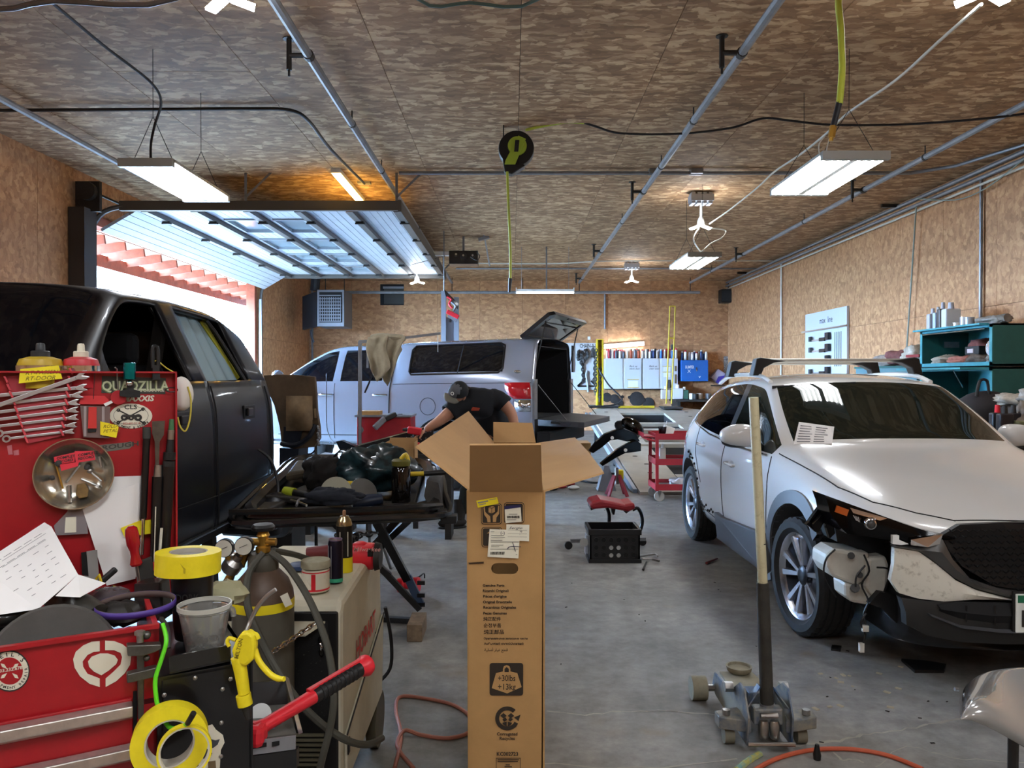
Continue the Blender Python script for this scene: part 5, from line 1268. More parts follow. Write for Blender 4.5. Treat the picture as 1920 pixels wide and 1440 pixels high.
O('hanging_tool',MB().tube([P(838,556,14.42),P(846,562,14.42),P(842,570,14.42),P(848,578,14.42)],.025,6,sub=3),M_redp,None,'small red clamp hanging above the power tool on the lift column','tool')
O('hanging_tool',MB().tube([P(846,566,14.42),P(854,574,14.42),P(850,584,14.42)],.025,6,sub=3),M_galv,None,'small grey clamp hanging above the power tool on the lift column','tool')
# ------------------------------------------------------------------ right wall: measuring board, teal cabinet
X6=6.12
def rwp(px,py,x=X6):return XP(px,py,x)
mbd=T('measuring_board','white wall board with rows of silver measuring tools on the right wall','tool board',rwp(1550,690))
q0,q1=rwp(1510,590),rwp(1588,574);zt=(q0.z+q1.z)/2
O('board',MB().bx(X6,X6+.04,q1.y,q0.y,1.05,zt),mat('board_cool','c3c9d3',.5),mbd)
mb=MB();put_text(mb,'max  line',Vector((X6-.004,q0.y-.75,zt-.24)),(0,-1,0),(0,0,1),.17);O('lettering',mb,M_ink,mbd,recalc=False)
O('rail',MB().beam((X6-.03,q0.y+.1,zt-.36),(X6-.03,q1.y-.06,zt-.36),.03,.03),M_steel,mbd)
for k in range(6):
 z=zt-.56-k*.22
 t=T('measuring_gauge','silver measuring gauge on the white board of the right wall, '+('top','second','third','fourth','fifth','lowest')[k]+' row','gauge',(X6-.05,(q0.y+q1.y)/2,z),group='gauges on the measuring board')
 O('bar',MB().beam((X6-.03,q0.y-.3,z),(X6-.03,q1.y+.75,z),.03,.03),M_steel,t);O('slider',MB().box((X6-.05,(q0.y+q1.y)/2,z),(.03,.25,.07)),M_blackp,t)
 O('foot',MB().box((X6-.05,q0.y-.4,z+.03),(.04,.1,.1)),M_iron,t);O('head',MB().box((X6-.05,q1.y+.75,z+.05),(.05,.15,.14)),M_blackp,t)
for k in range(4):O('rod',MB().cyl((X6-.02,q1.y+.2+k*.09,zt-.45),(X6-.02,q1.y+.2+k*.09,zt-1.1),.006,n=5),M_dsteel,mbd)
M_teal=mat('teal_paint','3f9aa6',.45,var=.15,vscale=4);M_teald=mat('teal_dark','1f5a57',.5,var=.12,vscale=5)
tc_=T('teal_cabinet','teal steel storage cabinet with two open compartments against the right wall','cabinet',(5.8,9.5,0))
xa,xb,ya,yb=5.50,6.15,8.8,10.35
for(z0,z1)in((1.66,2.14),(1.10,1.64)):
 O('shell',MB().bx(xa,xb,ya,ya+.02,z0,z1).bx(xa,xb,yb-.02,yb,z0,z1).bx(xa,xb,ya,yb,z0,z0+.02).bx(xa,xb,ya,yb,z1-.02,z1),M_teald,tc_)
 O('back_panel',MB().bx(xb-.02,xb,ya,yb,z0,z1),M_teal,tc_)
 O('face_frame',MB().bx(xa-.01,xa,ya,ya+.05,z0,z1).bx(xa-.01,xa,yb-.05,yb,z0,z1).bx(xa-.01,xa,ya,yb,z0,z0+.045).bx(xa-.01,xa,ya,yb,z1-.04,z1),M_teal,tc_)
O('flap_door',MB().bx(xa-.34,xa-.01,ya+.06,yb-.02,1.615,1.64),M_teal,tc_,'fold-down teal door');O('flap_door',MB().bx(xa-.12,xa-.01,ya+.06,yb-.02,2.13,2.15),M_teal,tc_,'lifted teal door')
O('door_stay',MB().cyl((xa-.2,9.25,1.62),(xa-.05,9.3,1.40),.006,n=5),M_chrome,tc_);O('hinge_rod',MB().cyl((xa-.03,ya+.1,2.09),(xa-.03,yb-.1,2.09),.012,n=6),M_chrome,tc_)
O('base_cabinet',MB().bx(xa,xb,ya,yb,0,1.08),M_teald,tc_);O('label_plate',MB().bx(xa+.3,xa+.5,yb-.03,yb-.021,1.92,2.0),M_galv,tc_)
O('wall_tray',MB().bx(xb-.05,xb-.02,9.2,9.65,1.30,1.52),M_blackp,None,'dark rounded tray hung inside the lower teal compartment','tray',bevel=.02)
rags=['8e8a82','a39a90','6f6258','b3786a','5c4a44','9a9088','774a46','b7b0a2']
from mathutils import noise as mn
def rag(c,r,key,label,cat='rag',name='rag',group=None,seed=0,flat=.5):
 c=Vector(c);so=Vector((seed*3.7,seed*1.3,seed));mb=MB().ell((0,0,0),(1,1,1),34,18)
 def f(v):
  s=1+.42*mn.noise(v*1.6+so)+.26*abs(mn.noise(v*3.4+so*2))-.10+.16*(1-2*abs(mn.noise(v*6+so*3)))
  return Vector((c.x+v.x*r[0]*s,c.y+v.y*r[1]*s,c.z+max(0,(max(-.9,v.z)*s+.9)*r[2])))
 mb.v=[f(v)for v in mb.v];return O(name,mb,mat('rag_'+key,key,.9,var=.3,vscale=14,bump=.3,bscale=30),None,label,cat,group,smooth=2)
for k,(y,z,x,r,lab)in enumerate(((10.1,1.68,5.72,(.16,.16,.07),'crumpled beige rag farthest in on the upper teal shelf'),(9.75,1.68,5.7,(.14,.2,.06),'pink rag lying at the front of the upper teal shelf'),(9.35,1.68,5.72,(.15,.2,.08),'brown rag pile in the middle of the upper teal shelf'),(9.0,1.68,5.72,(.14,.14,.07),'grey rag pile at the near end of the upper teal shelf'),(9.55,1.79,5.85,(.14,.24,.11),'red-brown rag heaped high at the back of the upper teal shelf'))):
 rag((x,y,z),r,['b7b0a2','b3786a','6f6258','8e8a82','774a46'][k],lab,seed=k,group='rags on the upper teal shelf')
cbk=T('caulk_box','small black tool box with a white label on the upper teal shelf','box',(5.66,9.35,1.80));O('case',MB().bx(5.58,5.74,9.2,9.48,1.80,1.90),M_blackp,cbk,bevel=.006);O('sticker',MB().bx(5.572,5.58,9.3,9.42,1.82,1.87),mat('stk','d5c9cc',.5),cbk)
O('reflector_lamp',MB().lathe([(.02,0),(.10,.06),(.11,.10)],(5.7,8.98,1.86),(-.8,-.3,.1),18),M_chrome,None,'chrome lamp bowl at the near end of the upper teal shelf','lamp',smooth=1,solid=.004)
for k,(px,w_,h,c,lab)in enumerate(((1749,.14,.30,'b4b6bc','grey oil bottle, leftmost on top of the teal cabinet'),(1759,.12,.31,'a9bcd2','pale blue bottle on top of the teal cabinet'),(1768,.13,.36,'4a4642','dark brown bottle on top of the teal cabinet'),(1783,.20,.34,'ccd4dd','white jug with a pink band on top of the teal cabinet'))):
 a=XP(px,612,5.62);jug(px,612,a.y,w_,h,mat('bt_'+c,c,.4),lab,MATS['bt_b4b6bc'],'bottle','bottle',zb=2.141,group='bottles on the teal cabinet').location.y
for k,(px,r,h,c)in enumerate(((1797,.07,.07,'a89f92'),(1809,.055,.13,'b8bcc0'),(1818,.055,.12,'9da3aa'))):
 a=XP(px,610,5.62);O('tin',MB().lathe([(r,0),(r,h),(r*.9,h)],(a.x,a.y,2.141),n=14),mat('tin_'+c,c,.35,.5),None,('squat beige','shiny left','shiny right')[k]+' tin on top of the teal cabinet','tin','tins on the teal cabinet',smooth=1)
O('dust_brush',MB().tube([(5.66,9.3,2.18),(5.68,9.05,2.20),(5.70,8.85,2.21)],.05,10),mat('brush_tan','7c766c',.8,var=.3),None,'rolled grey brush lying on top of the teal cabinet at the near end','brush',smooth=1)
rag((5.72,9.15,2.141),(.12,.22,.06),'8e8a82','grey folded cloth under the brush on top of the teal cabinet',seed=9)
# low cabinet with rags left of the teal one
lcb=T('low_cabinet','grey-blue low cabinet behind the roof bars, left of the teal cabinet','cabinet',(5.8,11.2,0))
O('body',MB().bx(5.5,6.15,10.45,12.3,0,1.66),mat('cab_greyblue','58808a',.5),lcb);O('top',MB().bx(5.48,6.15,10.43,12.32,1.66,1.69),M_teald,lcb)
for k,(y,s)in enumerate(((11.7,.9),(11.3,1.3),(10.9,1.4),(10.6,.8))):
 rag((5.75,y,1.691),(.2,.28,.10*s),rags[(k+5)%8],('farthest','tallest grey','wide striped','nearest')[k]+' cloth bundle heaped on the low cabinet behind the roof bars',seed=20+k,group='cloths on the low cabinet')
O('red_box',MB().bx(5.5,5.7,11.95,12.25,1.691,1.78),M_redp,None,'small red box on the low cabinet behind the roof bars','box',bevel=.01)
O('red_binder',MB().bx(5.55,5.85,10.5,10.85,1.80,1.84),mat('binder','8f2a2c',.6),None,'flat red binder lying on the cloth bundle beside the teal cabinet','binder',bevel=.006)
O('red_knob',MB().ell(XP(1464,688,5.95),(.05,.05,.05),10,8),M_redp,bpy.data.objects['low_cabinet'],smooth=1)if False else None
# cluttered table at the right edge
tb=T('clutter_table','cluttered workbench at the right edge below the teal cabinet','workbench',(5.0,7.6,0))
O('top',MB().bx(4.4,6.1,6.9,8.75,.92,.96),MATS['bench_dark'],tb);O('drawer_unit',MB().bx(4.5,6.0,7.0,8.7,0,.92),MATS['bench_dark'],tb)
zt2=.961
tb2=[('black',1870,800,7.3,'black jug with a red cap, right of the windscreen pillar','1b1c22'),('charcoal',1884,806,7.1,'charcoal jug, middle of the three at the right edge','23232a'),('dark',1900,806,7.2,'dark jug at the right edge behind the far door mirror','26262c')]
for k,(nm,px,py,d,lab,c)in enumerate(tb2):jug(px,py,d,.13,.30,mat('jg_'+c,c,.35),lab,M_redp if k==0 else M_dsteel,zb=zt2,group='dark jugs on the right bench')
O('tool_bag',MB().ell((P(1850,760,8.2).x,8.2,zt2+.2),(.34,.2,.22),16,10),mat('bag','2b2728',.8,var=.2),None,'dark tool bag with handles in front of the lower teal compartment','bag',smooth=1)
O('bag_handle',MB().tube([Vector((P(1836,760,8.05).x,8.1,zt2+.36)),Vector((P(1842,760,8.05).x,8.1,zt2+.52)),Vector((P(1856,760,8.05).x,8.1,zt2+.52)),Vector((P(1860,760,8.05).x,8.1,zt2+.34))],.015,6,sub=4),M_blackp,bpy.data.objects['tool_bag'],smooth=1)
O('tape_stack',MB().lathe([(.07,0),(.12,0),(.12,.05),(.11,.055),(.115,.07),(.11,.12),(.07,.12)],(P(1842,775,7.4).x,7.4,zt2),n=20),M_white,None,'white ring roll lying beside the tool bag','roll',smooth=1)
for k,(px,d,r,s,c)in enumerate(((1905,8.0,.2,.07,'b7b0a2'),(1950,7.8,.2,.10,'a39a90'),(1915,7.3,.2,.12,'9a9088'),(1950,7.2,.25,.16,'6f6258'))):
 rag((P(px,740,d).x,d,zt2+(.26 if k<2 else 0)),(r,r*.7,s),c,('pale plastic sheet crumpled at the top of the right bench','wide pale sheet crumpled at the photo edge on the right bench','small grey cloth in front of the pale sheets on the right bench','brown cloth at the photo edge on the right bench')[k],seed=40+k)
O('crate_box',MB().bx(5.05,6.0,7.5,8.4,zt2,zt2+.26),mat('crate_dark','3a302a',.8),None,'dark crate under the pale plastic sheets on the right bench','crate',bevel=.01)
O('parts_block',MB().bx(4.62,4.9,7.0,7.3,zt2,zt2+.16),mat('khaki','6b6a4a',.7),None,'khaki parts box low at the right edge bench','box',bevel=.01)
# ------------------------------------------------------------------ frame straightening bench with ramp
M_deck=mat('deck_cream','b4aea0',.5,var=.12,vscale=3);M_deckd=mat('deck_under','2a2b2d',.7)
fbn=T('frame_bench','long cream steel frame bench sloping down toward the camera, a slot cut in its deck','frame bench',(3.1,13.5,0))
def dz(y):return .04+(y-9.95)*.113
def plate(name,pts,m=M_deck,th=.05,par=None,lab=None,up=0):return O(name,MB().prism([(x,y,dz(y)+up)for x,y in pts],(0,0,-th)),m,par or fbn,lab)
cl=[(1.66,9.95),(2.30,9.95),(2.30,16.4),(2.30,17.2),(2.0,17.15),(1.8,16.9),(1.68,16.4),(1.66,15.8)]
plate('runway',cl);plate('runway',[(3.25,9.95),(4.6,9.95),(4.6,15.4),(4.5,16.2),(4.2,16.8),(3.8,17.1),(3.25,17.2)])
plate('end_plate',[(2.31,16.4),(3.24,16.4),(3.24,17.2),(2.31,17.2)]);plate('ramp_plate',[(2.31,9.95),(3.24,9.95),(3.24,10.9),(2.31,10.9)])
for k,y in enumerate((15.0,14.2,13.5,12.9,12.0)):plate('cross_bar',[(2.15,y),(3.4,y),(3.4,y+.16),(2.15,y+.16)],up=.03 if k%2 else 0.01,th=.06)
plate('slot_bed',[(2.3,10.9),(3.25,10.9),(3.25,16.4),(2.3,16.4)],M_deckd,.03,up=-.2)
for nm,q4 in(('slot_wall',(2.28,2.31,10.85,16.4)),('slot_wall',(3.24,3.27,10.85,16.4)),('slot_wall',(2.28,3.27,16.4,16.44))):
 O(nm,MB().prism([(q4[0],q4[2],dz(q4[2])-.05),(q4[1],q4[2],dz(q4[2])-.05),(q4[1],q4[3],dz(q4[3])-.05),(q4[0],q4[3],dz(q4[3])-.05)],(0,0,-.28)),M_deckd,fbn)
mb=MB()
for k in range(11):
 for x in(1.98,3.7,4.3):mb.cyl((x+.05*math.sin(k*2.1),11.0+k*.55,dz(11.0+k*.55)-.001),(x+.05*math.sin(k*2.1),11.0+k*.55,dz(11.0+k*.55)+.004),.04,n=8)
O('deck_hole',mb,M_gap,fbn,kind='stuff')
for x in(1.62,1.70):O('side_rail',MB().beam((x,10.1,dz(10.1)-.05),(x,16.8,dz(16.8)-.10),.05,.09),mat('rail_blue','8b98a6',.4,.5),fbn)
O('side_rail',MB().beam((4.62,10.1,dz(10.1)-.05),(4.62,16.8,dz(16.8)-.1),.05,.09),MATS['rail_blue'],fbn)
for x,y in((1.75,16.3),(4.4,16.3),(1.75,13.2),(4.4,13.2)):O('leg',MB().bx(x,x+.12,y,y+.12,0,dz(y)-.05),M_deckd,fbn)
O('yellow_bar',MB().bx(2.35,3.15,17.0,17.1,dz(17)+.01,dz(17)+.06),M_yel,fbn)
for k,(x,y,lab)in enumerate(((1.35,9.9,'red axle stand at the foot of the frame bench ramp'),)):
 t=T('axle_stand',lab,'jack stand',(x,y,0));mb=MB()
 for a,b_ in((-1,-1),(1,-1),(-1,1),(1,1)):O('leg',MB().beam((x+a*.12,y+b_*.12,.0),(x+a*.03,y+b_*.03,.26),.035,.03),mat('stand_red','8c2a35',.5),t)
 O('column',MB().cyl((x,y,.15),(x,y,.36),.025,n=8),M_steel,t)
O('axle_stand',MB().prism([(1.15,10.3,0),(1.40,10.3,0),(1.30,10.3,.34),(1.24,10.3,.34)],(0,.2,0)),mat('stand_grey','8d97a0',.5),None,'grey folded axle stand left of the bench rail','jack stand')
O('yellow_pot',MB().lathe([(.05,0),(.06,.01),(.06,.11),(.055,.13),(.02,.14)],(P(1161,850,10.6).x,10.6,dz(10.6)+.001),n=16),M_ytape,None,'round yellow pot on the bench deck between the two bumper bars','pot',smooth=1)
O('floor_carton',MB().bx(P(1062,830,12).x,P(1108,830,12).x,12,12.5,0,.5),M_card,None,'brown carton on the floor under the open tailgate','carton',bevel=.01)
# two removed bumper bars leaning on the ramp
def bar(pts,d,th,label,rivet):
 t=T('bumper_bar',label,'bumper part',P(*pts[0],d));q=[P(px,py,d)for px,py in pts]
 O('bar',MB().prism(q,(0,th,0)),M_head,t,bevel=.006)
 O('rivet',MB().cyl(P(*rivet,d-.012),P(*rivet,d),.022,n=12),M_white,t);return t
bar([(1104,846),(1118,828),(1134,814),(1152,807),(1170,803),(1192,812),(1200,828),(1176,828),(1158,824),(1144,826),(1130,838),(1112,850)],9.9,.12,'upper black curved bumper bar leaning across the bench ramp',(1148,821))
bar([(1125,870),(1140,857),(1158,842),(1176,832),(1194,826),(1202,832),(1202,846),(1188,848),(1172,850),(1156,858),(1140,868),(1130,874)],9.75,.10,'lower black curved bumper bar leaning beside the red cart',(1173,844))
rl=T('removed_headlight','glassy removed headlight lying on top of the upper bumper bar','headlight',P(1180,812,10.0))
O('lens',MB().ell(P(1186,800,10.1),(.17,.10,.10),16,10,Matrix.Rotation(R(35),3,'Y')),glassmat('lamp_lens','8a8c84',.5,.05),rl,smooth=1);O('housing',MB().ell(P(1176,806,10.2),(.19,.10,.10),14,8,Matrix.Rotation(R(30),3,'Y')),M_blackp,rl,smooth=1)
# ------------------------------------------------------------------ red service cart
ct=T('service_cart','red three-shelf service cart beside the rear wheel of the white crossover','cart',(2.1,9.6,0))
M_cart=mat('cart_red','b8303c',.45,var=.08)
x0,x1,y0,y1=1.76,2.46,9.40,9.90
for x in(x0,x1-.035):
 for y in(y0,y1-.035):O('post',MB().bx(x,x+.035,y,y+.035,.13,.83),M_cart,ct)
for z in(.16,.47,.78):
 O('shelf',MB().bx(x0+.01,x1-.01,y0+.01,y1-.01,z,z+.01),mat('shelf_grey','8f8380',.5),ct)
 for a in((x0-.005,x1+.005,y0-.006,y0+.002),(x0-.005,x1+.005,y1-.002,y1+.006),(x0-.006,x0+.002,y0,y1),(x1-.002,x1+.006,y0,y1)):O('rim',MB().bx(*a,z-.02,z+.055),M_cart,ct)
O('push_handle',MB().tube([(x0,y0+.05,.74),(x0-.09,y0+.05,.76),(x0-.09,y1-.05,.76),(x0,y1-.05,.74)],.012,8),M_cart,ct)
O('side_tray',MB().bx(x0-.14,x0-.01,y0+.04,y1-.04,.79,.80).bx(x0-.145,x0-.14,y0+.04,y1-.04,.79,.84),M_cart,ct)
for x in(x0+.05,x1-.05):
 for y in(y0+.04,y1-.04):
  cs=O('caster',MB().cyl((x,y-.016,.062),(x,y+.016,.062),.06,n=18),M_blackp,ct,smooth=1)
  O('caster_tread',MB().lathe([(.058,-.018),(.063,-.014),(.063,.014),(.058,.018)],(x,y,.062),(0,1,0),20),mat('tread_grey','b4b4b0',.6),cs,smooth=1)
  O('fork',MB().prism([(x-.025,y-.022,.13),(x+.025,y-.022,.13),(x+.006,y-.022,.05),(x-.006,y-.022,.05)],(0,.004,0)),M_steel,cs)
O('mixing_cup',MB().lathe([(.038,0),(.05,.12),(.052,.12),(.04,.002)],(1.87,9.55,.791),n=16),glassmat('cup_grey','b4b4c0',.5,.1),None,'clear mixing cup with a stir stick on the red cart','cup',smooth=1)
O('stir_stick',MB().beam((1.88,9.56,.80),(1.93,9.58,.98),.012,.003),M_white,None,'white stir stick standing in the cup on the red cart','stick')
O('paper_pad',MB().prism([P(1237,817,9.5),P(1246,796,9.6),P(1266,803,9.6),P(1261,818,9.5)],(0,.03,0)),M_paper,None,'blue-white pad propped up on the red cart','paper')
O('paper_roll',MB().cyl((2.27,9.5,.83),(2.42,9.5,.83),.04,n=16),mat('roll_paper','b0aaa0',.8),None,'paper roll on the top of the red cart by the car','roll',smooth=1)
jug(1242,862,9.55,.08,.22,mat('bot_white','cfcfc9',.5),'white bottle on the middle shelf of the red cart',M_white,'bottle','bottle',zb=.481)
O('tape_roll',MB().lathe([(.035,-.03),(.055,-.03),(.055,.03),(.035,.03),(.035,-.03)],(2.28,9.52,.537),(.5,-1,0),22,cap=False),M_white,None,'white tape roll standing on the middle shelf of the red cart','tape',smooth=1)
rag((2.08,9.62,.171),(.10,.1,.055),'e4e6ee','crumpled white paper on the bottom shelf of the red cart',seed=61)
mb=MB()
for k in range(7):O('small_tool',MB().beam((1.82+k*.05,9.5+rnd.uniform(0,.2),.482),(1.84+k*.05+rnd.uniform(-.02,.05),9.62+rnd.uniform(0,.1),.49),.012,.008),(M_steel,M_iron,M_redp)[k%3],None,('steel','iron','red')[k%3]+f' small tool, {ordn(k)} from the left on the middle shelf of the red cart','tool','small tools on the red cart')
O('yellow_drum',MB().cyl((2.66,9.76,0),(2.66,9.76,.42),.13,n=20),mat('drum_yel','a3860f',.5),None,'dirty yellow drum behind the red cart','drum',smooth=1)
# ------------------------------------------------------------------ crate and creeper seat
crt=T('milk_crate','black plastic crate with rows of round holes on the floor under the red seat','crate',(.84,6.45,0))
xa,xb,ya,yb,zt=.64,1.05,6.30,6.62,.275
def wallp(a,b_,n,th=.012):
 """crate wall from a to b"""
 a=Vector(a);b_=Vector(b_);u=(b_-a);n=Vector(n)
 O('wall',MB().prism([a,b_,b_+Vector((0,0,zt)),a+Vector((0,0,zt))],n*-th),M_blackm,crt)
wallp((xa,ya,0),(xb,ya,0),(0,-1,0));wallp((xa,yb,0),(xb,yb,0),(0,1,0));wallp((xa,ya,0),(xa,yb,0),(-1,0,0));wallp((xb,ya,0),(xb,yb,0),(1,0,0))
O('floor_panel',MB().bx(xa,xb,ya,yb,0,.01),M_blackm,crt)
for z,w_ in((.0,.03),(zt-.045,.045)):O('band',MB().bx(xa-.012,xb+.012,ya-.014,ya,z,z+w_).bx(xa-.012,xb+.012,yb,yb+.014,z,z+w_).bx(xa-.014,xa,ya,yb,z,z+w_).bx(xb,xb+.014,ya,yb,z,z+w_),M_blackp,crt,bevel=.003)
for i in range(6):
 for j in range(3):
  c=Vector((xa+.052+i*.061,ya,.062+j*.062))
  hl_=O('hole',MB().lathe([(0,.001),(.018,.001)],c,(0,-1,0),16,cap=False),(MATS['tread_grey']if(i in(2,3)and j<2)else M_gap),crt);O('hole_rim',MB().lathe([(.018,0),(.018,.005),(.022,.005),(.022,0)],c,(0,-1,0),16,cap=False),M_blackp,hl_,smooth=1)
st_=T('roller_seat','red padded workshop seat on bent black legs above the black crate','stool',(.93,6.85,0))
pad=[P(1105,950,6.75),P(1109,942,6.75),P(1126,937,6.75),P(1150,941,6.75),P(1172,946,6.75),P(1190,943,6.75),P(1192,955,6.75),P(1178,960,6.75),P(1168,958,6.75),P(1140,953,6.75),P(1112,955,6.75)]
O('pad',MB().prism(pad,(0,.32,0)),mat('vinyl_red','9e2830',.35,var=.15,coat=.2),st_,bevel=.02)
O('under_frame',MB().prism([P(1107,952,6.78),P(1122,952,6.78),P(1108,957,6.78)],(0,.25,0)).prism([P(1168,957,6.78),P(1190,952,6.78),P(1174,963,6.78)],(0,.25,0)).prism([P(1147,955,6.78),P(1154,955,6.78),P(1152,965,6.78),P(1149,965,6.78)],(0,.1,0)),M_blackm,st_)
fl=P(1142,1000,6.9);
O('leg',MB().tube([P(1138,952,6.9),P(1142,964,6.9),P(1142,985,6.9),Vector((fl.x,6.9,.07))],.016,8,sub=4),M_blackm,st_,smooth=1)
O('leg',MB().tube([P(1186,956,6.9),P(1196,953,6.9),P(1203,966,6.9),P(1204,982,6.9),P(1198,1000,6.9),Vector((P(1190,1000,6.9).x,6.9,.07))],.016,8,sub=4),M_blackm,st_,smooth=1)
O('base_rail',MB().beam((.52,6.82,.07),(1.20,6.9,.07),.03,.03),M_galv,st_)
for x,y in((.50,6.8),(1.18,6.95),(.85,7.1)):O('caster',MB().cyl((x,y-.015,.035),(x,y+.015,.035),.035,n=14),M_blackp,st_,smooth=1)
cr2=T('creeper_edge','pale side rail and caster of a creeper behind the black crate','creeper',(.57,6.6,0))
O('side_rail',MB().prism([P(1099,1004,6.5),P(1104,1004,6.5),P(1107,1046,6.5),P(1101,1052,6.5),P(1098,1040,6.5)],(0,.12,0)),mat('pale_rail','c2ccd8',.4),cr2);O('caster',MB().cyl(P(1095,1017,6.52),P(1095,1017,6.48),.036,n=16),MATS['tread_grey'],cr2,smooth=1)
pl=T('locking_pliers','steel locking pliers lying on the floor right of the black crate','pliers',G(1222,1046))
O('jaw',MB().tube([G(1198,1043,.02),G(1212,1041,.02),G(1228,1039,.02),G(1233,1043,.02)],.009,6,sub=3),M_steel,pl,smooth=1);O('handle',MB().tube([G(1204,1048,.02),G(1220,1048,.02),G(1236,1052,.02)],.01,6,sub=3),M_steel,pl,smooth=1)
O('small_driver',MB().tube([G(1206,1068,.012),G(1212,1054,.012)],[.010,.007],8),M_dsteel,None,'dark short driver lying below the pliers right of the crate','tool',smooth=1)
# ------------------------------------------------------------------ upturned bonnet on a folding stand
M_bon=mat('bonnet_black','0d0c0c',.3,0,coat=.6,var=.4,vscale=5)
bo=T('upturned_bonnet','black bonnet lying upside down on a folding stand, heaped with tools','bonnet',P(630,975,5.2))
bp_=[(432,975,4.45),(480,981,4.45),(640,974,4.55),(780,968,4.6),(842,962,4.75),(834,925,5.0),(828,890,5.4),(806,866,5.9),(700,860,6.0),(590,858,6.0),(548,862,5.9),(510,895,5.25),(466,935,4.78)]
bq=[P(*p)for p in bp_]
bo_o=sum(bq,Vector())/len(bq)
O('skin',MB().prism([q-Vector((0,0,.035))for q in bq],(0,0,.02)),M_bon,bo,bevel=.006)
O('rim',MB().tube(bq,.02,6,closed=True,sub=3),M_bon,bo,smooth=1)
inn=[bo_o.lerp(q,.86)+Vector((0,0,.015))for q in bq]
O('inner_frame',MB().tube(inn,.04,6,closed=True,sub=3),M_bon,bo,smooth=1)
for a,b_ in((0,8),(3,7),(12,4),(2,10)):O('brace',MB().beam(bo_o.lerp(bq[a],.84)+Vector((0,0,.0)),bo_o.lerp(bq[b_],.84)+Vector((0,0,.0)),.12,.04),mat('bonnet_dust','2b2722',.6,var=.3),bo,bevel=.01)
O('front_lip',MB().tube([bq[0]+Vector((0,-.02,.05)),bq[2]+Vector((0,-.03,.06)),bq[3]+Vector((0,-.02,.06)),bq[4]+Vector((-.05,0,.05))],.018,6,sub=4),M_bon,bo,smooth=1)
O('wiper_cowl',MB().beam(P(470,959,4.62),P(800,950,4.66),.05,.03),M_blackp,bo,bevel=.01)
O('right_struct',MB().prism([P(800,900,4.9),P(822,905,4.9),P(832,960,4.8),P(810,962,4.8),P(795,930,4.85)],(0,.3,0)),mat('grimy','2e2a26',.7,var=.4,vscale=12),bo)
O('corner_hinge',MB().box(P(842,972,4.75),(.10,.1,.05)).box(P(830,963,4.75),(.06,.1,.05)),M_blackp,bo,bevel=.006)
def onb(px,py,up=.0):
 """point on the bonnet's plane seen at a pixel"""
 a,b_,c=bq[0],bq[4],bq[9];n=(b_-a).cross(c-a).normalized()
 if n.z<0:n=-n
 r_=ray(px,py);o_=a+n*(.02+up);return EYE+r_*((o_-EYE).dot(n)/r_.dot(n))
sd=T('folding_stand','black folding x-leg stand carrying the upturned bonnet','stand',(-.65,4.9,0))
def leg(a,b_,w_,d_,m=M_blackm,name='leg'):O(name,MB().beam(a,b_,w_,d_,up=(0,1,0)),m,sd)
g1=G(790,1150);leg(P(706,978,4.75),Vector((g1.x-.09,g1.y,.22)),.05,.045);leg(Vector((g1.x-.09,g1.y,.24)),Vector((g1.x-.0,g1.y,.05)),.05,.03,mat('leg_blue','2f3f56',.4))
for z in(.20,.12,.06):O('notch',MB().box((g1.x+.0,g1.y-.01,z),(.05,.02,.025)),M_blackm,sd)
leg(P(745,975,4.9),P(640,1090,4.9),.045,.04,M_dsteel);leg(P(768,975,5.0),P(650,1085,5.0),.04,.04)
g2=G(560,1150);leg(P(622,976,4.8),P(730,1080,4.85),.04,.035);leg(P(640,1085,4.9),Vector((g2.x,4.9,0)),.045,.04)
g3=G(792,1160);leg(P(700,1050,4.8),Vector((g3.x-.03,g3.y+.1,.03)),.035,.03,M_dsteel)
O('floor_bar',MB().beam((g2.x-.1,4.9,.02),(g3.x+.03,4.72,.02),.04,.03),M_blackm,sd)
O('grey_leg',MB().beam(P(692,975,5.6),G(680,1085)+Vector((0,.3,0)),.02,.02).beam(P(702,975,5.6),G(722,1085)+Vector((0,.3,0)),.02,.02),M_galv,sd)
chain('chain',P(630,1003,4.5),P(706,998,4.65),8,.006,.018,'black chain strung between the legs of the bonnet stand',M_blackm,sag=.01)
chain('chain',P(667,1001,4.55),P(667,1032,4.55),3,.006,.018,'short length of black chain hanging under the bonnet',M_blackm)
g4=G(777,1204);O('wood_block',MB().box((g4.x,g4.y+.12,.05),(.088,.24,.10)),mat('wood_grey','7d6a55',.8,var=.3,vscale=20),None,'square wooden block on the floor by the stand leg','wood block',bevel=.004)
g5=G(745,1112);O('red_gear',MB().lathe([(.03,0),(.05,.01),(.05,.05),(.03,.06),(.03,.11),(.05,.12),(.05,.16)],(g5.x,g5.y,.055),(1,-.2,.1),14),M_redp,None,'red plastic spool on the floor under the bonnet stand','spool',smooth=1)
O('hook_wire',MB().tube([G(770,1085,.0),G(785,1082,.03),G(795,1075,.04),G(796,1084,0)],.006,6,sub=3),M_blackm,None,'thin bent hook on the floor right of the stand','hook',smooth=1)
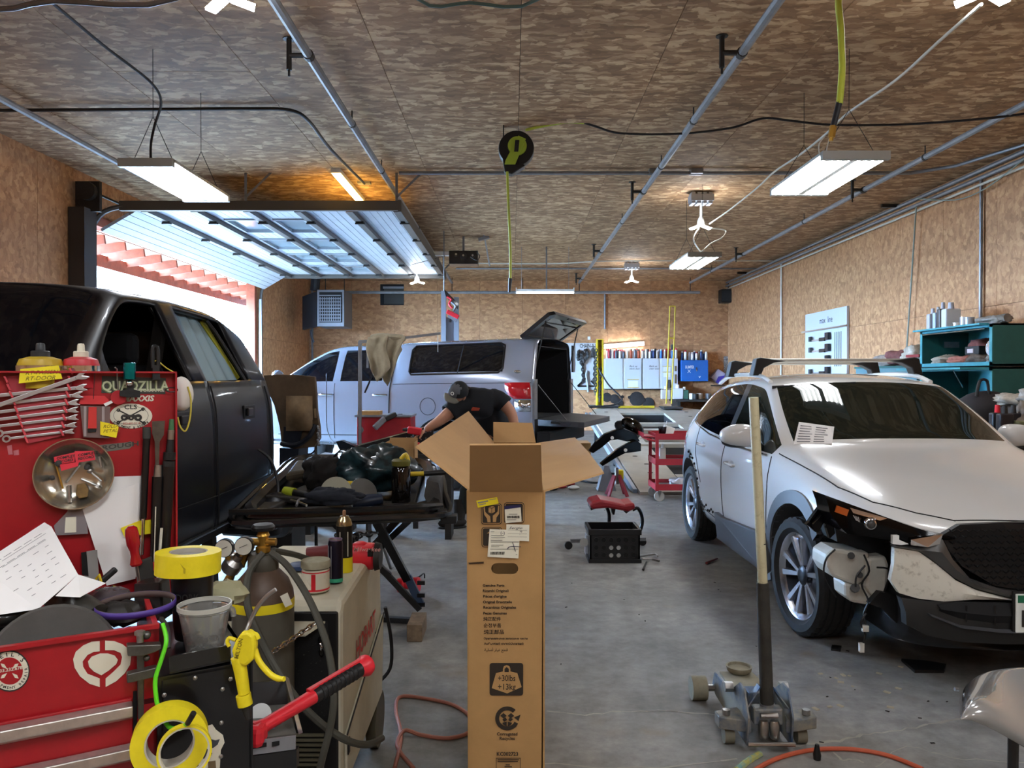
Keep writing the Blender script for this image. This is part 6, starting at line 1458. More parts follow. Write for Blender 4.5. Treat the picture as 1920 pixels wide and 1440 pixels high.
# things on the bonnet
bgp=rag(onb(708,918),(.23,.20,.15),'1d3438','dark teal plastic bag heaped in the middle of the bonnet','bag','plastic_bag',seed=70)
bgp.data.materials[0]=mat('bag_teal','2c474d',.28,col2='0b1418',vscale=11,vc=.55,coat=.4)
rag(onb(608,915),(.13,.12,.11),'1b1715','black knotted bundle of wiring on the bonnet','wiring bundle','wiring_bundle',seed=71)
for k in range(7):
 c=onb(640+k*5,890);O('loose_cable',MB().tube([c+Vector((-.1,0,.06)),c+Vector((-.02,-.02,.16+.02*math.sin(k*2))),c+Vector((.06,.02,.13)),c+Vector((.1+.01*k,-.05,.04))],.006,5,sub=4),M_bcord,bpy.data.objects['wiring_bundle'],smooth=1)
fl_=T('work_light','short black torch with a lime green end ring on the bonnet','torch',onb(548,925));O('body',MB().tube([onb(552,925,.03),onb(578,930,.03)],.026,12),M_blackp,fl_,smooth=1);O('end_ring',MB().tube([onb(534,922,.03),onb(552,925,.03)],.034,14),mat('lime2','a9b72c',.5),fl_,smooth=1)
md_=T('masking_disc','pale half-folded sanding disc hanging over the front edge of the bonnet','sanding disc',P(632,952,4.5));
O('disc',MB().lathe([(0,0),(.095,0),(.095,.004),(0,.004)],P(630,924,4.56),(0,-1,.12),32,arc=2*math.pi),mat('disc_pale','a9a692',.8),md_)
gl=rag(P(625,931,4.50)-Vector((0,0,.05)),(.15,.045,.055),'23262f','dark grey glove lying above the pale disc','glove','glove',seed=73)
gk=T('grinder','dark blue angle grinder with a grey disc guard on the bonnet','grinder',onb(690,940))
O('body',MB().tube([onb(660,945,.05),onb(690,940,.06),onb(716,935,.07)],[.035,.045,.03],10),mat('grind_blue','141f33',.4),gk,smooth=1);O('guard',MB().lathe([(.045,0),(.085,.01),(.09,.03),(.085,.035)],onb(678,925,.07),(.5,-.7,.5),20),mat('guard','5a5854',.5,.4),gk,smooth=1)
ys=T('yellow_caulker','small yellow hand tool with a dark handle beside the teal bag','hand tool',onb(650,915));O('head',MB().tube([onb(638,912,.09),onb(650,908,.10),onb(664,906,.10)],[.012,.022,.014],10),M_yel,ys,smooth=1);O('handle',MB().tube([onb(664,906,.10),onb(676,908,.09)],.014,8),mat('navy_plastic','16182f',.5),ys,smooth=1)
jb=T('supplement_jar','tall dark jar with a yellow cap standing on the right of the bonnet','jar',onb(752,945));c=onb(752,945);c.z+=.002
O('body',MB().lathe([(.055,0),(.06,.01),(.06,.22),(.05,.24)],c,n=20),glassmat('jar_dark','1a1512',.2,.05),jb,smooth=1);O('cap',MB().lathe([(.058,.24),(.06,.27),(.05,.28)],c,n=20),mat('olive_cap','5f5a1c',.5),jb,smooth=1);O('spout',MB().tube([c+Vector((.0,0,.28)),c+Vector((.03,0,.31)),c+Vector((.045,0,.27))],.014,8,sub=3),M_yel,jb,smooth=1)
hm=T('pry_bar','pry bar with a yellow and black handle sticking out right from the bonnet','pry bar',onb(790,905));O('handle',MB().tube([P(768,889,5.0),P(795,888,5.0)],.016,10),M_yel,hm,smooth=1);O('grip',MB().tube([P(795,888,5.0),P(836,885,5.02)],.018,10),M_blackp,hm,smooth=1)
cb_=T('open_carton','open brown carton standing behind the tools at the right rear of the bonnet','carton',P(750,885,5.7));a,b_=P(723,884,5.75),P(777,842,5.75)
O('front_panel',MB().bx(a.x,b_.x,5.75,5.754,a.z,b_.z),M_card,cb_);O('back_panel',MB().bx(a.x,b_.x,5.95,5.954,a.z,b_.z+.07),M_cardd,cb_)
O('side_panel',MB().bx(a.x,a.x+.004,5.75,5.95,a.z,b_.z+.05),M_card,cb_);O('side_panel',MB().bx(b_.x-.004,b_.x,5.75,5.95,a.z,b_.z+.05),M_cardd,cb_)
O('stalk',MB().tube([onb(522,930,.02),P(520,900,4.9),P(507,862,4.9),P(484,842,4.9)],.009,6,sub=5),M_bcord,bo,'thin black cable stalk standing up from the bonnet',smooth=1)
wr=T('shop_pliers','steel pliers lying at the front left of the bonnet','pliers',onb(560,940));O('handle',MB().tube([onb(545,938,.03),onb(560,942,.03),onb(575,948,.03)],.008,6,sub=3),M_steel,wr,smooth=1);O('jaw',MB().tube([onb(556,948,.03),onb(562,936,.03),onb(585,938,.03)],.008,6,sub=3),M_galv,wr,smooth=1)
O('pressed_dome',MB().lathe([(0,.04),(.02,.04),(.06,.02),(.10,0)],onb(518,935),(0,-.2,1),20),mat('dome','1c1c20',.35,.3),bo,smooth=1)
O('cloth_pad',MB().prism([onb(535,905,.02),onb(610,890,.03),onb(615,875,.03),onb(555,878,.03)],(0,0,.06)),mat('khaki_pad','4c4434',.9,var=.2),None,'khaki folded pad at the back left of the bonnet','pad',bevel=.02)
# ------------------------------------------------------------------ red tool trolley, rag stand, grille, litter behind the bonnet
rt=T('red_tool_box','small red open tool box standing in front of the silver pickup door','tool box',(-1.4,8.3,0))
a,b_=P(669,838,8.2),P(770,782,8.2)
O('box',MB().bx(a.x,b_.x,8.2,8.6,a.z,b_.z),M_red,rt,bevel=.008);O('top_rim',MB().bx(a.x-.02,b_.x+.01,8.18,8.62,b_.z,b_.z+.02),M_galv,rt);O('carry_handle',MB().tube([P(676,800,8.15),P(680,806,8.12),P(676,812,8.15)],.012,6,sub=3),M_steel,rt,smooth=1)
O('stand_frame',MB().bx(a.x+.03,a.x+.07,8.25,8.55,0,a.z).bx(b_.x-.07,b_.x-.03,8.25,8.55,0,a.z),M_dsteel,rt)
O('carton_lid',MB().box(P(694,776,8.35),(.24,.18,.07)),M_card,None,'small brown carton lying on the red tool box','carton',bevel=.004)
rv=T('air_ratchet','grey air ratchet lying across the red tool box','power tool',P(720,790,8.15));O('body',MB().beam(P(702,803,8.1),P(722,784,8.15),.06,.06),M_galv,rv,bevel=.01);O('head',MB().beam(P(722,786,8.15),P(742,776,8.2),.08,.05),M_dsteel,rv,bevel=.01)
for k in range(4):O('hand_tool',MB().beam(P(732+k*8,783-k,8.25),P(752+k*5,778+k*2,8.4),.05,.03),(M_dsteel,M_galv,M_redp,M_iron)[k],None,('dark','silver','red','iron')[k]+' hand tool heaped on the right of the red tool box','tool','tools on the red tool box',bevel=.006)
gs=T('grille_panel','long black perforated grille panel with a bright upper edge, held by the kneeling person','grille',P(740,822,7.6))
A_,B_=P(666,838,7.6),P(812,798,7.75);dn=Vector((0,0,-.20))
O('panel',MB().prism([A_,B_,B_+dn,A_+dn*.9],(0,.04,0)),M_blackp,gs);O('bright_edge',MB().beam(A_+Vector((0,-.01,.008)),B_+Vector((0,-.01,.008)),.03,.012),M_chrome,gs)
mb=MB()
for k in range(16):
 for j in range(3):
  c=A_.lerp(B_,(k+.5)/16)+dn*(.25+j*.28)+Vector((0,-.002,0));mb.lathe([(0,.001),(.008,.001)],c,(0,-1,0),6,cap=False)
O('stud',mb,M_steel,gs,kind='stuff')
O('panel_support',MB().bx(A_.x+.1,A_.x+.15,7.62,7.66,0,A_.z-.18).bx(B_.x-.2,B_.x-.15,7.72,7.76,0,B_.z-.22),M_dsteel,gs)
rs_=T('wire_stand','slim steel stand whose long arm carries a draped cloth in front of the pickup','stand',P(676,780,8.1))
zf=0
O('post',MB().beam(P(675,640,8.1),P(675,780,8.1)-Vector((0,0,.0)),.035,.03).beam(P(675,780,8.1),Vector((P(675,780,8.1).x,8.1,0)),.03,.03),M_galv,rs_);O('post',MB().beam(P(690,640,8.1),P(689,690,8.1),.02,.02),M_galv,rs_)
O('arm',MB().beam(P(673,641,8.1),P(760,636,8.1),.03,.03),M_galv,rs_);O('arm',MB().beam(P(755,634,8.1),P(826,625,8.1),.02,.025),M_galv,rs_);O('foot',MB().beam((P(675,780,8.1).x-.3,8.1,.02),(P(675,780,8.1).x+.3,8.1,.02),.05,.04),M_galv,rs_)
O('hanging_line',MB().cyl(P(821,626,8.1),P(821,660,8.1),.003,n=4),M_cord,rs_);O('prop_rod',MB().tube([P(707,668,8.0),P(692,718,8.05),P(684,736,8.1)],.01,6),M_blackm,rs_)
tw=T('draped_towel','beige towel draped over the steel stand in front of the silver pickup','towel',P(722,720,8.05))
def towel(x0,x1,tops,bots,dd,ph):
 def f(a,b_):
  px=x0+(x1-x0)*a;y0_=tops[0]*(1-a)+tops[1]*a;i=min(int(a*(len(bots)-1)),len(bots)-2);ff_=a*(len(bots)-1)-i
  yb_=bots[i]*(1-ff_)+bots[i+1]*ff_;d=dd-.05*math.sin(b_*math.pi*.5)+.05*mn.noise(Vector((a*3.5+ph+b_*.8,b_*1.3,ph)))*(.4+b_)+.012*math.sin(a*9+ph+b_*2.5)
  return P(px+4*math.sin(b_*5+ph),y0_+(yb_-y0_)*b_,d)
 return MB().grid(f,26,16)
M_tow=mat('towel','a59c86',.95,var=.15,vscale=12,bump=.4,bscale=90)
O('fold',towel(700,756,(629,630),(650,690,712,724,700,672,655),8.05,1.0),M_tow,tw,smooth=2,solid=.008);O('fold',towel(690,728,(632,628),(690,716,704,690),8.0,3.0),M_tow,tw,smooth=2,solid=.008)
O('top_roll',MB().tube([P(697,634,8.08),P(712,631,8.06),P(735,632,8.06),P(755,634,8.08)],.035,8,sub=4),M_tow,tw,smooth=1)
# litter between truck and bonnet
for k,(px,py,d,r,c,lab)in enumerate(((560,872,7.4,.18,'23242a','dark part lying under the silver pickup sill'),(612,868,7.8,.2,'9aa2ac','pale sheet of plastic lying below the pickup door'),(650,862,7.6,.1,'6b4a3a','brown wedge lying below the pickup door'))):
 c_=P(px,py,d);o=O('scrap_part',MB().prism([c_+Vector((-r,0,-.02)),c_+Vector((-r*.3,0,r*.45)),c_+Vector((r*.8,0,r*.3)),c_+Vector((r,0,-.02))],(0,.2,0)),mat('sc'+c,c,.5),None,lab,'scrap part')
 O('trestle',MB().bx(c_.x-r*.6,c_.x+r*.6,d+.02,d+.18,0,c_.z-.02),M_dsteel,o)
O('spare_part',MB().prism([P(630,828,7.4),P(640,826,7.4),P(668,838,7.4),P(664,850,7.4),P(636,842,7.4)],(0,.1,0)),M_blackm,gs,'slotted black end piece')
O('hanging_wire',MB().tube([P(612,700,9.6),P(612,790,9.4),P(618,818,9.2),P(626,832,8.8)],.006,5,sub=4),M_bcord,tr,smooth=1)
for k,(a,lab)in enumerate((([(518,1012),(540,1014),(565,1020),(562,1028),(530,1024)],'flat black bracket on the floor behind the gas cylinder'),([(836,960),(862,952),(866,975),(840,985),(826,978)],'dark cloth on the floor behind the black boot'))):
 O('floor_scrap',MB().prism([G(*p)for p in a],(0,0,.04)),M_blackp,None,lab,'scrap part')
for k in range(60):
 px,py=rnd.choice(((rnd.uniform(560,860),rnd.uniform(985,1120)),(rnd.uniform(1040,1420),rnd.uniform(960,1300)),(rnd.uniform(1540,1900),rnd.uniform(1210,1420)),(rnd.uniform(1040,1300),rnd.uniform(890,960))))
 c=G(px,py);s=rnd.uniform(.004,.010)
 if k==0:mb=MB()
 mb.box(c+Vector((0,0,s*.15)),(s*2,s,s*.3),rnd.uniform(0,3),0)
O('floor_debris',mb,mat('debris','2a2623',.9),None,'scattered dark specks and chips of debris on the concrete floor','debris',kind='stuff')
mb=MB()
for k in range(14):
 c=G(rnd.uniform(1500,1700),rnd.uniform(1250,1330));s=rnd.uniform(.008,.02);mb.box(c+Vector((0,0,.002)),(s*1.6,s,.004),rnd.uniform(0,3))
O('paint_chips',mb,mat('chip','b5aa90',.8),None,'scattered pale filler chips on the floor before the white crossover','debris',kind='stuff')
O('floor_scrap',MB().prism([G(1690,1240),G(1740,1244),G(1774,1250),G(1770,1262),G(1715,1262)],(0,0,.015)),M_blackp,None,'flat black plastic scrap under the nose of the white crossover','scrap part')
O('floor_scrap',MB().prism([G(1560,1212),G(1578,1214),G(1576,1222),G(1558,1220)],(0,0,.01)),M_blackp,None,'tiny black scrap in front of the near wheel of the white crossover','scrap part')
O('tool_on_floor',MB().tube([G(1325,1056,.012),G(1345,1047,.012)],[.012,.006],8),mat('maroon','5a1f22',.5),None,'small dark red screwdriver on the floor beside the white crossover','screwdriver',smooth=1)
for k,(px,py,c)in enumerate(((1052,912,'b03038'),(1068,907,'a02830'),(1035,916,'2a2a2e'),(1076,914,'d5d5d2'))):
 O('floor_tool',MB().ell(G(px,py,.03),(.08,.05,.03),10,6),mat('ft'+c,c,.5),None,('red tool','darker red tool','black tool','white lump')[k]+' on the floor under the right box flap','tool',smooth=1)
pipe('black cable lying on the floor behind the right box flap',[G(1080,899,.012),G(1110,905,.012),G(1135,903,.012),G(1130,893,.012),G(1150,888,.012),G(1200,896,.012)],.014,M_bcord,'floor_cable','cable',sub=5)
# ------------------------------------------------------------------ person bending over the work
pe=T('person','person in a dark cap and black t-shirt bending forward with a red tool in hand','person',(-.35,7.75,0))
M_skin=mat('skin','b98468',.6,var=.08);M_shirt=mat('shirt_black','0b0c12',.85,bump=.25,bscale=14,var=.2);M_pants=mat('trousers','2c302e',.9,var=.25,bump=.4,bscale=20)
def skin(name,V_,E_,m,parent,sub=2,root=0,**k):
 me=bpy.data.meshes.new(name);me.from_pydata([v[:3]for v in V_],E_,[])
 o=bpy.data.objects.new(name,me);COL.objects.link(o)
 md=o.modifiers.new('skin','SKIN');md.use_smooth_shade=True
 for i,v in enumerate(V_):
  r_=v[3];r_=r_ if hasattr(r_,'__len__')else(r_,r_)
  me.skin_vertices[0].data[i].radius=r_;me.skin_vertices[0].data[i].use_root=(i==root)
 md=o.modifiers.new('s','SUBSURF');md.levels=md.render_levels=sub
 dg=bpy.context.evaluated_depsgraph_get();dg.update();em=bpy.data.meshes.new_from_object(o.evaluated_get(dg))
 bpy.data.objects.remove(o);em.name=name
 for p in em.polygons:p.use_smooth=True
 q=O(name,em,m,parent,recalc=True);return q
 # torso: pelvis, waist, chest, neck; arms; legs  (x right in picture, y away, z up)
hip=(-.16,8.02,.96);wa=(-.22,7.94,1.08);ch=(-.30,7.78,1.24);uc=(-.36,7.68,1.31);nk=(-.45,7.60,1.34)
V=[(*hip,(.16,.14)),(*wa,(.15,.13)),(*ch,(.17,.14)),(*uc,(.13,.11)),(*nk,.06),(-.52,7.55,1.34,.055),(-.56,7.52,1.22,.075),(-.70,7.44,1.10,.055),(-.80,7.42,1.04,.042),(-.845,7.42,1.01,.032),(-.12,7.72,1.30,.075),(-.0,7.70,1.16,.058),(.04,7.60,.98,.045),(.02,7.50,.84,.034),(-.28,7.98,.82,.105),(-.42,7.80,.50,.075),(-.50,7.84,.14,.05),(-.02,8.08,.80,.105),(.10,8.0,.46,.075),(.06,8.15,.12,.05)]
E=[(0,1),(1,2),(2,3),(3,4),(4,5),(3,6),(6,7),(7,8),(8,9),(3,10),(10,11),(11,12),(12,13),(0,14),(14,15),(15,16),(0,17),(17,18),(18,19)]
bodyo=skin('body',V,E,M_skin,pe)
def near_edge(p):
 best=None
 for k,(a,b_)in enumerate(E):
  A_,B_=Vector(V[a][:3]),Vector(V[b_][:3]);t=max(0,min(1,(p-A_).dot(B_-A_)/(B_-A_).length_squared));d_=(p-A_.lerp(B_,t)).length
  rr_=[x if not hasattr(x,'__len__')else sum(x)/2 for x in(V[a][3],V[b_][3])];d_-=rr_[0]*(1-t)+rr_[1]*t
  if best is None or d_<best[0]:best=(d_,k,t)
 return best[1],best[2]
def cloth(name,test,off,m,wob=.004):
 me=bodyo.data;nr=[v.normal.copy()for v in me.vertices];ok=[test(*near_edge(v.co),v.co)for v in me.vertices]
 mb=MB();mb.v=[v.co+nr[i]*(off+wob*math.sin(v.co.x*60)*math.cos(v.co.z*50))for i,v in enumerate(me.vertices)];mb.f=[tuple(p.vertices)for p in me.polygons if sum(ok[i]for i in p.vertices)>=len(p.vertices)-1];mb.m=[0]*len(mb.f)
 used=sorted({i for f in mb.f for i in f});mp={v:i for i,v in enumerate(used)};mb.v=[mb.v[i]for i in used];mb.f=[tuple(mp[i]for i in f)for f in mb.f]
 return O(name,mb,m,pe,smooth=2,solid=.006,recalc=False)
cloth('t_shirt',lambda k,t,p:k in(0,1,2,3,5,9)or(k==4 and t<.3)or(k in(6,10)and t<.45),.028,M_shirt)
cloth('trousers',lambda k,t,p:k>=13 or(k==0 and t<.35),.016,M_pants)
# head bent down, face turned toward the work
hc=Vector(P(858,738,7.48));RH=Matrix.Rotation(R(18),3,'Y')@Matrix.Rotation(R(38),3,'X')@Matrix.Rotation(R(-22),3,'Z')
def hp(x,y,z):return hc+RH@Vector((x,y,z))
hd=MB().ell((0,0,0),(.078,.095,.112),20,14)
for i,v in enumerate(hd.v):
 if v.y<0 and v.z<0:v=Vector((v.x*(1+v.z*1.6),v.y*.96,v.z))
 hd.v[i]=hp(v.x,v.y,v.z)
nose=MB().ell((0,0,0),(.014,.022,.026),10,8);nose.v=[hp(v.x,v.y-.098,v.z-.02)for v in nose.v];
O('head',hd,M_skin,pe,smooth=1);O('nose',nose,M_skin,pe,smooth=1)
for s in(-1,1):
 e_=MB().ell((0,0,0),(.013,.008,.009),10,6);e_.v=[hp(v.x+s*.032,v.y-.082,v.z+.012)for v in e_.v];O('eye',e_,mat('eye','2a1f1a',.3),pe,smooth=1)
 e_=MB().ell((0,0,0),(.012,.022,.032),10,8);e_.v=[hp(v.x+s*.08,v.y+.005,v.z-.005)for v in e_.v];O('ear',e_,M_skin,pe,smooth=1)
mo=MB().ell((0,0,0),(.022,.006,.007),10,6);mo.v=[hp(v.x,v.y-.086,v.z-.058)for v in mo.v];O('mouth',mo,mat('lip','8a5044',.6),pe,smooth=1)
ha=MB().ell((0,0,0),(.086,.09,.10),18,12,jit=.04);ha.v=[hp(v.x,v.y+.035,v.z-.012)for v in ha.v];O('hair',ha,mat('hair','1d1510',.8,bump=.5,bscale=60),pe,smooth=1)
pt=MB().tube([hp(.02,.11,.0),hp(.05,.17,-.03),hp(.07,.19,-.10)],[.035,.03,.012],8,sub=4);O('ponytail',pt,MATS['hair'],pe,smooth=1)
cp=T('baseball_cap',None,None,hc);cp.parent=pe;cp.matrix_parent_inverse=wm(pe).inverted();cp.name='cap'
dome=MB().ell((0,0,0),(.094,.112,.105),24,14);dome.v=[v for v in dome.v]
vv=[]
for v in dome.v:vv.append(hp(v.x,v.y,max(v.z,-.0)*1.0+.028))
dome.v=vv;O('crown',dome,mat('cap_black','0e0f13',.8),cp,smooth=1)
fp=MB().ell((0,0,0),(.097,.115,.108),24,14);fp.f=[f for f in fp.f if all(fp.v[i].y<-.02 and fp.v[i].z>-.002 and abs(fp.v[i].x)<.062 for i in f)];fp.m=[0]*len(fp.f);fp.v=[hp(v.x,v.y,v.z+.028)for v in fp.v];fp=islands(fp)[0];O('front_panel',fp,mat('cap_grey','55565a',.85),cp,smooth=1,recalc=False)
br_=MB().grid(lambda a,b_:hp((a-.5)*.17*(1-.25*b_*b_),-.095-.09*b_*math.cos((a-.5)*2.2),.030-.02*b_-.06*(a-.5)**2*1.4),14,5);O('brim',br_,mat('cap_brim','6a675c',.85),cp,smooth=1,solid=.004)
bd=MB().lathe([(.010,0),(.018,0),(.018,.003),(.010,.003)],hp(0,-.108,.065),RH@Vector((0,-1,.45)),16,cap=False);O('cap_badge',bd,M_white,cp)
O('shirt_print',MB().prism([P(880,762,7.50),P(900,765,7.50),P(898,770,7.50),P(884,770,7.50)],(0,.003,0)),mat('print_orange','a03a1e',.7),pe)
# hands: palm plus five fingers closed round the tool
def hand(c,fwd,up,side,name='hand',curl=1.0):
 c=Vector(c);f=Vector(fwd).normalized();u=Vector(up).normalized();u=(u-f*u.dot(f)).normalized();s_=f.cross(u)*side
 V_=[(*(c-f*.04),(.026,.020)),(*c,(.034,.018)),(*(c+f*.04),(.036,.016))];E_=[(0,1),(1,2)]
 for k in range(4):
  b_=c+f*.045+s_*(k-1.5)*.02;L_=(.036,.04,.038,.03)[k];i=len(V_)
  V_+=[(*b_,.010),(*(b_+f*L_),.0092),(*(b_+f*L_*1.4-u*L_*.7*curl),.0085),(*(b_+f*L_*1.0-u*L_*1.5*curl),.0075)];E_+=[(2,i),(i,i+1),(i+1,i+2),(i+2,i+3)]
 i=len(V_);V_+=[(*(c-s_*.036+f*.0),.012),(*(c-s_*.055+f*.028-u*.012),.010),(*(c-s_*.05+f*.052-u*.03),.0085)];E_+=[(1,i),(i,i+1),(i+1,i+2)]
 return skin(name,V_,E_,M_skin,pe,2,1)
hand((-.87,7.40,.995),(-.85,-.2,-.5),(-.4,-.3,.85),1);hand((.01,7.46,.80),(-.2,-.4,-.9),(.9,-.3,0),-1)
for(x,y,dx)in((-.53,7.80,-.13),(.05,8.12,-.10)):
 b_=MB().tube([(x,y+.02,.28),(x,y,.16),(x-.01,y-.01,.08)],[.062,.058,.06],12,sub=2);bt_=O('boot',b_,mat('boot','241f1a',.8,bump=.3),pe,smooth=1)
 so=MB().ell((x+dx*.55,y-.05,.055),(.15,.052,.055),16,8,Matrix.Rotation(R(18),3,'Z'));so.v=[Vector((v.x,v.y,max(v.z,.012)))for v in so.v];O('boot_foot',so,MATS['boot'],bt_,smooth=1)
 s2=MB().ell((x+dx*.55,y-.05,.01),(.155,.056,.03),16,6,Matrix.Rotation(R(18),3,'Z'));s2.v=[Vector((v.x,v.y,min(max(v.z,0),.02)))for v in s2.v];O('boot_sole',s2,M_rubber,bt_)
imp=T('impact_driver','red cordless tool held in the hand of the bending person','power tool',(-.93,7.38,.93))
O('body',MB().beam((-.87,7.37,1.0),(-1.0,7.38,1.02),.06,.07),M_redp,imp,bevel=.012);O('grip',MB().beam((-.93,7.375,1.0),(-.93,7.38,.89),.04,.045),M_blackp,imp,bevel=.01);O('chuck',MB().cyl((-1.0,7.38,1.02),(-1.05,7.38,1.02),.02,.012,n=10),M_dsteel,imp)
O('battery',MB().box((-.93,7.38,.875),(.09,.07,.04)),M_redp,imp,bevel=.006)
# engine parts the person works on
wk=T('parts_trestle','dark low trestle of parts in front of the bending person','trestle',(-.95,7.3,0));O('top',MB().bx(-1.25,-.55,7.15,7.55,.76,.80),M_dsteel,wk)
for x in(-1.2,-.6):O('leg',MB().bx(x-.03,x+.03,7.2,7.5,0,.76),M_dsteel,wk)
for k in range(6):O('clamp_part',MB().ell((-1.15+k*.1,7.3+.03*(k%2),.80+.035),(.055,.06,.035),8,6,jit=.2),M_iron if k%2 else M_blackp,None,f'small dark part, {ordn(k)} from the left on the trestle before the bending person','part','parts on the trestle',smooth=1)
# ------------------------------------------------------------------ long open parts carton
bx_=T('parts_carton','long brown carton standing open with flaps spread, printed with handling symbols','carton',(0,2.8,0))
FT=[Vector((-.115,2.03,1.222)),Vector((.083,2.03,1.222))];FBt=[Vector((-.117,2.15,0)),Vector((.086,2.15,0))]
BTp=[Vector((-.085,3.5,1.222)),Vector((.108,3.5,1.222))];BBt=[Vector((-.09,3.5,0)),Vector((.11,3.5,0))]
CF=Plane(FBt[0],FBt[1]-FBt[0],FT[0]-FBt[0])
def sheet(name,pts,m,th=.005,n=None,par=bx_,**k):
 pts=[Vector(p)for p in pts];nn=n or(pts[1]-pts[0]).cross(pts[2]-pts[0]).normalized()
 return O(name,MB().prism(pts,nn*th),m,par,**k)
 # front with a hand hole: strips around a rounded slot
hc_x0,hc_x1,hc_y0,hc_y1=921,972,1055,1077
hp_=[]
cL,cR=(932,1066),(961,1066)
for t in range(9):a=R(90+22.5*t);hp_.append((cL[0]+11*math.cos(a),cL[1]-11*math.sin(a)))
for t in range(9):a=R(-90+22.5*t);hp_.append((cR[0]+11*math.cos(a),cR[1]-11*math.sin(a)))
W_=(FT[1]-FT[0]).length;HH=(FT[0]-FBt[0]).length
def ab(p):q=CF.at(*p)-CF.o;return(q.dot(CF.u),q.dot(CF.v))
ho=[ab(p)for p in hp_];hcx=sum(p[0]for p in ho)/len(ho);hcy=sum(p[1]for p in ho)/len(ho)
x0_,x1_,y0_,y1_=0,W_,0,HH
def edge(p):
 dx,dy=p[0]-hcx,p[1]-hcy;t=min(((x1_ if dx>0 else x0_)-hcx)/dx if abs(dx)>1e-9 else 1e9,((y1_ if dy>0 else y0_)-hcy)/dy if abs(dy)>1e-9 else 1e9);return(hcx+dx*t,hcy+dy*t)
ed=[edge(p)for p in ho];n_h=len(ho);mb=MB()
for i in range(n_h):
 k=(i+1)%n_h;poly=[ho[i],ho[k],ed[k]];a,b_=ed[k],ed[i]
 sx=lambda p:0 if abs(p[0]-x0_)<1e-6 else(1 if abs(p[0]-x1_)<1e-6 else 2)
 yy=y0_ if ho[i][1]+ho[k][1]<2*hcy else y1_
 if sx(a)!=sx(b_):
  for q_ in(a,b_):
   if sx(q_)<2:poly.append((q_[0],yy))
 poly.append(ed[i]);mb.add([CF.w(*p)for p in poly],[tuple(range(len(poly)))])
fm=mb.mesh('front');bmx=bmesh.new();bmx.from_mesh(fm);bmesh.ops.remove_doubles(bmx,verts=bmx.verts,dist=1e-5);bmx.to_mesh(fm);bmx.free()
fo=O('front_panel',fm,M_card,bx_,solid=.005)
sheet('left_panel',[FT[0],BTp[0],BBt[0],FBt[0]],M_card);sheet('right_panel',[FT[1],FBt[1],BBt[1],BTp[1]],M_card);sheet('back_panel',[BTp[0],BTp[1],BBt[1],BBt[0]],M_card);sheet('bottom_panel',[FBt[0]+Vector((0,0,.003)),FBt[1]+Vector((0,0,.003)),BBt[1]+Vector((0,0,.003)),BBt[0]+Vector((0,0,.003))],M_card)
sheet('front_flap',[FT[0]+Vector((.003,0,0)),FT[1]-Vector((.003,0,0)),P(1014,831,1.86),P(881,832,1.86)],M_cardd)
sheet('left_flap',[FT[0],BTp[0],P(877,772,3.45),P(778,838,2.06)],M_cardd)
sheet('right_flap',[FT[1],BTp[1],P(1078,820,3.45),P(1104,848,2.7),P(1132,885,2.08)],M_cardd)
sheet('back_flap',[BTp[0],BTp[1],P(998,794,3.55),P(925,792,3.55)],M_cardd)
M_pr=mat('print_dark','2e251b',.8);M_gap2=mat('slot_dark','3c2813',.9)
def cw(px,py,off=.0042):return CF.at(px,py,off)
def cpoly(name,pts,m,off=.0042,par=bx_,th=.0006):return O(name,MB().prism([CF.at(*p,off)for p in pts],CF.n*th),m,par)
def rrect(x0,y0,x1,y1,r,n=4):
 out=[]
 for cx,cy,a0 in((x1-r,y0+r,-90),(x1-r,y1-r,0),(x0+r,y1-r,90),(x0+r,y0+r,180)):
  for t in range(n+1):a=R(a0+90*t/n);out.append((cx+r*math.cos(a),cy+r*math.sin(a)))
 return out
cpoly('slot',[(878,1055),(907,1053),(907,1056.5),(880,1058)],M_gap2)
for(x0,y0,x1,y1)in((902,944,941,983),(945,942,983,981),(903,988,941,1026)):
 cpoly('symbol_frame',rrect(x0,y0,x1,y1,5),M_pr,.0040);cpoly('symbol_frame',rrect(x0+1.2,y0+1.2,x1-1.2,y1-1.2,4.4),M_card,.0048);cpoly('symbol_field',rrect(x0+2.6,y0+2.6,x1-2.6,y1-2.6,3),M_pr,.0056)
mb=MB()
def cadd(pts,off=.0066):mb.prism([CF.at(*p,off)for p in pts],CF.n*.0005)
cadd([(906.5,952),(909,950),(910,960),(913,963),(919,968),(920,979),(914,979),(913,972),(908,965)]);cadd([(936.5,949),(934,948),(933,959),(930,962),(924,967),(924,978.5),(930,978.5),(931,970),(936,963)])
cadd([(916,952),(921.5,953.5),(921.5,962.5),(916,960.5)]);cadd([(922.5,953.5),(928,951),(928,959.5),(922.5,962.5)]);cadd([(916.5,951),(922,952.5),(927.5,950),(923,949)])
cadd([(913,1000),(922,993),(931,1000),(926,1000),(926,1020),(918,1020),(918,1000)])
O('hands_symbol',mb,M_card,bx_,recalc=False)
lines=[('Genuine Parts',905,1100,5.4),('Ricambi Originali',905,1110,5.4),("Pièces d'origine",905.5,1120.5,5.4),('Original Ersatzteile',905.5,1131,5.4),('Recambios Originales',906,1141,5.4),('Peças Genuinas',906,1152,5.4),('純正配件',906,1163.5,6.4),('순정부품',906.5,1176,7),('純正部品',907,1188.5,7.4),('Оригинальные запасные части',907,1199,4.2),('Αυθεντικά ανταλλακτικά',907.5,1209,4.8),('ﺔﻴﻠﺻﺃ ﺭﺎﻴﻏ ﻊﻄﻗ',908,1221,5.6)]
mb=MB();S_=1/705
for s_,px,py,h_ in lines:put_text(mb,s_,cw(px,py),CF.u,CF.v,h_*1.32*S_,bold=.028 if ord(s_[0])<300 or h_<5 else .012)
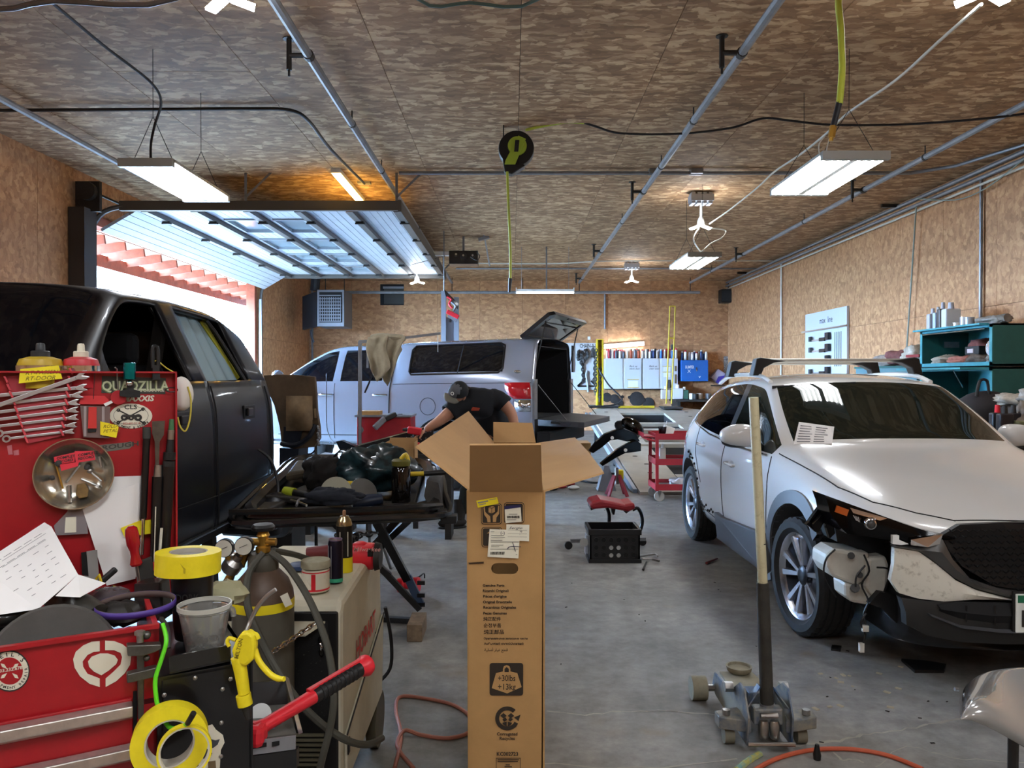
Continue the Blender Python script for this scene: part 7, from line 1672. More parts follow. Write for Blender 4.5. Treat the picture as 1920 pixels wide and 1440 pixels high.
put_text(mb,'Corrugated\nRecycles',cw(951,1379),CF.u,CF.v,9.0*S_,bold=.02,align='CENTER',sx=.95);put_text(mb,'KC002723',cw(931,1417),CF.u,CF.v,10.5*S_,bold=.03,sx=.92)
O('printed_lettering',mb,M_pr,bx_,recalc=False)
cpoly('weight_field',rrect(918,1243,981,1304,5),M_pr)
cpoly('weight_symbol',[(930,1262),(943,1259),(943,1254),(945,1249),(950,1247),(955,1249),(957,1254),(957,1259),(970,1262),(978,1288),(951,1300),(922,1290)],M_card,.005)
cpoly('weight_hole',[(946,1260),(946,1254),(950,1250.5),(954,1254),(954,1260)],M_pr,.0058)
mb=MB();put_text(mb,'+30lbs',cw(950,1277,.006),CF.u,CF.v,17*S_,align='CENTER',bold=.012,sx=.74);put_text(mb,'+13kg',cw(950,1293,.006),CF.u,CF.v,17*S_,align='CENTER',bold=.012,sx=.82);O('weight_lettering',mb,M_pr,bx_,recalc=False)
mb=MB();k_=34;vs=[]
for t in range(k_+1):
 a=R(-25+(-290)*t/k_);c,s=math.cos(a),math.sin(a)
 vs+=[CF.at(951+22.5*c,1347-22.5*s,.0046),CF.at(951+15*c,1347-15*s,.0046)]
mb.add(vs,[(2*t,2*t+1,2*t+3,2*t+2)for t in range(k_)]);cadd([(964,1345),(976,1340),(972,1352)],.0042)
for p in([(938,1342),(944,1337),(950,1342),(944,1347)],[(952,1342),(958,1337),(964,1342),(958,1347)],[(942,1349),(948,1345),(951,1350),(945,1353)],[(953,1350),(956,1345),(962,1348),(957,1353)],[(942,1355),(950,1353),(950,1362),(943,1358)],[(952,1353),(960,1355),(959,1358),(952,1362)]):cadd(p,.0042)
O('recycle_symbol',mb,M_pr,bx_,recalc=False)
for(x0,y0,x1,y1)in((930,1421,976,1422),(930,1443,976,1444),(930,1421,931,1444),(975,1421,976,1444)):cpoly('print_box',[(x0,y0),(x1,y0),(x1,y1),(x0,y1)],M_pr)
mb=MB()
for y,a,b_ in((1424.5,933,973),(1428,933,971),(1434,948,956),(1437.5,946,960)):cadd([(a,y-.8),(b_,y-.8),(b_,y+.8),(a,y+.8)],.0042)
O('small_print',mb,M_pr,bx_,kind='stuff',recalc=False)
# labels stuck on the carton
M_lab=mat('label_white','ddd9c4',.6);M_grey=mat('print_pale','8a867a',.7)
yl=cpoly('yellow_label',[(893,939),(932,932),(935,944),(896,952)],M_ytape,.007)
lb=cpoly('shipping_label',[(946,950),(976,947),(978,978),(948,981)],M_lab,.007);cpoly('label_band',[(946,949),(976,946),(976.4,951),(946.4,955)],mat('label_navy','23234f',.5),.0078)
cpoly('shipping_label',[(949.5,983),(992.5,984),(992,1015),(949,1012)],M_lab,.0074);cpoly('shipping_label',[(918,992),(975,994),(972,1047),(914,1044)],M_lab,.0082)
mb=MB()
for k in range(13):cadd([(950.5+k*1.85,967+(k%2)*.2),(951.6+k*1.85+(k%3)*.25,967),(951.8+k*1.85,971.5),(950.7+k*1.85,971.7)],.0080)
for k in range(12):cadd([(920+k*2.2,1034.5),(921.2+k*2.2+(k%3)*.3,1034.6),(921+k*2.2,1040),(919.8+k*2.2,1040)],.0092)
O('barcode',mb,M_ink,bx_,kind='stuff',recalc=False);mb=MB()
for(y,a,b_,o_)in((964,954,970,.008),(974.5,950,968,.008),(997,920,927,.0092),(1004,921,944,.0092),(1008,921,947,.0092),(1013,920,942,.0092),(1016,920,973,.0092),(1022,921,944,.0092),(1025,921,936,.0092),(1029.5,919,972,.0092),(1040,967,970,.0092)):cadd([(a,y-.5),(b_,y-.5),(b_,y+.5),(a,y+.5)],o_)
for y in(993.5,1000,1006):cadd([(952,y),(988,y+.6),(988,y+1.1),(952,y+.6)],.0084)
cadd([(894.5+1,941.5),(915,938),(915.4,940.6),(896.5,944)],.0078);cadd([(917,936.8),(930,934.5),(930.2,935.6),(917.2,938)],.0078);cadd([(898,946),(911,943.5),(911.2,945),(898.3,947.5)],.0078)
O('label_print',mb,M_grey,bx_,kind='stuff',recalc=False)
mb=MB().tube([CF.at(*p,.0096)for p in((951,1030),(954,1026),(962,1024.5),(977,1025.5))],.0009,5,sub=4).tube([CF.at(*p,.0096)for p in((961,1017),(964,1026),(966.5,1034))],.0009,5,sub=4)
mb2=MB();put_text(mb2,'(-)',cw(938,1002,.0092),CF.u,CF.v,9*S_,bold=0);mb.add(mb2.v,mb2.f);put_text(mb,'Sergio\nDillon\n1200',cw(954,992,.0084),CF.u,CF.v,6.6*S_,shear=.35,sx=1.5)
O('pen_marks',mb,mat('pen_blue','1c1b3a',.6),bx_,recalc=False)
# ------------------------------------------------------------------ trolley jack
jk=T('floor_jack','dusty blue trolley jack with a tall two-tone handle standing upright','floor jack',(1.05,3.4,0))
M_jb=mat('jack_blue','2d4a6c',.5,.2,col2='928d7c',vscale=7,vc=.52);M_jd=mat('jack_dust','8e8874',.8,var=.25,vscale=9)
X0=1.05
def side(x):return[(x,3.12,.02),(x,3.10,.14),(x,3.16,.24),(x,3.22,.24),(x,3.36,.15),(x,3.62,.13),(x,3.66,.06),(x,3.6,.03)]
for x in(.955,1.135):O('side_plate',MB().prism(side(x),(.008,0,0)),M_jb,jk,bevel=.002)
O('top_plate',MB().prism([(.965,3.34,.155),(1.135,3.34,.155),(1.125,3.60,.14),(.975,3.60,.14)],(0,0,-.012)),M_jd,jk)
O('saddle_neck',MB().cyl((1.06,3.58,.10),(1.06,3.58,.14),.025,n=12),M_jb,jk);O('lift_arm',MB().prism([(1.02,3.30,.165),(1.08,3.30,.165),(1.085,3.60,.125),(1.035,3.60,.125)],(0,0,-.05)),M_jb,jk,bevel=.005)
O('saddle',MB().lathe([(.03,-.02),(.055,0),(.06,.02),(.052,.02),(.05,.008),(0,.008)],(1.06,3.58,.155),n=20),M_jd,jk,smooth=1)
for s in(-1,1):
 pl_=[(X0+s*.07,3.13,.115),(X0+s*.20,3.14,.13),(X0+s*.205,3.20,.13),(X0+s*.10,3.24,.13)]
 O('caster_wing',MB().prism(pl_,(0,0,-.05)),M_jb,jk,bevel=.005);O('bolt',MB().cyl((X0+s*.165,3.165,.13),(X0+s*.165,3.165,.15),.017,n=6),M_steel,jk)
 O('caster',MB().cyl((X0+s*.15-.02,3.19,.035),(X0+s*.15+.02,3.19,.035),.035,n=18),mat('caster_grey','7b7766',.6,.2),jk,smooth=1)
 O('pivot_bolt',MB().cyl((X0+s*.10,3.30,.19),(X0+s*.135,3.30,.19),.022,n=6),M_steel,jk)
 O('yoke_arm',MB().prism([(X0+s*.085,3.14,.16),(X0+s*.022,3.16,.245),(X0+s*.022,3.20,.245),(X0+s*.085,3.20,.14)],(s*.006,0,0)),M_jb,jk)
 O('spring_cup',MB().lathe([(.014,0),(.02,.01),(.022,.06),(.016,.075)],(X0+s*.022,3.13,.045),n=12),M_steel,jk,smooth=1)
O('front_roller',MB().cyl((.845,3.62,.055),(.915,3.62,.055),.055,n=24),M_jd,jk,smooth=1);O('front_roller',MB().cyl((1.155,3.62,.055),(1.20,3.62,.055),.055,n=24),M_jd,jk,smooth=1);O('front_axle',MB().cyl((.90,3.62,.055),(1.18,3.62,.055),.015,n=10),M_steel,jk)
O('cross_rod',MB().cyl((.955,3.10,.035),(1.145,3.10,.035),.010,n=10),M_steel,jk);O('pump_block',MB().box((X0,3.16,.13),(.12,.05,.07)),M_jb,jk,bevel=.008);O('yoke_pin',MB().cyl((X0-.035,3.13,.14),(X0+.035,3.13,.14),.011,n=8),M_steel,jk)
ht=P(1413,745,3.12);hb=P(1438,1322,3.17);hm_=P(1430,1092,3.15)
O('handle_socket',MB().cyl(P(1440,1352,3.17),P(1438,1318,3.17),.026,.030,n=14),M_jb,jk,smooth=1);O('handle_sleeve',MB().cyl(hb,hm_,.0275,.025,n=20),mat('sleeve','34322c',.7,var=.3,vscale=12),jk,'black rubber lower handle sleeve',smooth=1)
O('handle_tube',MB().cyl(hm_,ht,.0195,n=20),mat('handle_cream','c6bf9c',.5,var=.08,col2='9b9472',vscale=40,vc=.33),jk,'cream upper handle tube',smooth=1);O('handle_joint',MB().lathe([(.0205,0),(.0205,.004)],P(1427,1020,3.145),(0,0,1),18),M_dsteel,jk)
# ------------------------------------------------------------------ grey body panel at the lower right
bpn=T('painted_panel','glossy silver grey rounded body panel resting low at the right edge','body panel',P(1870,1330,2.4))
def pf_(a,b_):
 ang=R(200-150*b_);y=2.05+.9*a;x0=1.50+.02*math.sin(a*3.1)-(.0 if a>.15 else(.15-a)*0);
 return Vector((1.58+(1-b_)*-.0+.25*b_*2.2-.10*math.cos((b_-.1)*1.2),y-.20*b_,.48+.16*math.sin(min(b_*2.4,1.57))-.0*a))
pts=[(1796,1335),(1800,1300),(1818,1274),(1850,1257),(1890,1250),(1960,1246)]
mb=MB();top=[P(px,py,2.55-.02*k)for k,(px,py)in enumerate(pts)];bot=[P(px,py,2.1)for px,py in((1800,1345),(1812,1320),(1850,1318),(1890,1345),(1930,1372),(1990,1400))]
low=[P(px,py,2.12)for px,py in((1797,1340),(1830,1352),(1870,1372),(1910,1395),(1960,1425),(2010,1440))]
mb=MB();rows=[top,[a.lerp(b_,.5)+Vector((0,0,.015))for a,b_ in zip(top,bot)],bot,[a.lerp(b_,.6)+Vector((0,-.01,-.01))for a,b_ in zip(bot,low)],low]
n=6;vs=[p for r_ in rows for p in r_];mb.add(vs,[(i*n+j,i*n+j+1,(i+1)*n+j+1,(i+1)*n+j)for i in range(4)for j in range(5)])
O('skin',mb,mat('silver_grey','9c9a96',.18,.3,coat=1),bpn,smooth=2,solid=.006,sub=2);O('fixing_stud',MB().cyl(P(1797,1293,2.5),P(1790,1292,2.5),.006,n=8),M_steel,bpn)
O('panel_stand',MB().tube([P(1900,1380,2.3),Vector((1.5,2.3,0))],.015,8).tube([P(1960,1300,2.45),Vector((1.75,2.5,0))],.015,8),M_dsteel,bpn)
# hoses on the floor
M_hr=mat('hose_rose','b0705c',.6,var=.15);M_ho=mat('hose_orange','bf5a3c',.55,var=.1)
pipe('rose coloured air hose looping on the floor between the welder and the carton',[G(740,1440,.008),G(752,1380,.008),G(742,1330,.008),G(752,1306,.008),G(800,1310,.008),G(850,1322,.008),G(882,1345,.008),G(880,1372,.008),G(840,1384,.008),G(790,1378,.008),G(758,1370,.02),G(745,1400,.008),G(775,1440,.008)],.0085,M_hr,'air_hose','hose',sub=6)
pipe('orange air hose curving over the floor in front of the trolley jack',[G(1405,1450,.009),G(1450,1425,.009),G(1500,1410,.009),G(1550,1404,.009),G(1610,1406,.009),G(1670,1418,.009),G(1730,1442,.009)],.009,M_ho,'air_hose','hose',sub=6)
pipe('pale blue and yellow strap under the trolley jack',[G(1380,1446,.004),G(1402,1428,.004),G(1425,1414,.004)],.014,mat('strap_teal','6f9a94',.7,col2='b8ad4a',vscale=30),'strap','strap',sub=4)
O('hose_coupler',MB().lathe([(.014,0),(.016,.02),(.011,.04),(.008,.06)],G(1532,1424),n=12),M_blackp,None,'small black coupler on the floor beside the orange hose','coupler',smooth=1)
# ------------------------------------------------------------------ welder and gas cylinder
wl=T('welder','dusty beige wheeled welding machine with red lettering on its side','welder',(-.74,2.9,0))
M_wel=mat('welder_beige','cfc9b2',.55,var=.10,vscale=4,bump=.08);WX0,WX1,WY0,WY1,WZ=-.99,-.555,2.50,3.25,.79
prf=[(WY0+.0,.16),(WY0-.0,WZ-.035),(WY0+.03,WZ),(WY1-.06,WZ+.035),(WY1-.01,WZ-.02),(WY1+.02,.45),(WY1-.05,.18)]
O('cover',MB().prism([(WX0+.02,y,z)for y,z in prf],(WX1-WX0-.02,0,0)),M_wel,wl,bevel=.02)
WP=Plane((WX1+.001,WY0,.3),(0,1,0),(0,0,1))
O('lower_side',MB().prism([(WX1+.012,WY0+.03,.18),(WX1+.012,WY0+.03,.34),(WX1+.012,WY1-.0,.52),(WX1+.012,WY1-.04,.2)],(-.012,0,0)),M_wel,wl,bevel=.006)
O('side_seam',MB().beam((WX1+.013,WY0+.02,.345),(WX1+.013,WY1,.525),.004,.006),M_dsteel,wl)
O('side_slot',MB().box((WX1+.002,3.13,.46),(.004,.04,.05)).box((WX1+.014,2.54,.30),(.004,.025,.05)),M_blackp,wl)
mb=MB();a=WP.at(668,1236,.002);b_=WP.at(711,1196,.002);put_text(mb,'HOBART',Vector((WX1+.003,a.y,a.z-.01)),(0,1,0.0),(0,0,1),.105,bold=.02,sx=.92);O('red_lettering',mb,mat('letter_red','d0301c',.5),wl,recalc=False)
O('front_frame',MB().prism([(WX0+.03,WY0-.012,.16),(WX1-.01,WY0-.012,.16),(WX1-.01,WY0-.012,WZ-.03),(WX0+.03,WY0-.012,WZ-.03)],(0,.012,0)),M_blackp,wl,bevel=.01)
O('front_recess',MB().bx(WX0+.06,WX1-.04,WY0-.016,WY0-.012,.42,WZ-.06),mat('speckled','141414',.6,col2='c9c6ba',vscale=110,vc=.22),wl);O('cassette_flap',MB().prism([(WX0+.05,WY0-.016,WZ-.065),(WX1-.05,WY0-.016,WZ-.065),(WX1-.10,WY0-.07,WZ-.09),(WX0+.05,WY0-.07,WZ-.09)],(0,0,.006)),M_wel,wl)
for k in range(13):
 for xx in(-.86,-.66):O('vent_slat',MB().box((xx,WY0-.018,.17+k*.016),(.15 if xx<-.7 else .10,.01,.007)),mat('slat_khaki','6f6a55',.6),wl)
for s in(WX0+.04,WX1-.01):O('rear_wheel',MB().cyl((s-.02,WY1-.08,.11),(s+.02,WY1-.08,.11),.11,n=26),mat('wheel_dust','55503f',.7),wl,smooth=1)
for s in(WX0+.06,WX1-.03):O('front_caster',MB().cyl((s-.018,WY0+.04,.07),(s+.018,WY0+.04,.07),.07,n=22),MATS['wheel_dust'],wl,smooth=1)
O('rear_cable',MB().tube([(WX1+.02,WY1-.01,.55),(WX1+.04,WY1+.02,.40),(WX1+.035,WY1+.02,.28),(WX1-.02,WY1,.22)],.008,6,sub=5),M_bcord,wl,smooth=1)
gc=T('gas_cylinder','grey and brown gas cylinder with a yellow band, standing before the welder','gas cylinder',(-.765,2.38,0));cx,cy,cr_=-.765,2.36,.092
O('body',MB().lathe([(cr_*.9,.0),(cr_,.02),(cr_,.775),(cr_*.99,.79)],(cx,cy,.05),n=36),mat('cyl_grey','57544a',.5,var=.15),gc,smooth=1)
O('shoulder',MB().lathe([(cr_,.84),(cr_*.97,.865),(cr_*.82,.90),(cr_*.58,.925),(cr_*.45,.935)],(cx,cy,0),n=36),mat('cyl_brown','5d4a3c',.5,var=.2),gc,smooth=1)
O('band',MB().lathe([(cr_*1.006,.815),(cr_*1.012,.82),(cr_*1.012,.838),(cr_*1.006,.843)],(cx,cy,0),n=36),M_ytape,gc,smooth=1)
O('neck_ring',MB().lathe([(cr_*.46,.925),(cr_*.5,.935),(cr_*.5,.97),(cr_*.42,.98),(cr_*.2,.982)],(cx,cy,0),n=28),mat('cyl_neck','4f4b40',.6),gc,smooth=1)
M_brass=MATS['brass']
O('valve',MB().lathe([(.016,.98),(.022,.985),(.022,1.0),(.014,1.005),(.016,1.03),(.02,1.035),(.014,1.05)],(cx,cy,0),n=14).cyl((cx-.05,cy,1.015),(cx+.04,cy,1.015),.012,n=10),M_brass,gc,smooth=1)
O('hand_knob',MB().lathe([(.01,1.05),(.034,1.052),(.036,1.062),(.030,1.07),(.01,1.072)],(cx,cy,0),n=10),M_blackp,gc,smooth=1)
q=[Vector((cx+cr_*1.015*math.sin(t),cy-cr_*1.015*math.cos(t),z))for t,z in((R(8),.905),(R(30),.905),(R(32),.865),(R(10),.862))]
O('paper_tag',MB().prism([P(525,1118,2.27),P(539,1111,2.28),P(548,1133,2.285),P(535,1139,2.275)],(0,.001,0)),M_lab,gc)
rg=T('gas_regulator','brass regulator with two round dial gauges beside the cylinder valve','regulator',P(440,1060,2.36))
O('regulator_body',MB().lathe([(.02,-.03),(.03,-.02),(.03,.02),(.015,.03),(.012,.05)],P(437,1058,2.36),(.5,-.4,.6),16),M_steel,rg,smooth=1);O('regulator_stem',MB().cyl(P(452,1062,2.36),(cx-.04,cy,1.015),.011,n=8).cyl(P(432,1078,2.36),P(424,1092,2.36),.011,n=8).cyl(P(430,1050,2.34),P(424,1040,2.33),.008,n=8),M_brass,rg)
for k,(px,py)in enumerate(((422,1027),(459,1023))):
 c=P(px,py,2.33);g_=O('gauge_case',MB().lathe([(.020,.012),(.028,.01),(.0285,-.006),(.026,-.010)],c,(0,-1,.0),26),M_blackm,rg,smooth=1)
 O('gauge_dial',MB().lathe([(.0,-.0),(.0258,-.0)],c+Vector((0,-.0128,0)),(0,-1,0),26,cap=False),mat('dial','c2bfae',.5),g_,recalc=False);O('gauge_needle',MB().beam(c+Vector((-.012,-.0138,-.004)),c+Vector((.012,-.0138,.006)),.001,.0016),M_ink,g_);O('gauge_mount',MB().cyl(c+Vector((0,.0,-.02)),P(437,1056,2.36),.006,n=6),M_brass,rg)
M_hg=mat('torch_hose','4c4b42',.7,var=.15)
for lab,a,r_ in(('grey welding hose looping from the valve over the welder front and down',[(508,1036,2.34),(538,1060,2.32),(572,1110,2.30),(598,1165,2.26),(617,1225,2.22),(626,1300,2.18),(620,1360,2.18),(600,1440,2.18),(590,1500,2.2)],.0105),('grey welding hose crossing in front of the cylinder to the lower right',[(494,1037,2.33),(470,1068,2.30),(462,1105,2.26),(468,1150,2.24),(492,1205,2.22),(522,1260,2.2),(556,1310,2.2),(600,1355,2.22),(650,1388,2.26),(690,1396,2.36),(716,1384,2.5)],.011),('grey hose behind the gas cylinder reaching down to the left',[(506,1032,2.42),(470,1040,2.40),(440,1070,2.38),(425,1110,2.36),(404,1160,2.36)],.009)):
 pipe(lab,[P(*p)for p in a],r_,M_hg,'welding_hose','hose',sub=6)
pipe('grey hose from the valve back over the welder top',[P(512,1032,2.45),P(560,1042,2.6),P(600,1060,2.72),P(590,1078,2.75)],.010,M_hg,'welding_hose','hose',sub=6)
chain('chain',P(512,1222,2.25),P(592,1168,2.38),10,.0026,.007,'silver safety chain holding the gas cylinder',M_chrome);chain('chain',P(601,1196,2.47),P(603,1228,2.47),3,.0026,.007,'short end of silver chain hanging on the welder front',M_chrome)
# things on the welder
ztop=.79
def onz(px,py,z=ztop):return G(px,py,z)
def tin(c,r,h,lab,cat,name,bodym,**k):
 t=T(name,lab,cat,c);O('body',MB().lathe([(r*.95,0),(r,.004),(r,h*.80),(r*.97,h*.82)],c,n=28),bodym,t,smooth=1);return t
c=onz(592,1112);c.z=.800;tb_=T('putty_tub','round white and red tub with a dusty lid on the welder','tub',c)
O('body',MB().lathe([(.043,0),(.046,.003),(.046,.07),(.044,.075)],c,n=30),mat('tub_white','cfc7b2',.5,col2='a39478',vscale=30,vc=.3),tb_,smooth=1);O('lid',MB().lathe([(.046,.078),(.049,.08),(.049,.10),(.047,.104),(0,.105)],c,n=30),mat('lid_dust','9d977f',.8,var=.15,vscale=30),tb_,smooth=1)
for z0,z1 in((.006,.012),(.066,.07)):O('red_band',MB().lathe([(.0463,z0),(.0463,z1)],c,n=30,cap=False),M_redp,tb_,smooth=1)
O('red_stripe',MB().prism([c+Vector((.004+x,-math.sqrt(.0468**2-(.004+x)**2),z))for x,z in((-.007,.012),(.007,.012),(.007,.064),(-.007,.064))],(0,-.0006,0)),M_redp,tb_)
c=onz(629,1098);c.z=.803;ec=T('drink_can','tall dark purple drinks can with a teal foot on the welder','can',c);r=.026
O('body',MB().lathe([(r*.9,0),(r,.008),(r,.135),(r*.88,.148)],c,n=26),mat('can_dark','1f1b2b',.3,.5),ec,smooth=1);O('foot_band',MB().lathe([(r*1.01,.003),(r*1.01,.016)],c,n=26,cap=False),mat('teal_band','36a37e',.4),ec,smooth=1);O('rim',MB().lathe([(r*.9,.147),(r*.92,.152),(r*.86,.152),(r*.82,.147),(0,.147)],c,n=26),mat('can_lilac','9a88a8',.3,.8),ec,smooth=1)
O('info_panel',MB().prism([c+Vector((r*1.01*math.sin(a),-r*1.01*math.cos(a),z))for a,z in((R(-55),.018),(R(-18),.018),(R(-18),.13),(R(-55),.13))],(0,-.0005,0)),mat('info_grey','8d8c90',.5),ec)
c=onz(640,1086);c.z=.806;c.y+=.05;sc_=T('brake_cleaner_can','tall spray can with a golden top and yellow label band on the welder','spray can',c);r=.030
O('body',MB().lathe([(r*.95,0),(r,.006),(r,.165),(r*.97,.17)],c,n=26),mat('can_black2','1b1a18',.35,.3),sc_,smooth=1);O('label',MB().prism([c+Vector((r*1.02*math.sin(a),-r*1.02*math.cos(a),z))for a,z in((R(-20),.06),(R(40),.06),(R(40),.15),(R(-20),.15))],(0,-.0005,0)),M_lab,sc_);O('yellow_band',MB().lathe([(r*1.015,.0),(r*1.015,.055)],c,n=26,cap=False),M_ytape,sc_,smooth=1)
O('shoulder',MB().lathe([(r*.97,.17),(r*1.0,.173),(r*.85,.19),(r*.6,.2),(r*.55,.205),(r*.2,.207)],c,n=26),mat('gold','b5a680',.25,.9),sc_,smooth=1);O('nozzle',MB().lathe([(.006,.205),(.007,.222),(.004,.226)],c,n=12),mat('noz','a87c5a',.5),sc_,smooth=1)
dr=T('cordless_sander','red cordless polisher lying on the far top of the welder','power tool',P(690,1045,2.98))
O('body',MB().tube([P(655,1043,2.98),P(672,1042,2.98),P(700,1043,2.98),P(704,1043,2.98)],[.045,.052,.052,.045],14),M_redp,dr,smooth=1);O('hump',MB().ell(P(676,1024,2.98),(.035,.03,.02),14,8),M_redp,dr,smooth=1);O('end_cap',MB().tube([P(704,1043,2.98),P(714,1043,2.98)],[.056,.05],16),M_dsteel,dr,smooth=1)
O('trigger',MB().box(P(694,1036,2.93),(.02,.01,.03)),M_blackp,dr,bevel=.003)
mb=MB();put_text(mb,'Milwaukee',P(662,1034,2.925),(1,-.0,0),(0,0,1),.024,shear=.3,bold=.01);O('lettering',mb,mat('pale_red','d9a09a',.5),dr,recalc=False)
c=onz(560,1072,.80);O('blue_lid',MB().lathe([(.04,0),(.04,.015),(.03,.02),(0,.02)],(c.x,c.y-.0,.812),n=20),mat('lidblue','2c3f63',.5),None,'small blue lid behind the white and red tub','disc',smooth=1)  # a loose blue lid behind the tub
c=onz(600,1060);O('red_fitting',MB().tube([Vector((c.x-.05,c.y,.84)),Vector((c.x+.03,c.y,.845)),Vector((c.x+.07,c.y,.84))],[.02,.025,.012],10),mat('dull_red','6f2a2c',.5),None,'dull red fitting lying behind the tub on the welder','fitting',smooth=1)
# ------------------------------------------------------------------ red tool chest, open lid with its hangings
U=Vector((math.cos(R(30)),math.sin(R(30)),0));D2=Vector((-U.y,U.x,0))
LP=Plane((-.843,1.93,1.0),U,(0,0,1));FP=Plane((-.687,1.5,.9),U,(0,0,1))
tcst=T('tool_chest','red steel tool chest with its lid raised, covered in hung tools and stickers','tool chest',(-1.0,1.7,0))
LR=LP.at(330,900);lr=(LR-LP.o).dot(LP.u);lt=1.535
def lidp(a,z,off=0):return LP.o+LP.u*a+LP.n*off+Vector((0,0,z-1.0))
O('lid',MB().prism([lidp(lr,.98),lidp(lr,lt),lidp(lr-.78,lt),lidp(lr-.78,.98)],LP.n*-.012),M_red,tcst)
O('lid_lip',MB().prism([lidp(lr,lt),lidp(lr-.78,lt),lidp(lr-.78,lt,.03),lidp(lr,lt,.03)],(0,0,-.004)),M_red,tcst);O('lid_side',MB().prism([lidp(lr,.98),lidp(lr,lt),lidp(lr,lt,.03),lidp(lr,.98,.03)],LP.u*-.004),M_red,tcst)
FR_=FP.at(298,1172);fr_a=(FR_-FP.o).dot(FP.u);ftop=FR_.z
def fpp(a,z,off=0):return FP.o+FP.u*(fr_a-a)+FP.n*off+Vector((0,0,z-.9))
dep=D2*.42
O('front_panel',MB().prism([fpp(0,.30),fpp(0,ftop),fpp(.62,ftop),fpp(.62,.30)],FP.n*-.01),M_red,tcst);O('top_lip',MB().beam(fpp(0,ftop,.003),fpp(.62,ftop,.003),.012,.008),M_red,tcst)
O('chest_side',MB().prism([fpp(0,.30),fpp(0,ftop),fpp(0,ftop)+dep,fpp(0,.30)+dep],FP.u*-.01),M_red,tcst);O('tray_floor',MB().prism([fpp(0,ftop-.14),fpp(.62,ftop-.14),fpp(.62,ftop-.14)+dep,fpp(0,ftop-.14)+dep],(0,0,-.01)),mat('tray_dark','2a1a1a',.7),tcst);O('base',MB().prism([fpp(0,0),fpp(.62,0),fpp(.62,0)+dep,fpp(0,0)+dep],(0,0,.30)),M_red,tcst)
M_hand=mat('drawer_alu','b9b3ab',.35,.9,var=.15,vscale=30)
for k in range(4):
 y1_=1310+k*78;za=FP.at(245,y1_).z;a0=(FP.at(247,y1_+5)-FP.o).dot(FP.u);a0=fr_a-a0
 dr_=O('drawer',MB().prism([fpp(a0,za-.085,.004),fpp(a0,za+.004,.004),fpp(.61,za+.004,.004),fpp(.61,za-.085,.004)],FP.n*.006),M_red,tcst,bevel=.002)
 O('drawer_handle',MB().prism([fpp(a0,za,.010),fpp(a0,za-.004,.030),fpp(a0,za-.022,.034),fpp(a0,za-.030,.024),fpp(a0,za-.026,.010)],FP.u*-(.60-a0)),M_hand,dr_,bevel=.002)
O('panel_gap',MB().prism([fpp(a0-.003,.32,.002),fpp(a0-.003,FP.at(245,1300).z+.004,.002),fpp(a0-.010,FP.at(245,1300).z+.004,.002),fpp(a0-.010,.32,.002)],FP.n*.001),M_gap,tcst)
def fpoly2(name,pts,m,off=.0012,par=tcst,th=.0005,pl=None,**k):p_=pl or FP;return O(name,MB().prism([p_.at(*q,off)for q in pts],p_.n*th),m,par,**k)
M_stk=mat('sticker_cream','d8d2bd',.5)
# heart-like white emblem
fpoly2('emblem',[(187,1202),(187,1221),(176,1222),(164,1228),(155,1240),(156,1250),(164,1263),(187,1272),(187,1288),(168,1282),(150,1268),(140,1252),(137,1236),(142,1222),(156,1210),(172,1203)],M_stk)
fpoly2('emblem',[(197,1201),(214,1202),(230,1208),(242,1218),(246,1230),(244,1246),(234,1262),(218,1277),(198,1288),(198,1272),(212,1260),(226,1246),(229,1232),(226,1224),(214,1219),(197,1219)],M_stk)
fpoly2('emblem',[(165,1240),(172,1231),(188,1225),(202,1225),(215,1229),(221,1237),(218,1245),(204,1257),(190,1266),(176,1259),(167,1250)],M_stk)
# round repair shop sticker
def disc(px,py,r,m,off,name,pl=FP,par=tcst):return fpoly2(name,[(px+r*math.cos(t*math.pi/14),py+r*1.02*math.sin(t*math.pi/14))for t in range(28)],m,off,par,pl=pl)
disc(18,1258,38,M_ink,.0010,'round_sticker');disc(18,1258,35.5,M_stk,.0016,'round_sticker');disc(18,1258,25,M_red,.0022,'round_sticker')
for a in(40,140,220,320):fpoly2('sticker_leaf',[(18+6*math.cos(R(a)),1258-6*math.sin(R(a))),(18+16*math.cos(R(a+12)),1258-16*math.sin(R(a+12))),(18+22*math.cos(R(a)),1258-22*math.sin(R(a))),(18+16*math.cos(R(a-12)),1258-16*math.sin(R(a-12)))],M_stk,.0028)
def arctext(mb,s,pl,px,py,r,a0,da,size,off,flip=False,**k):
 for i,ch in enumerate(s):
  a=R(a0+da*i);c,s_=math.cos(a),math.sin(a);o_=pl.at(px+r*c,py-r*s_,off);up=(pl.v*s_+pl.u*c)if not flip else-(pl.v*s_+pl.u*c);rt=(pl.u*s_-pl.v*c)if not flip else-(pl.u*s_-pl.v*c)
  put_text(mb,ch,o_,rt,up,size,align='CENTER',**k)
mb=MB();arctext(mb,"NEIL'S",FP,18,1258,27.5,140,-20,.0105,.0024,bold=.02);arctext(mb,'EQUIPMENT REPAIR',FP,18,1258,34,195,11.5,.0068,.0024,flip=True,bold=.02);O('sticker_lettering',mb,M_ink,tcst,recalc=False)
mb=MB();put_text(mb,'303.232.6785',FP.at(-6,1262,.0034),FP.u,FP.v,.0082,bold=.02,sx=.95);O('sticker_number',mb,M_stk,tcst,recalc=False)
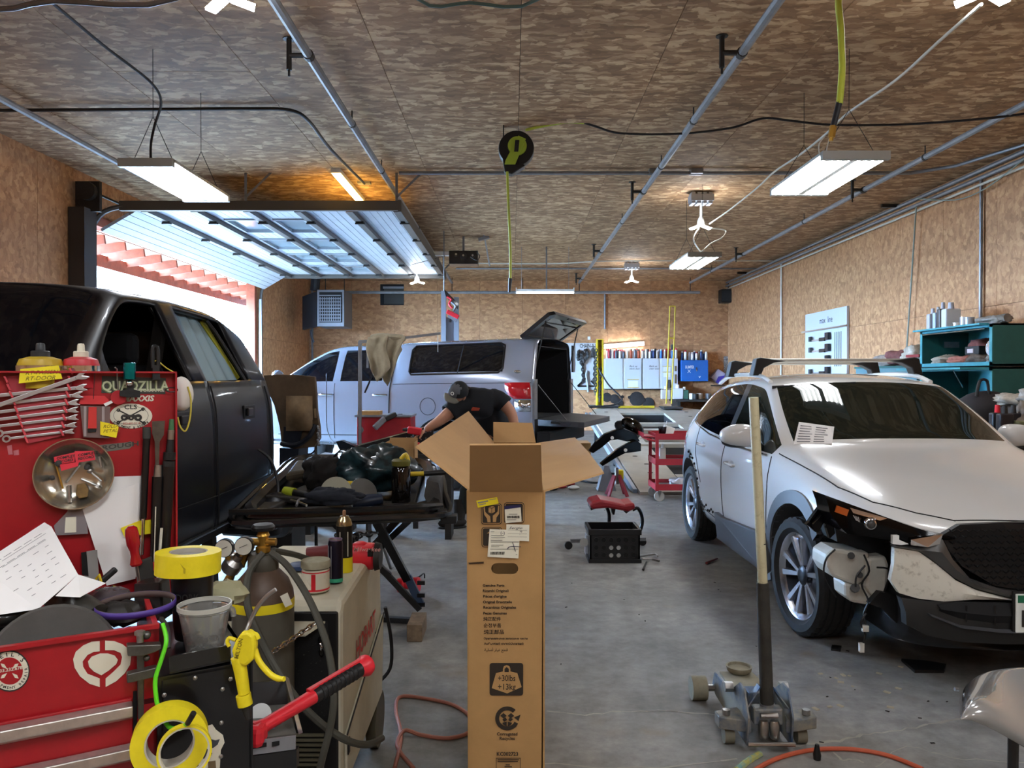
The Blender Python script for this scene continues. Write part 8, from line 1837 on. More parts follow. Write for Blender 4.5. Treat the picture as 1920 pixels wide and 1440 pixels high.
# stickers on the lid
L_=lambda px,py,off=.001:LP.at(px,py,off)
def lpoly(name,pts,m,off=.001,par=tcst,th=.0005,**k):return fpoly2(name,pts,m,off,par,th,LP,**k)
sl=1/745
lpoly('sticker',[(191,705),(311,709),(310,739),(190,737)],mat('stk_grey','3b3a33',.5),.0008);mb=MB();put_text(mb,'QUADZILLA',L_(190,733,.0016),LP.u,LP.v,.0335,bold=.05,sx=.80);O('sticker_outline',mb,mat('stk_green','64754a',.5),tcst,recalc=False)
mb=MB();put_text(mb,'QUADZILLA',L_(191,732,.0022),LP.u,LP.v,.0325,bold=.02,sx=.825);O('sticker_lettering',mb,mat('stk_pale','c2c9a2',.5),tcst,recalc=False)
mb=MB();put_text(mb,'PERFORMANCE',L_(251,734.5,.0022),LP.u,LP.v,.0098,bold=.02);put_text(mb,'MAXXIS',L_(229,752.5,.001),LP.u,LP.v,.019,bold=.04,shear=.2,sx=1.02);O('white_lettering',mb,M_stk,tcst,recalc=False)
def oval(px,py,rx,ry,m,off,name='oval_sticker'):return lpoly(name,[(px+rx*math.cos(t*math.pi/16),py+ry*math.sin(t*math.pi/16))for t in range(32)],m,off)
oval(245.5,780,40,23.5,M_stk,.0010);oval(245.5,779,33,18,mat('line_grey','55554f',.6),.0016,'oval_line');oval(245.5,779,32.2,17.3,M_stk,.0021,'oval_sticker')
mb=MB();put_text(mb,'CLS',L_(245,767,.0028),LP.u,LP.v,.0150,bold=.02,align='CENTER',sx=1.15)
for a,b_ in(((222,769),(270,793)),((268,767),(222,792))):mb.beam(L_(*a,.0028),L_(*b_,.0028),.0008,.0030)
for q_ in((222,769),(270,793),(268,767),(222,792)):mb.lathe([(.0015,0),(.0042,0),(.0042,.0006),(.0015,.0006)],L_(*q_,.0028),LP.n,10,cap=False)
for px,r in((233,4.5),(246,3.5),(259,5),(240,3)):mb.lathe([(r*.45*sl,0),(r*1.3*sl,0),(r*1.3*sl,.0008),(r*.45*sl,.0008)],L_(px,782+rnd.uniform(-2,2),.003),LP.n,12,cap=False)
mb.beam(L_(232,780,.0034),L_(262,780,.0034),.001,.006);arctext(mb,'EQUIPMENT & REPAIR',LP,245.5,745,59,236,4.0,.0085,.0024,flip=True,bold=.02,sx=.8);O('oval_print',mb,M_ink,tcst,recalc=False)
mb=MB();put_text(mb,'303-601-5115',L_(247,795.5,.0028),LP.u,LP.v,.0068,align='CENTER',bold=.02);O('oval_number',mb,mat('num_red','a33a2a',.5),tcst,recalc=False)
lpoly('strip_sticker',[(180,835),(240,829),(245,827),(251,833),(243,841),(184,849)],mat('stk_dull','6c665c',.6),.0008);mb=MB();put_text(mb,'ROUGH',L_(191,844,.0014),(LP.u+Vector((0,0,.10))),LP.v,.0150,bold=.03,sx=1.5);O('strip_lettering',mb,mat('stk_dim','3f3b35',.6),tcst,recalc=False)
lpoly('tape_residue',[(13,836),(22,834),(24,852),(16,853)],mat('residue','b0656a',.8),.0006);lpoly('tape_residue',[(25,845),(35,843),(36,853),(26,854)],MATS['residue'],.0006)
def lthing(name,label,cat,px,py,off=.01,group=None):return T(name,label,cat,LP.at(px,py,off),group=group)
def note(px,label,pts,txt,org,size,pl=LP,off=.012):
 t=O('sticky_note',MB().prism([pl.at(*q,off)for q in pts],pl.n*.0008),M_ytape,None,label,'sticky note');mb=MB();put_text(mb,txt,pl.at(*org,off+.0014),pl.u+Vector((0,0,.05)),pl.v,size,shear=.3);O('handwriting',mb,mat('pencil','6a5a1e',.7),t,recalc=False);return t
 # wrench rack
wrk=lthing('wrench_rack','red plastic wrench rack hung tilted on the chest lid','tool rack',80,830)
lpoly('plate',[(8,706),(132,693),(138,700),(118,817),(52,832)],mat('rack_pink','a8343c',.5),.004,wrk,.003)
for k in range(9):
 t=k/8;a=(12+t*38,712+t*112);b_=(133-t*17,697+t*114)
 for q_,sx_ in((a,1),(b_,-1)):O('finger',MB().prism([LP.at(q_[0]-5,q_[1]-6,.004),LP.at(q_[0]-1,q_[1]-7,.004),LP.at(q_[0]+5,q_[1]+5,.004),LP.at(q_[0]+1,q_[1]+6,.004)],LP.n*.016),mat('rack_pink2','c8444c',.45),wrk,bevel=.001)
def wrench(hx,hy,tx,ty,s,label,off=.012):
 t=lthing('wrench',label,'wrench',(hx+tx)/2,(hy+ty)/2,off,'wrenches in the red rack');h,e_=LP.at(hx,hy,off),LP.at(tx,ty,off);d=(h-e_).normalized();w_=LP.n.cross(d)
 M_sp=mat('spanner','c2c2c4',.28,.75);O('shaft',MB().beam(e_,h,.007*s,.004*s,up=LP.n),M_sp,t,bevel=.001);q=s*.72
 O('open_jaw',MB().prism([h-d*.010-w_*.003,h-d*.010+w_*.003,h+w_*.008*q,h+d*.008*q+w_*.0105*q,h+d*.020*q+w_*.009*q,h+d*.014*q+w_*.004,h+d*.006,h+d*.014*q-w_*.004,h+d*.020*q-w_*.009*q,h+d*.008*q-w_*.0105*q,h-w_*.008*q],LP.n*.007),M_sp,t,bevel=.0015)
 O('ring_end',MB().lathe([(.006*s,-.003),(.0105*s,-.003),(.0105*s,.004),(.006*s,.004),(.006*s,-.003)],e_-d*.006,LP.n,16,cap=False),M_sp,t,smooth=1)
ords=['second','third','fourth','fifth','sixth','seventh','lowest']
for k,(hx,hy,tx,ty)in enumerate(((150,727,-8,742),(143,741,-12,759),(137,755,-12,774),(136,769,-6,787),(136,783,-2,799),(134,797,4,812),(130,809,18,822))):
 wrench(hx,hy,tx,ty,1.15-.06*k,'chrome spanner in the red rack, '+ords[k]+' from the top')
wrench(150,706,-14,764,1.35,'largest chrome spanner lying slanted across the top of the rack',.022)
note(0,'yellow sticky note at the top of the wrench rack',[(38,692),(110,685),(117,710),(35,719)],'RT-PASSENGER\nRT-DOOR',(47,703),.013,off=.028)
# organiser
og=lthing('parts_organiser','small clear plastic case with a red insert hanging by the wrenches','case',180,818)
lpoly('hanger_tab',[(152,742),(196,742),(204,750),(204,758),(148,758)],mat('tab_red','c92f32',.45),.006,og,.004);lpoly('case',[(150,760),(206,762),(205,821),(156,819)],glassmat('clear_case','c4a8a4',.8,.08,milk=.3),.004,og,.016);lpoly('insert',[(166,763),(181,763),(181,803),(165,803)],mat('ins_red','c4302a',.5),.0205,og,.006);lpoly('insert_foot',[(164,805),(181,805),(180,810),(165,810)],M_blackp,.0206,og,.003)
for px in(157,191):O('divider',MB().prism([LP.at(px,762,.0203),LP.at(px+5,762,.0203),LP.at(px+5,818,.0203),LP.at(px,818,.0203)],LP.n*.0015),mat('div_grey','9a8f8e',.4),og)
O('wire',MB().tube([LP.at(178,693,.02),LP.at(176,730,.01),LP.at(175,748,.01)],.0008,4),M_dsteel,og)
note(0,'small yellow sticky note beside the oval sticker',[(188,790),(223,798),(218,821),(188,815)],'ROLLA\nPETALS',(193,803),.011,off=.024)
# bottle holder on top
for k,(cx_,w_,col,ncol,lab,top)in enumerate(((76,38,'b5971f','26282a','squeeze bottle upside in a ring, yellow body with a dark nozzle',668),(152,31,'b8222d','d2ccb6','squeeze bottle in a ring, red body with a cream nozzle',668))):
 c=LP.at(cx_,688,-.03);s_=c.y/1442;r=w_*s_
 t=T('squeeze_bottle',lab,'bottle',c,group='squeeze bottles on the chest lid')
 O('body',MB().lathe([(r*.98,-.05),(r,.0),(r,.006),(r*.9,.018),(r*.5,.024)],c+Vector((0,0,.0)),n=30),mat('sq'+col,col,.4),t,smooth=1);O('collar',MB().lathe([(r*.42,.022),(r*.42,.036),(r*.36,.038)],c,n=20),mat('sqn'+ncol,ncol,.45),t,smooth=1);O('nozzle',MB().lathe([(r*.22,.036),(r*.2,.052),(r*.16,.056),(0,.057)],c,n=16),MATS['sqn'+ncol],t,smooth=1)
 O('ring_holder',MB().lathe([(r*1.03,-.012),(r*1.06,-.012),(r*1.06,.003),(r*1.03,.003)],c,n=30,cap=False),M_chrome,tcst,smooth=1)
 # socket, clip, hook, red tool
tl=lthing('teal_socket','bright teal metal socket standing on a black magnetic mount','socket',242,712,.02)
c=LP.at(243,712,.03);O('socket',MB().lathe([(.011,0),(.0135,.002),(.0135,.040),(.011,.041),(.009,.036)],c,n=24),mat('teal_metal','1593a0',.2,.9),tl,smooth=1);O('ball',MB().ell(LP.at(243,719,.03),(.008,.008,.008),12,8),M_chrome,tl,smooth=1)
lpoly('mount',[(237,716),(250,716),(250,730),(262,733),(262,745),(238,745),(224,742),(224,733),(238,730)],M_blackp,.012,tl,.014)
rt_=lthing('red_pipe_cutter','small round red hand tool with a white tip under the teal socket','hand tool',220,750)
c=LP.at(222,745,.008);O('disc',MB().lathe([(.006,0),(.017,.0),(.017,.008),(.006,.008)],c,LP.n,22),mat('tool_red','a81f28',.4),rt_,smooth=1);lpoly('tip',[(194,757),(210,750),(213,754),(198,762)],M_white,.01,rt_,.005);O('hook',MB().tube([LP.at(222,733,.012),LP.at(220,712,.014),LP.at(219,692,.03),LP.at(216,689,.04)],.0018,6),M_steel,rt_,smooth=1)
hk=lthing('spring_clamp','black plastic clip with a looped top standing above the lid edge','clip',291,708);O('loop',MB().tube([LP.at(287,690,.02),LP.at(286,662,.02),LP.at(288,650,.02),LP.at(292,649,.02),LP.at(296,655,.02),LP.at(297,690,.02)],.0045,6,sub=3),M_blackp,hk,smooth=1);lpoly('jaw',[(286,685),(297,685),(300,712),(285,712)],M_blackp,.012,hk,.014)
O('key_ring',MB().tube([LP.at(322+11*math.cos(t*math.pi/8),731+4*math.sin(t*math.pi/8),.02)for t in range(16)],.0014,5,closed=True),M_blackp,None,'thin black ring hung at the right edge of the lid','ring',smooth=1)
# dust mask hanging off the right edge
mk=T('dust_mask','white cup dust mask with yellow straps hanging off the right edge of the lid','mask',LP.at(346,775,.0));c=LP.at(340,738,-.03)
mbk=MB().ell((0,0,0),(.030,.024,.044),18,12);mbk.v=[c+Vector((v.x,v.y,v.z-.004*abs(v.x)*20))for v in mbk.v];O('cup',mbk,mat('mask_white','d4cfc6',.9,bump=.2),mk,smooth=1)
O('strap',MB().tube([LP.at(352,725,.0),LP.at(358,750,.0),LP.at(356,785,.0),LP.at(348,808,.0),LP.at(338,800,.0),LP.at(333,782,.0)],.0022,6,sub=5),mat('strap_yel','bcae3f',.6),mk,smooth=1);O('strap',MB().tube([LP.at(286,682,-.02),LP.at(294,676,-.02),LP.at(312,690,-.02),LP.at(330,700,-.02)],.0018,6,sub=4),MATS['strap_yel'],mk,smooth=1)
# steel bowl with hardware
bw_=lthing('magnetic_bowl','round steel bowl of small hardware stuck upright on the lid','bowl',139,945,.03);c=LP.at(139,886,.004);n_=LP.n;rb=64*LP.at(139,886).y/1442
O('bowl',MB().lathe([(0,.0),(rb*.55,.001),(rb*.8,.010),(rb*.95,.028),(rb,.034),(rb*1.03,.034),(rb*.97,.026),(rb*.82,.006),(rb*.5,-.003),(0,-.003)],c,n_,44),mat('bowl_steel','bdb8aa',.22,.92),bw_,smooth=1)
O('bowl_stem',MB().lathe([(rb*.3,-.003),(rb*.3,-.0)],c,n_,16),M_steel,bw_)
for k,(pts,txt,o_)in enumerate((([(101,857),(140,848),(140,866),(112,870),(102,866)],'COMPLETE\nRECORD',(106,862)),([(140,846),(176,845),(179,862),(142,868)],'COMPLETE\nRECORD',(146,856)),([(112,871),(148,866),(146,874),(115,883)],'',None))):
 lt_=O('red_tag',MB().prism([LP.at(*q_,.018+.002*k)for q_ in pts],n_*.0008),mat('tag_red','d8303f',.55),None,('left','right','lower')[k]+' red paper tag lying in the steel bowl','tag','red tags in the bowl')
 if txt:mb=MB();put_text(mb,txt,LP.at(*o_,.0195+.002*k),LP.u+Vector((0,0,.12)),LP.v,.0085,bold=.03);O('tag_print',mb,M_ink,lt_,recalc=False)
for k,(a,b_,r,m_,lab,cat)in enumerate((((104,868),(118,916),.0022,M_brass,'long brass screw at the left in the steel bowl','screw'),((152,898),(185,912),.0022,M_steel,'upper steel pin at the right in the steel bowl','pin'),((164,880),(190,902),.0022,M_steel,'steel pin near the rim at the right of the bowl','pin'),((130,910),(131,942),.0048,M_steel,'chrome tube piece low in the steel bowl','tube'),((125,905),(150,872),.002,glassmat('bag_clear','d8d4ca',.9,milk=.4),'clear strip in the middle of the steel bowl','strip'),((186,856),(190,876),.003,M_steel,'short pin by the right rim of the steel bowl','pin'))):
 O('hardware_piece',MB().tube([LP.at(*a,.016),LP.at(*b_,.020)],r,8),m_,None,lab,cat,'hardware in the steel bowl',smooth=1)
for k,(px,py,r,m_,lab)in enumerate(((109,869,.008,M_iron,'dark knob at the left in the steel bowl'),(163,876,.007,M_iron,'dark knob at the right in the steel bowl'),(168,883,.006,M_steel,'bright nut at the right in the steel bowl'),(98,896,.006,M_iron,'dark bit at the far left in the steel bowl'))):
 O('hardware_piece',MB().ell(LP.at(px,py,.018),(r,r*.8,r),10,6,jit=.1),m_,None,lab,'knob','hardware in the steel bowl',smooth=1)
O('brown_cube',MB().prism([LP.at(144,908,.012),LP.at(160,905,.012),LP.at(166,916,.012),LP.at(164,930,.012),LP.at(148,933,.012),LP.at(142,926,.012)],n_*.018),mat('cork','7c6138',.8,var=.3,vscale=60),None,'brown cork-like block low in the steel bowl','block',bevel=.002)
# papers, bag, cards behind
def lay(name,pts,m,off,label,cat,th=.0008,**k):return O(name,MB().prism([LP.at(*q_,off)for q_ in pts],LP.n*th),m,None,label,cat,**k)
lay('plastic_pouch',[(138,935),(160,945),(165,1000),(105,1003),(101,985),(125,960)],glassmat('pouch','cfc6c8',.85,.1,milk=.35),.008,'small clear plastic pouch below the steel bowl','pouch',.006)
lay('pouch_label',[(123,970),(143,969),(143,998),(121,999)],M_lab,.015,'pale square tag in the clear pouch below the steel bowl','tag')
lay('white_sheets',[(202,894),(264,892),(264,1080),(196,1090),(192,930)],M_paper,.006,'white paper sheets tucked behind the long tools','paper')
lay('folded_paper',[(151,943),(262,905),(262,1000),(254,1085),(200,1098),(185,1050)],M_paper,.014,'folded blank white paper in front of the white sheets','paper')
cdd=lay('card_pack',[(152,1036),(182,1030),(186,1088),(158,1086)],mat('card_grey','8e8a86',.6),.01,'small grey and black card pack low on the lid','card',.006);lpoly('dark_edge',[(152,1036),(162,1034),(166,1080),(154,1078)],M_blackp,.017,cdd)
lay('yellow_square',[(226,990),(262,976),(286,974),(284,1000),(234,1008)],M_ytape,.018,'yellow square of paper behind the red screwdriver handle','paper')
# long tools
def rodt(name,label,cat,segs,off=.03):
 t=lthing(name,label,cat,segs[-1][1][0],segs[-1][1][1],off)
 for nm,a,b_,r0,r1,m_ in segs:O(nm,MB().cyl(LP.at(*a,off),LP.at(*b_,off),r0,r1,n=14),m_,t,smooth=1)
 return t
rodt('extension_rod','black telescopic rod, left of the three long tools on the lid','rod',[('head',(275,801),(275,822),.0095,.0095,mat('rub_grey','34332f',.7)),('tube',(275,820),(268,972),.0085,.0085,M_blackm),('chrome_end',(269,972),(266,1040),.0042,.0042,M_chrome)],.026)
sc2=rodt('scraper_bar','steel scraper with a flat blade, middle of the three long tools','scraper',[('ferrule',(297,872),(296,895),.009,.011,M_steel),('grip',(296,893),(290,1110),.0135,.0125,M_blackm)],.030)
lpoly('blade',[(285,790),(309,789),(307,815),(299,828),(298,875),(291,875),(290,828),(285,812)],mat('blade','6e6c66',.3,.9,var=.2,vscale=40),.03,sc2,.004)
lpoly('white_print',[(291,950),(293,950),(289,1080),(287,1080)],M_stk,.0445,sc2)
rodt('torque_wrench','black torque wrench with a green cap, right of the three long tools','torque wrench',[('green_cap',(322,786),(321,806),.0055,.0068,mat('cap_green','3d6b45',.5)),('chrome_neck',(321,806),(320,824),.008,.008,M_steel),('neck',(320,824),(318,850),.008,.010,M_blackp),('ring',(318,848),(317,862),.0145,.0145,M_blackp),('ring',(317,864),(316,874),.0145,.0145,M_dsteel),('grip',(316,874),(306,1062),.0150,.0135,M_blackm)],.030)
O('thin_rod',MB().cyl(LP.at(303,990,.05),LP.at(294,1112,.09),.0035,n=8),mat('pale_rod','bdb9a8',.4),None,'thin pale rod in front of the long tools','rod',smooth=1)
scw=T('red_screwdriver','screwdriver with a glossy red handle standing in the chest','screwdriver',LP.at(248,1060,.07));c0,c1=LP.at(245,986,.07),LP.at(256,1060,.07);ax_=(c1-c0).normalized();Ls=(c1-c0).length
O('handle',MB().lathe([(.006,0),(.0135,.006),(.0155,.02),(.0155,Ls*.45),(.0105,Ls*.62),(.010,Ls*.75),(.0145,Ls*.95),(.012,Ls)],c0,ax_,20),mat('gloss_red','a3121a',.12,coat=1),scw,smooth=1);O('shank',MB().cyl(c1,c1+ax_*.05,.004,n=8),M_steel,scw)
O('tool_sleeve',MB().prism([LP.at(253,1054,.06),LP.at(284,1042,.06),LP.at(296,1112,.06),LP.at(262,1118,.06)],LP.n*.012),mat('sleeve_grey','2e2c28',.8),None,'grey black tool sleeve standing behind the tape on the tumbler','sleeve',bevel=.003)
O('red_clip',MB().prism([LP.at(286,1053,.055),LP.at(295,1053,.055),LP.at(295,1068,.055),LP.at(286,1067,.055)],LP.n*.02),M_redp,None,'small red clip left of the tape on the tumbler','clip',bevel=.002)
# ------------------------------------------------------------------ clutter in the top tray
def TP(px,py,z):return G(px,py,z)
sheetp=[P(-40,1060,1.55),P(83,980,1.74),P(96,988,1.72),P(146,1078,1.62),P(72,1142,1.50),P(-50,1160,1.45)]
ps=O('repair_order',MB().prism(sheetp,(0,.0008,.0008)),M_paper,None,'large printed paper sheet leaning at the left over the tray','paper')
O('repair_order',MB().prism([P(146,1078,1.62),P(198,1094,1.64),P(150,1120,1.56),P(104,1118,1.54)],(0,.0008,.0008)),M_paper,None,'lower folded half of the printed paper sheet over the tray','paper')
mb=MB();a_,b_,c_=sheetp[1],sheetp[0],sheetp[3];ux=(P(70,1010,1.72)-P(0,1056,1.6)).normalized();dn_=(sheetp[3]-sheetp[2]).normalized();nn_=ux.cross(dn_).normalized()
if nn_.dot(EYE-sheetp[1])<0:nn_=-nn_
SPl=Plane(sheetp[2],ux,-dn_);
for r_ in range(8):
 for cc in range(5):
  if rnd.random()<.7 or r_<2:
   px,py=74-cc*19+r_*6.5+4,1000+cc*12+r_*11;L__=rnd.uniform(4,10)if r_>1 else 14
   mb.beam(SPl.at(px,py,.0022),SPl.at(px-L__,py+L__*.62,.0022),.0009,.0007)
for(y0_,)in((1006,),(1018,)):mb.beam(SPl.at(86,y0_-6,.0022),SPl.at(4,y0_+46,.0022),.0006,.0006)
O('print',mb,mat('print_grey','77777c',.7),ps,kind='stuff')
M_pad=mat('pad_grey','4b4945',.85,var=.1,vscale=20)
wp=T('polishing_pad','large grey polishing wheel standing in the front left of the tray','polishing pad',P(100,1200,1.47));c=FP.at(100,1252,-.065)
ax_p=(FP.n+Vector((0,0,.35))).normalized();O('pad_rim',MB().lathe([(.072,.028),(.110,.032),(.116,.02),(.116,-.01),(.108,-.018)],c,ax_p,40),M_pad,wp,smooth=1);O('pad_face',MB().lathe([(0,.014),(.07,.016),(.080,.026)],c,ax_p,40),mat('pad_dark','35332f',.7),wp,smooth=1)
pb=T('polish_bottle','dark squeeze bottle with a grey nozzle lying in the tray','bottle',P(120,1150,1.60));c0,c1=P(92,1112,1.62),P(205,1172,1.56);d_=(c1-c0).normalized()
O('body',MB().lathe([(.012,0),(.022,.008),(.031,.03),(.033,.10),(.03,.14)],c0,d_,24),mat('bottle_grey','33312c',.4),pb,smooth=1);O('cap',MB().lathe([(.015,-.016),(.017,-.014),(.017,.004)],c0,d_,18),mat('cap_grey2','8f8e86',.5),pb,smooth=1);O('nozzle',MB().lathe([(.004,-.032),(.007,-.03),(.010,-.016)],c0,d_,14),MATS['cap_grey2'],pb,smooth=1)
db_=T('dark_bottle','dark rounded bottle at the left edge of the tray','bottle',P(8,1150,1.50));O('body',MB().ell(P(8,1150,1.52),(.05,.05,.024),18,12),mat('bottle_blk','1f1e1c',.3,coat=.4),db_,smooth=1)
O('tray_bag',MB().ell(P(205,1120,1.68),(.045,.04,.022),16,10,jit=.12),glassmat('smoky','8a8086',.7,.1,milk=.3),None,'crumpled smoky plastic bag behind the purple ring','bag',smooth=1)
O('tray_box',MB().prism([P(250,1095,1.72),P(300,1092,1.72),P(306,1165,1.62),P(250,1165,1.62)],(0,.05,0)),M_blackm,None,'black box standing behind the purple ring','box',bevel=.004)
O('tray_clutter',MB().ell(P(225,1150,1.62),(.05,.04,.025),14,8,jit=.15),M_dsteel,None,'dark lump of parts inside the purple ring','part',smooth=1);O('tray_clutter',MB().ell(P(165,1160,1.66),(.05,.04,.03),14,8,jit=.15),M_blackp,None,'dark lump of parts behind the polishing wheel','part',smooth=1)
bk_=T('black_marker','black folding knife with a yellow clip behind the folded paper','knife',P(200,1080,1.74));O('body',MB().beam(P(186,1094,1.72),P(218,1066,1.74),.012,.014),M_blackp,bk_,bevel=.004);O('yellow_clip',MB().tube([P(180,1086,1.72),P(186,1078,1.72),P(190,1092,1.71)],.003,6),M_yel,bk_)
pr=T('purple_ring','thin purple sanding belt ring lying across the tray','sanding belt',P(255,1160,1.6));c=TP(255,1128,1.06);c=P(255,1134,1.60);r=69*1.6/1442
O('belt_inner',MB().lathe([(r*.985,-.006),(r*.985,.007)],c,(0,-.02,1),48,cap=False),mat('belt_tan','5a4a46',.8),pr,smooth=1,solid=.0012,recalc=False);O('belt_outer',MB().lathe([(r,-.006),(r,.007)],c,(0,-.02,1),48,cap=False),mat('belt_purple','4a3384',.5),pr,smooth=1,solid=.0012,recalc=False)
# tape on tumbler, mixing cup
M_yt=mat('tape_yellow','e3cf1f',.45,var=.05,vscale=60)
tm=T('tumbler','black insulated tumbler with a steel rim under a roll of tape','tumbler',P(361,1160,1.70));c=P(361,1168,1.70)
zt_=1.118;O('body',MB().lathe([(.036,c.z-.03),(.040,c.z),(.0445,1.082),(.0445,1.088)],(c.x,c.y,0),n=36),M_blackm,tm,smooth=1);O('steel_rim',MB().lathe([(.0448,1.088),(.0448,1.106),(.042,1.108)],(c.x,c.y,0),n=36),M_chrome,tm,smooth=1)
mb=MB();put_text(mb,'DORK',P(329,1128,1.648),(1,0,0),(0,0,1),.022,bold=.02,sx=.8);O('lettering',mb,M_dsteel,tm,recalc=False)
def taperoll(c,ax,R_,r_,h,label,group,arc_txt='3M',inner='b9b2a4'):
 t=T('tape_roll',label,'tape',c,group=group);ax=Vector(ax).normalized()
 O('tape',MB().lathe([(r_+.003,-h/2),(R_,-h/2),(R_,h/2),(r_+.003,h/2)],c,ax,56,cap=False),M_yt,t,smooth=1);O('core',MB().lathe([(r_,-h/2+.001),(r_+.003,-h/2+.0005),(r_+.003,h/2-.0005),(r_,h/2-.001),(r_,-h/2+.001)],c,ax,40,cap=False),mat('core'+inner,inner,.7),t,smooth=1);return t
c2=P(353,1053,1.70);t=taperoll(c2,(0.02,.03,1),.0685,.037,.046,'roll of yellow masking tape lying flat on the black tumbler','yellow masking tape rolls',inner='a59f92')
O('tape_end',MB().prism([P(338,1057,1.63),P(348,1067,1.63),P(347,1076,1.63),P(344,1075,1.63),P(344,1067,1.63)],(0,-.0006,0)),mat('tape_fold','b3a01c',.5),t)
mb=MB();put_text(mb,'Automotive Refinish',c2+Vector((-.03,-.015,.0)),(1,0,0),(0,1,.0),.007);O('core_disc',MB().lathe([(0,.001),(.037,.001)],c2+Vector((0,0,.012)),(0,0,1),36,cap=False),mat('core_grey','8f8a80',.7),t,recalc=False)
tm2=MB();put_text(tm2,'Tape',c2+Vector((-.028,.0,.0135)),(1,.2,0),(0,1,0),.014,bold=.02);put_text(tm2,'AUTO',c2+Vector((.002,.008,.0135)),(1,-.1,0),(0,1,0),.009,bold=.02);O('core_print',tm2,M_ink,t,recalc=False)
mc=T('mixing_cup','clear plastic mixing cup of dark debris beside the black tumbler','cup',P(384,1215,1.6));c=P(384,1222,1.60);r0,r1=.036,.0505;zb_,zt3=c.z,P(382,1132,1.6).z
M_clr=glassmat('cup_clear','d8d7d0',.9,.12,milk=.22)
O('wall',MB().lathe([(0,zb_),(r0,zb_),(r1,zt3-.012),(r1+.002,zt3-.012),(r1+.002,zt3),(r1,zt3)],(c.x,c.y,0),n=40,cap=False),M_clr,mc,smooth=1);O('rim',MB().lathe([(r1+.0005,zt3-.008),(r1+.0035,zt3-.008),(r1+.0035,zt3+.001),(r1+.0005,zt3+.001),(r1+.0005,zt3-.008)],(c.x,c.y,0),n=40,cap=False),mat('cup_rim','b4b3a9',.3),mc,smooth=1)
O('side_spout',MB().tube([P(428,1140,1.6),P(436,1143,1.6),P(438,1155,1.6)],.006,8,sub=3),M_clr,mc,smooth=1)
mb=MB()
for k in range(26):mb.ell((c.x+rnd.uniform(-.025,.025),c.y+rnd.uniform(-.025,.025),zb_+.008+rnd.uniform(0,.026)),(.010,.008,.006),6,4,jit=.3)
O('debris',mb,mat('cup_debris','4b443a',.8,var=.3),mc,kind='stuff')
O('glove_bag',MB().ell(P(425,1112,1.9),(.05,.04,.03),14,10,jit=.18),mat('bag_cream','9c9875',.6),None,'crumpled cream plastic bag behind the mixing cup','bag',smooth=1)
# black side cabinet with drawer
bs=T('side_cabinet','black side cabinet hung on the right of the red chest, its drawer open','cabinet',P(390,1440,1.6));z_t=P(400,1258,1.52).z
BP=Plane(P(303,1300,1.49),U,(0,0,1));bl_,br_2=BP.at(303,1300),BP.at(474,1300)
def bq4(z0,z1):return[Vector((bl_.x,bl_.y,z0)),Vector((br_2.x,br_2.y,z0)),Vector((br_2.x,br_2.y,z1)),Vector((bl_.x,bl_.y,z1))]
dB=D2*.36;O('front_panel',MB().prism(bq4(.30,z_t),D2*.01),M_blackm,bs,bevel=.003);O('top_panel',MB().prism([bl_+Vector((0,0,z_t-bl_.z)),br_2+Vector((0,0,z_t-br_2.z)),br_2+Vector((0,0,z_t-br_2.z))+dB,bl_+Vector((0,0,z_t-bl_.z))+dB],(0,0,-.008)),M_blackm,bs)
for nm,e_ in(('right_panel',br_2),('left_panel',bl_)):O(nm,MB().prism([Vector((e_.x,e_.y,.3)),Vector((e_.x,e_.y,z_t)),Vector((e_.x,e_.y,z_t))+dB,Vector((e_.x,e_.y,.3))+dB],U*-.008),M_blackm,bs)
O('lower_box',MB().prism(bq4(.02,.30),dB),M_blackm,bs)
O('top_tray',MB().prism([P(316,1232,1.50),P(430,1210,1.56),P(432,1240,1.56),P(318,1264,1.50)],(0,.006,0)),mat('tray_gloss','1a1916',.25,coat=.5),bs);O('tray_bottom',MB().prism([P(318,1264,1.50),P(432,1240,1.56),P(432,1215,1.75),P(318,1228,1.75)],(0,0,.004)),M_blackm,bs)
mb=MB()
for px,py in((308,1303),(366,1271),(432,1273),(417,1292),(415,1355),(414,1418)):
 O('screw',MB().lathe([(.0045,0),(.0042,.002),(.002,.0035),(0,.004)],BP.at(px,py,.001),BP.n,12),M_steel,bs,smooth=1)
stp=[(372,1440),(375,1390),(385,1362),(398,1358),(405,1368),(418,1378),(421,1392),(414,1406),(412,1440)]
O('sticker',MB().prism([BP.at(px,py,.001)for px,py in stp],BP.n*.0006),M_stk,bs)
def spl(pts,m_):O('sticker_print',MB().prism([BP.at(px,py,.0018)for px,py in pts],BP.n*.0005),m_,bs)
spl([(388,1392),(396,1386),(404,1388),(412,1386),(408,1396),(400,1402),(392,1404)],mat('bird_grey','3d4046',.6));spl([(378,1410),(388,1404),(398,1412),(392,1424),(380,1422)],MATS['bird_grey']);spl([(390,1428),(404,1426),(405,1440),(390,1440)],mat('st_tan','6c5a3e',.6))
dw=T('open_drawer',None,None,P(515,1400,1.7));dw.parent=bs;dw.matrix_parent_inverse=wm(bs).inverted();dw.name='drawer'
A=[P(471,1380,1.62),P(557,1372,1.66),P(566,1380,1.66)]
O('drawer_slide',MB().prism([P(471,1390,1.6),P(554,1380,1.64),P(554,1405,1.64),P(471,1416,1.6)],(0,.004,0)),M_galv,dw)
for(a,b_,c_,d_)in(((474,1395),(500,1392),(500,1400),(474,1404)),((510,1391),(524,1389),(524,1397),(510,1400))):O('slide_slot',MB().prism([P(*q_,1.598+.02*(q_[0]-471)/83*2)for q_ in(a,b_,c_,d_)],(0,-.001,0)),M_gap,dw)
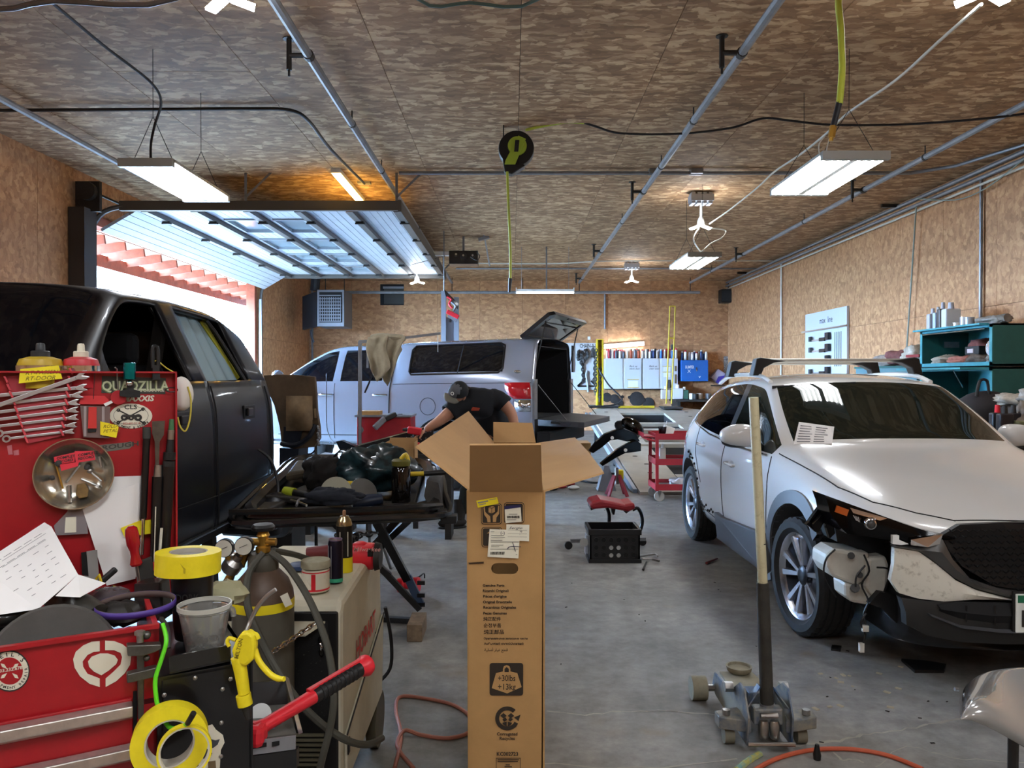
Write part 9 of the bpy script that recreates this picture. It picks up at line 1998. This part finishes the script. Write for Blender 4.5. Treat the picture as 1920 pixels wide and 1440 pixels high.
O('drawer_wall',MB().prism([P(534,1268,2.05),P(541,1272,2.04),P(567,1374,1.66),P(560,1377,1.65)],(0,.003,0)),M_steel,dw);O('drawer_floor',MB().prism([P(472,1385,1.62),P(556,1376,1.66),P(540,1320,2.0),P(472,1325,2.0)],(0,0,-.004)),mat('drawer_grey','55534c',.6),dw)
O('drawer_back',MB().prism([P(472,1280,2.02),P(535,1275,2.05),P(540,1320,2.03),P(472,1325,2.0)],(0,.004,0)),M_blackm,dw);O('drawer_front',MB().prism([P(471,1418,1.6),P(556,1406,1.64),P(556,1440,1.64),P(471,1450,1.6)],(0,.02,0)),M_blackm,dw)
O('drawer_disc',MB().lathe([(0,0),(.026,0),(.026,.003),(0,.004)],P(488,1340,1.85),(.1,-.8,.6),24),M_white,None,'pale round disc lying in the open drawer','disc',smooth=1)
O('lilac_cap',MB().cyl(P(505,1378,1.72),P(505,1365,1.72),.012,n=16),mat('cap_lilac','8d7fae',.5),None,'small lilac cap lying in the open drawer','plug',smooth=1)  # a loose lilac cap in the drawer
# red and black bar
hb_=T('breaker_bar','long red and black handled bar slanting out of the open drawer','hammer',P(590,1310,1.75));p0,p1=P(476,1372,1.62),P(690,1245,1.9);dh=(p1-p0)
O('red_shaft',MB().tube([p0,p0+dh*.10,p0+dh*.5],[.020,.0145,.0165],14),M_redp,hb_,smooth=1);O('black_grip',MB().tube([p0+dh*.48,p0+dh*.55,p0+dh*.92],[.017,.0185,.0185],14),M_blackp,hb_,smooth=1);O('red_spine',MB().beam(p0+dh*.45+Vector((-.004,-.0,.017)),p0+dh*.95+Vector((-.004,0,.018)),.014,.008),M_redp,hb_,bevel=.002);O('red_end',MB().tube([p0+dh*.91,p0+dh*.97,p0+dh*1.0],[.019,.027,.024],14),M_redp,hb_,smooth=1)
O('red_head',MB().box(p0+Vector((-.0,.0,-.005)),(.05,.05,.045)),M_redp,hb_,bevel=.012)
for k in range(9):q_=p0+dh*(.53+.04*k);O('grip_ring',MB().tube([q_,q_+dh*.012],.0195,14),M_rubber,hb_,smooth=1)
# air gun
ag=T('air_blow_gun','yellow blow gun with a long grey nozzle hooked over the black cabinet','air gun',P(470,1310,1.5));Za=1.49
O('body',MB().prism([P(px,py,Za)for px,py in((452,1186),(464,1184),(476,1192),(478,1212),(476,1236),(466,1246),(458,1252),(447,1248),(438,1240),(433,1222),(440,1204))],(0,.024,0)),M_yt,ag,bevel=.006)
O('grip',MB().tube([P(446,1232,Za+.012),P(452,1262,Za+.012),P(458,1300,Za+.012)],[.014,.0125,.0115],14),M_yt,ag,smooth=1);O('grip_collar',MB().cyl(P(456,1302,Za+.012),P(460,1322,Za+.012),.0145,n=12),M_yt,ag,smooth=1)
O('trigger',MB().tube([P(478,1218,Za+.012),P(486,1240,Za+.01),P(504,1262,Za+.008),P(520,1272,Za+.005),P(533,1273,Za+.0)],[.006,.006,.006,.006,.005],10,sub=4),M_yt,ag,smooth=1);O('hook',MB().tube([P(442,1200,Za+.012),P(430,1196,Za+.012),P(426,1204,Za+.012),P(430,1212,Za+.012)],.0038,8,sub=3),M_yt,ag,smooth=1);O('finger_guard',MB().tube([P(468,1188,Za+.012),P(480,1190,Za+.012),P(484,1198,Za+.012)],.005,8,sub=3),M_yt,ag,smooth=1)
O('air_tube',MB().tube([P(462,1184,Za+.012),P(470,1164,Za+.02),P(482,1140,Za+.02),P(500,1118,Za+.02),P(517,1105,Za+.02)],.0042,8,sub=4),M_steel,ag,smooth=1);O('air_inlet',MB().cyl(P(460,1322,Za+.012),P(466,1348,Za+.012),.010,.006,n=10),M_dsteel,ag,smooth=1)
mb=MB();put_text(mb,'MILTON',P(446,1236,Za-.001),Vector((.25,0,.97)),Vector((-.97,0,.25)),.011,bold=.02);O('moulded_lettering',mb,mat('yel_dark','7a6a14',.6),ag,recalc=False)
# clamp on the chest front
cl_=T('bar_clamp','grey steel clamp fastened over the right top edge of the chest front','clamp',FP.at(268,1340,.03));M_cl=mat('clamp_steel','62605a',.4,.8,var=.2,vscale=40)
for nm,pts,off,th in(('upper_jaw',[(237,1204),(300,1202),(301,1210),(290,1216),(266,1224),(238,1224)],.012,.022),('lower_jaw',[(237,1258),(292,1245),(298,1252),(294,1262),(262,1270),(237,1275)],.012,.020),('bar',[(256,1224),(270,1222),(269,1345),(258,1345)],.008,.010)):
 O(nm,MB().prism([FP.at(*q_,off)for q_ in pts],FP.n*th),M_cl,cl_,bevel=.002)
O('screw',MB().cyl(FP.at(262,1184,.025),FP.at(263,1204,.025),.0065,n=12).cyl(FP.at(262,1183,.025),FP.at(262,1190,.025),.0095,n=6),M_steel,cl_,smooth=1);O('pin',MB().ell(FP.at(275,1191,.02),(.008,.008,.008),10,8),M_cl,cl_,smooth=1);O('pin',MB().ell(FP.at(275,1234,.02),(.006,.006,.006),10,8),M_cl,cl_,smooth=1)
# green hook with hanging tape rolls
gh=T('green_hook','bright green coated hook holding the hanging tape rolls','hook',P(300,1250,1.47));M_gh=mat('hook_green','5fd01f',.4)
O('stem',MB().tube([P(305,1170,1.50),P(312,1200,1.48),P(304,1232,1.47),P(292,1270,1.46),P(292,1300,1.455),P(298,1330,1.45),P(316,1362,1.43),P(336,1366,1.40),P(352,1356,1.37)],.0042,10,sub=5),M_gh,gh,smooth=1);O('black_tip',MB().tube([P(352,1356,1.37),P(358,1346,1.36),P(363,1337,1.355)],.0052,10,sub=3),M_blackp,gh,smooth=1)
O('dark_stem',MB().tube([P(302,1160,1.52),P(314,1180,1.50),P(316,1215,1.48)],.005,8,sub=4),M_dsteel,gh,smooth=1)
ta=Vector((.40,-1,.12));taperoll(P(319,1388,1.43),ta,.0665,.040,.044,'large roll of yellow tape hanging on the green hook','yellow masking tape rolls');taperoll(P(346,1408,1.375),ta,.046,.0395,.016,'narrow nearly used roll of yellow tape hanging in front on the hook','yellow masking tape rolls',inner='c9c2ae')
# part meshes made of several loose pieces become one object per piece
SPLIT='hinge rear_frame hanging_wire flue hanger_rod bolt sprocket bracket operator_arm led_blade hanger_strap band grey_leg bottle_port plug_connector side_slot intake_rib stand_frame housing hanger under_frame panel_stand soffit_board panel_support shell face_frame seat torsion_shaft light_fins mount_wire regulator_stem shank screw lower_box bumper_bracket mirror_base'.split()
for o in list(bpy.data.objects):
 if o.type!='MESH' or o.get('kind')or o.get('category')or o.name.split('.')[0]not in SPLIT or o.data.users>1:continue
 me=o.data;mb=MB();mb.v=[v.co.copy()for v in me.vertices];mb.f=[tuple(p.vertices)for p in me.polygons];mb.m=[0]*len(mb.f)
 isl=islands(mb)
 if not 1<len(isl)<=40:continue
 sm=me.polygons[0].use_smooth;mats_=list(me.materials)
 for k,q in enumerate(isl):
  m2=q.mesh(o.name);[m2.materials.append(x)for x in mats_]
  if sm:
   for p in m2.polygons:p.use_smooth=True
   m2.set_sharp_from_angle(angle=R(38))
  if k==0:o.data=m2
  else:
   c=o.copy();c.data=m2;COL.objects.link(c)
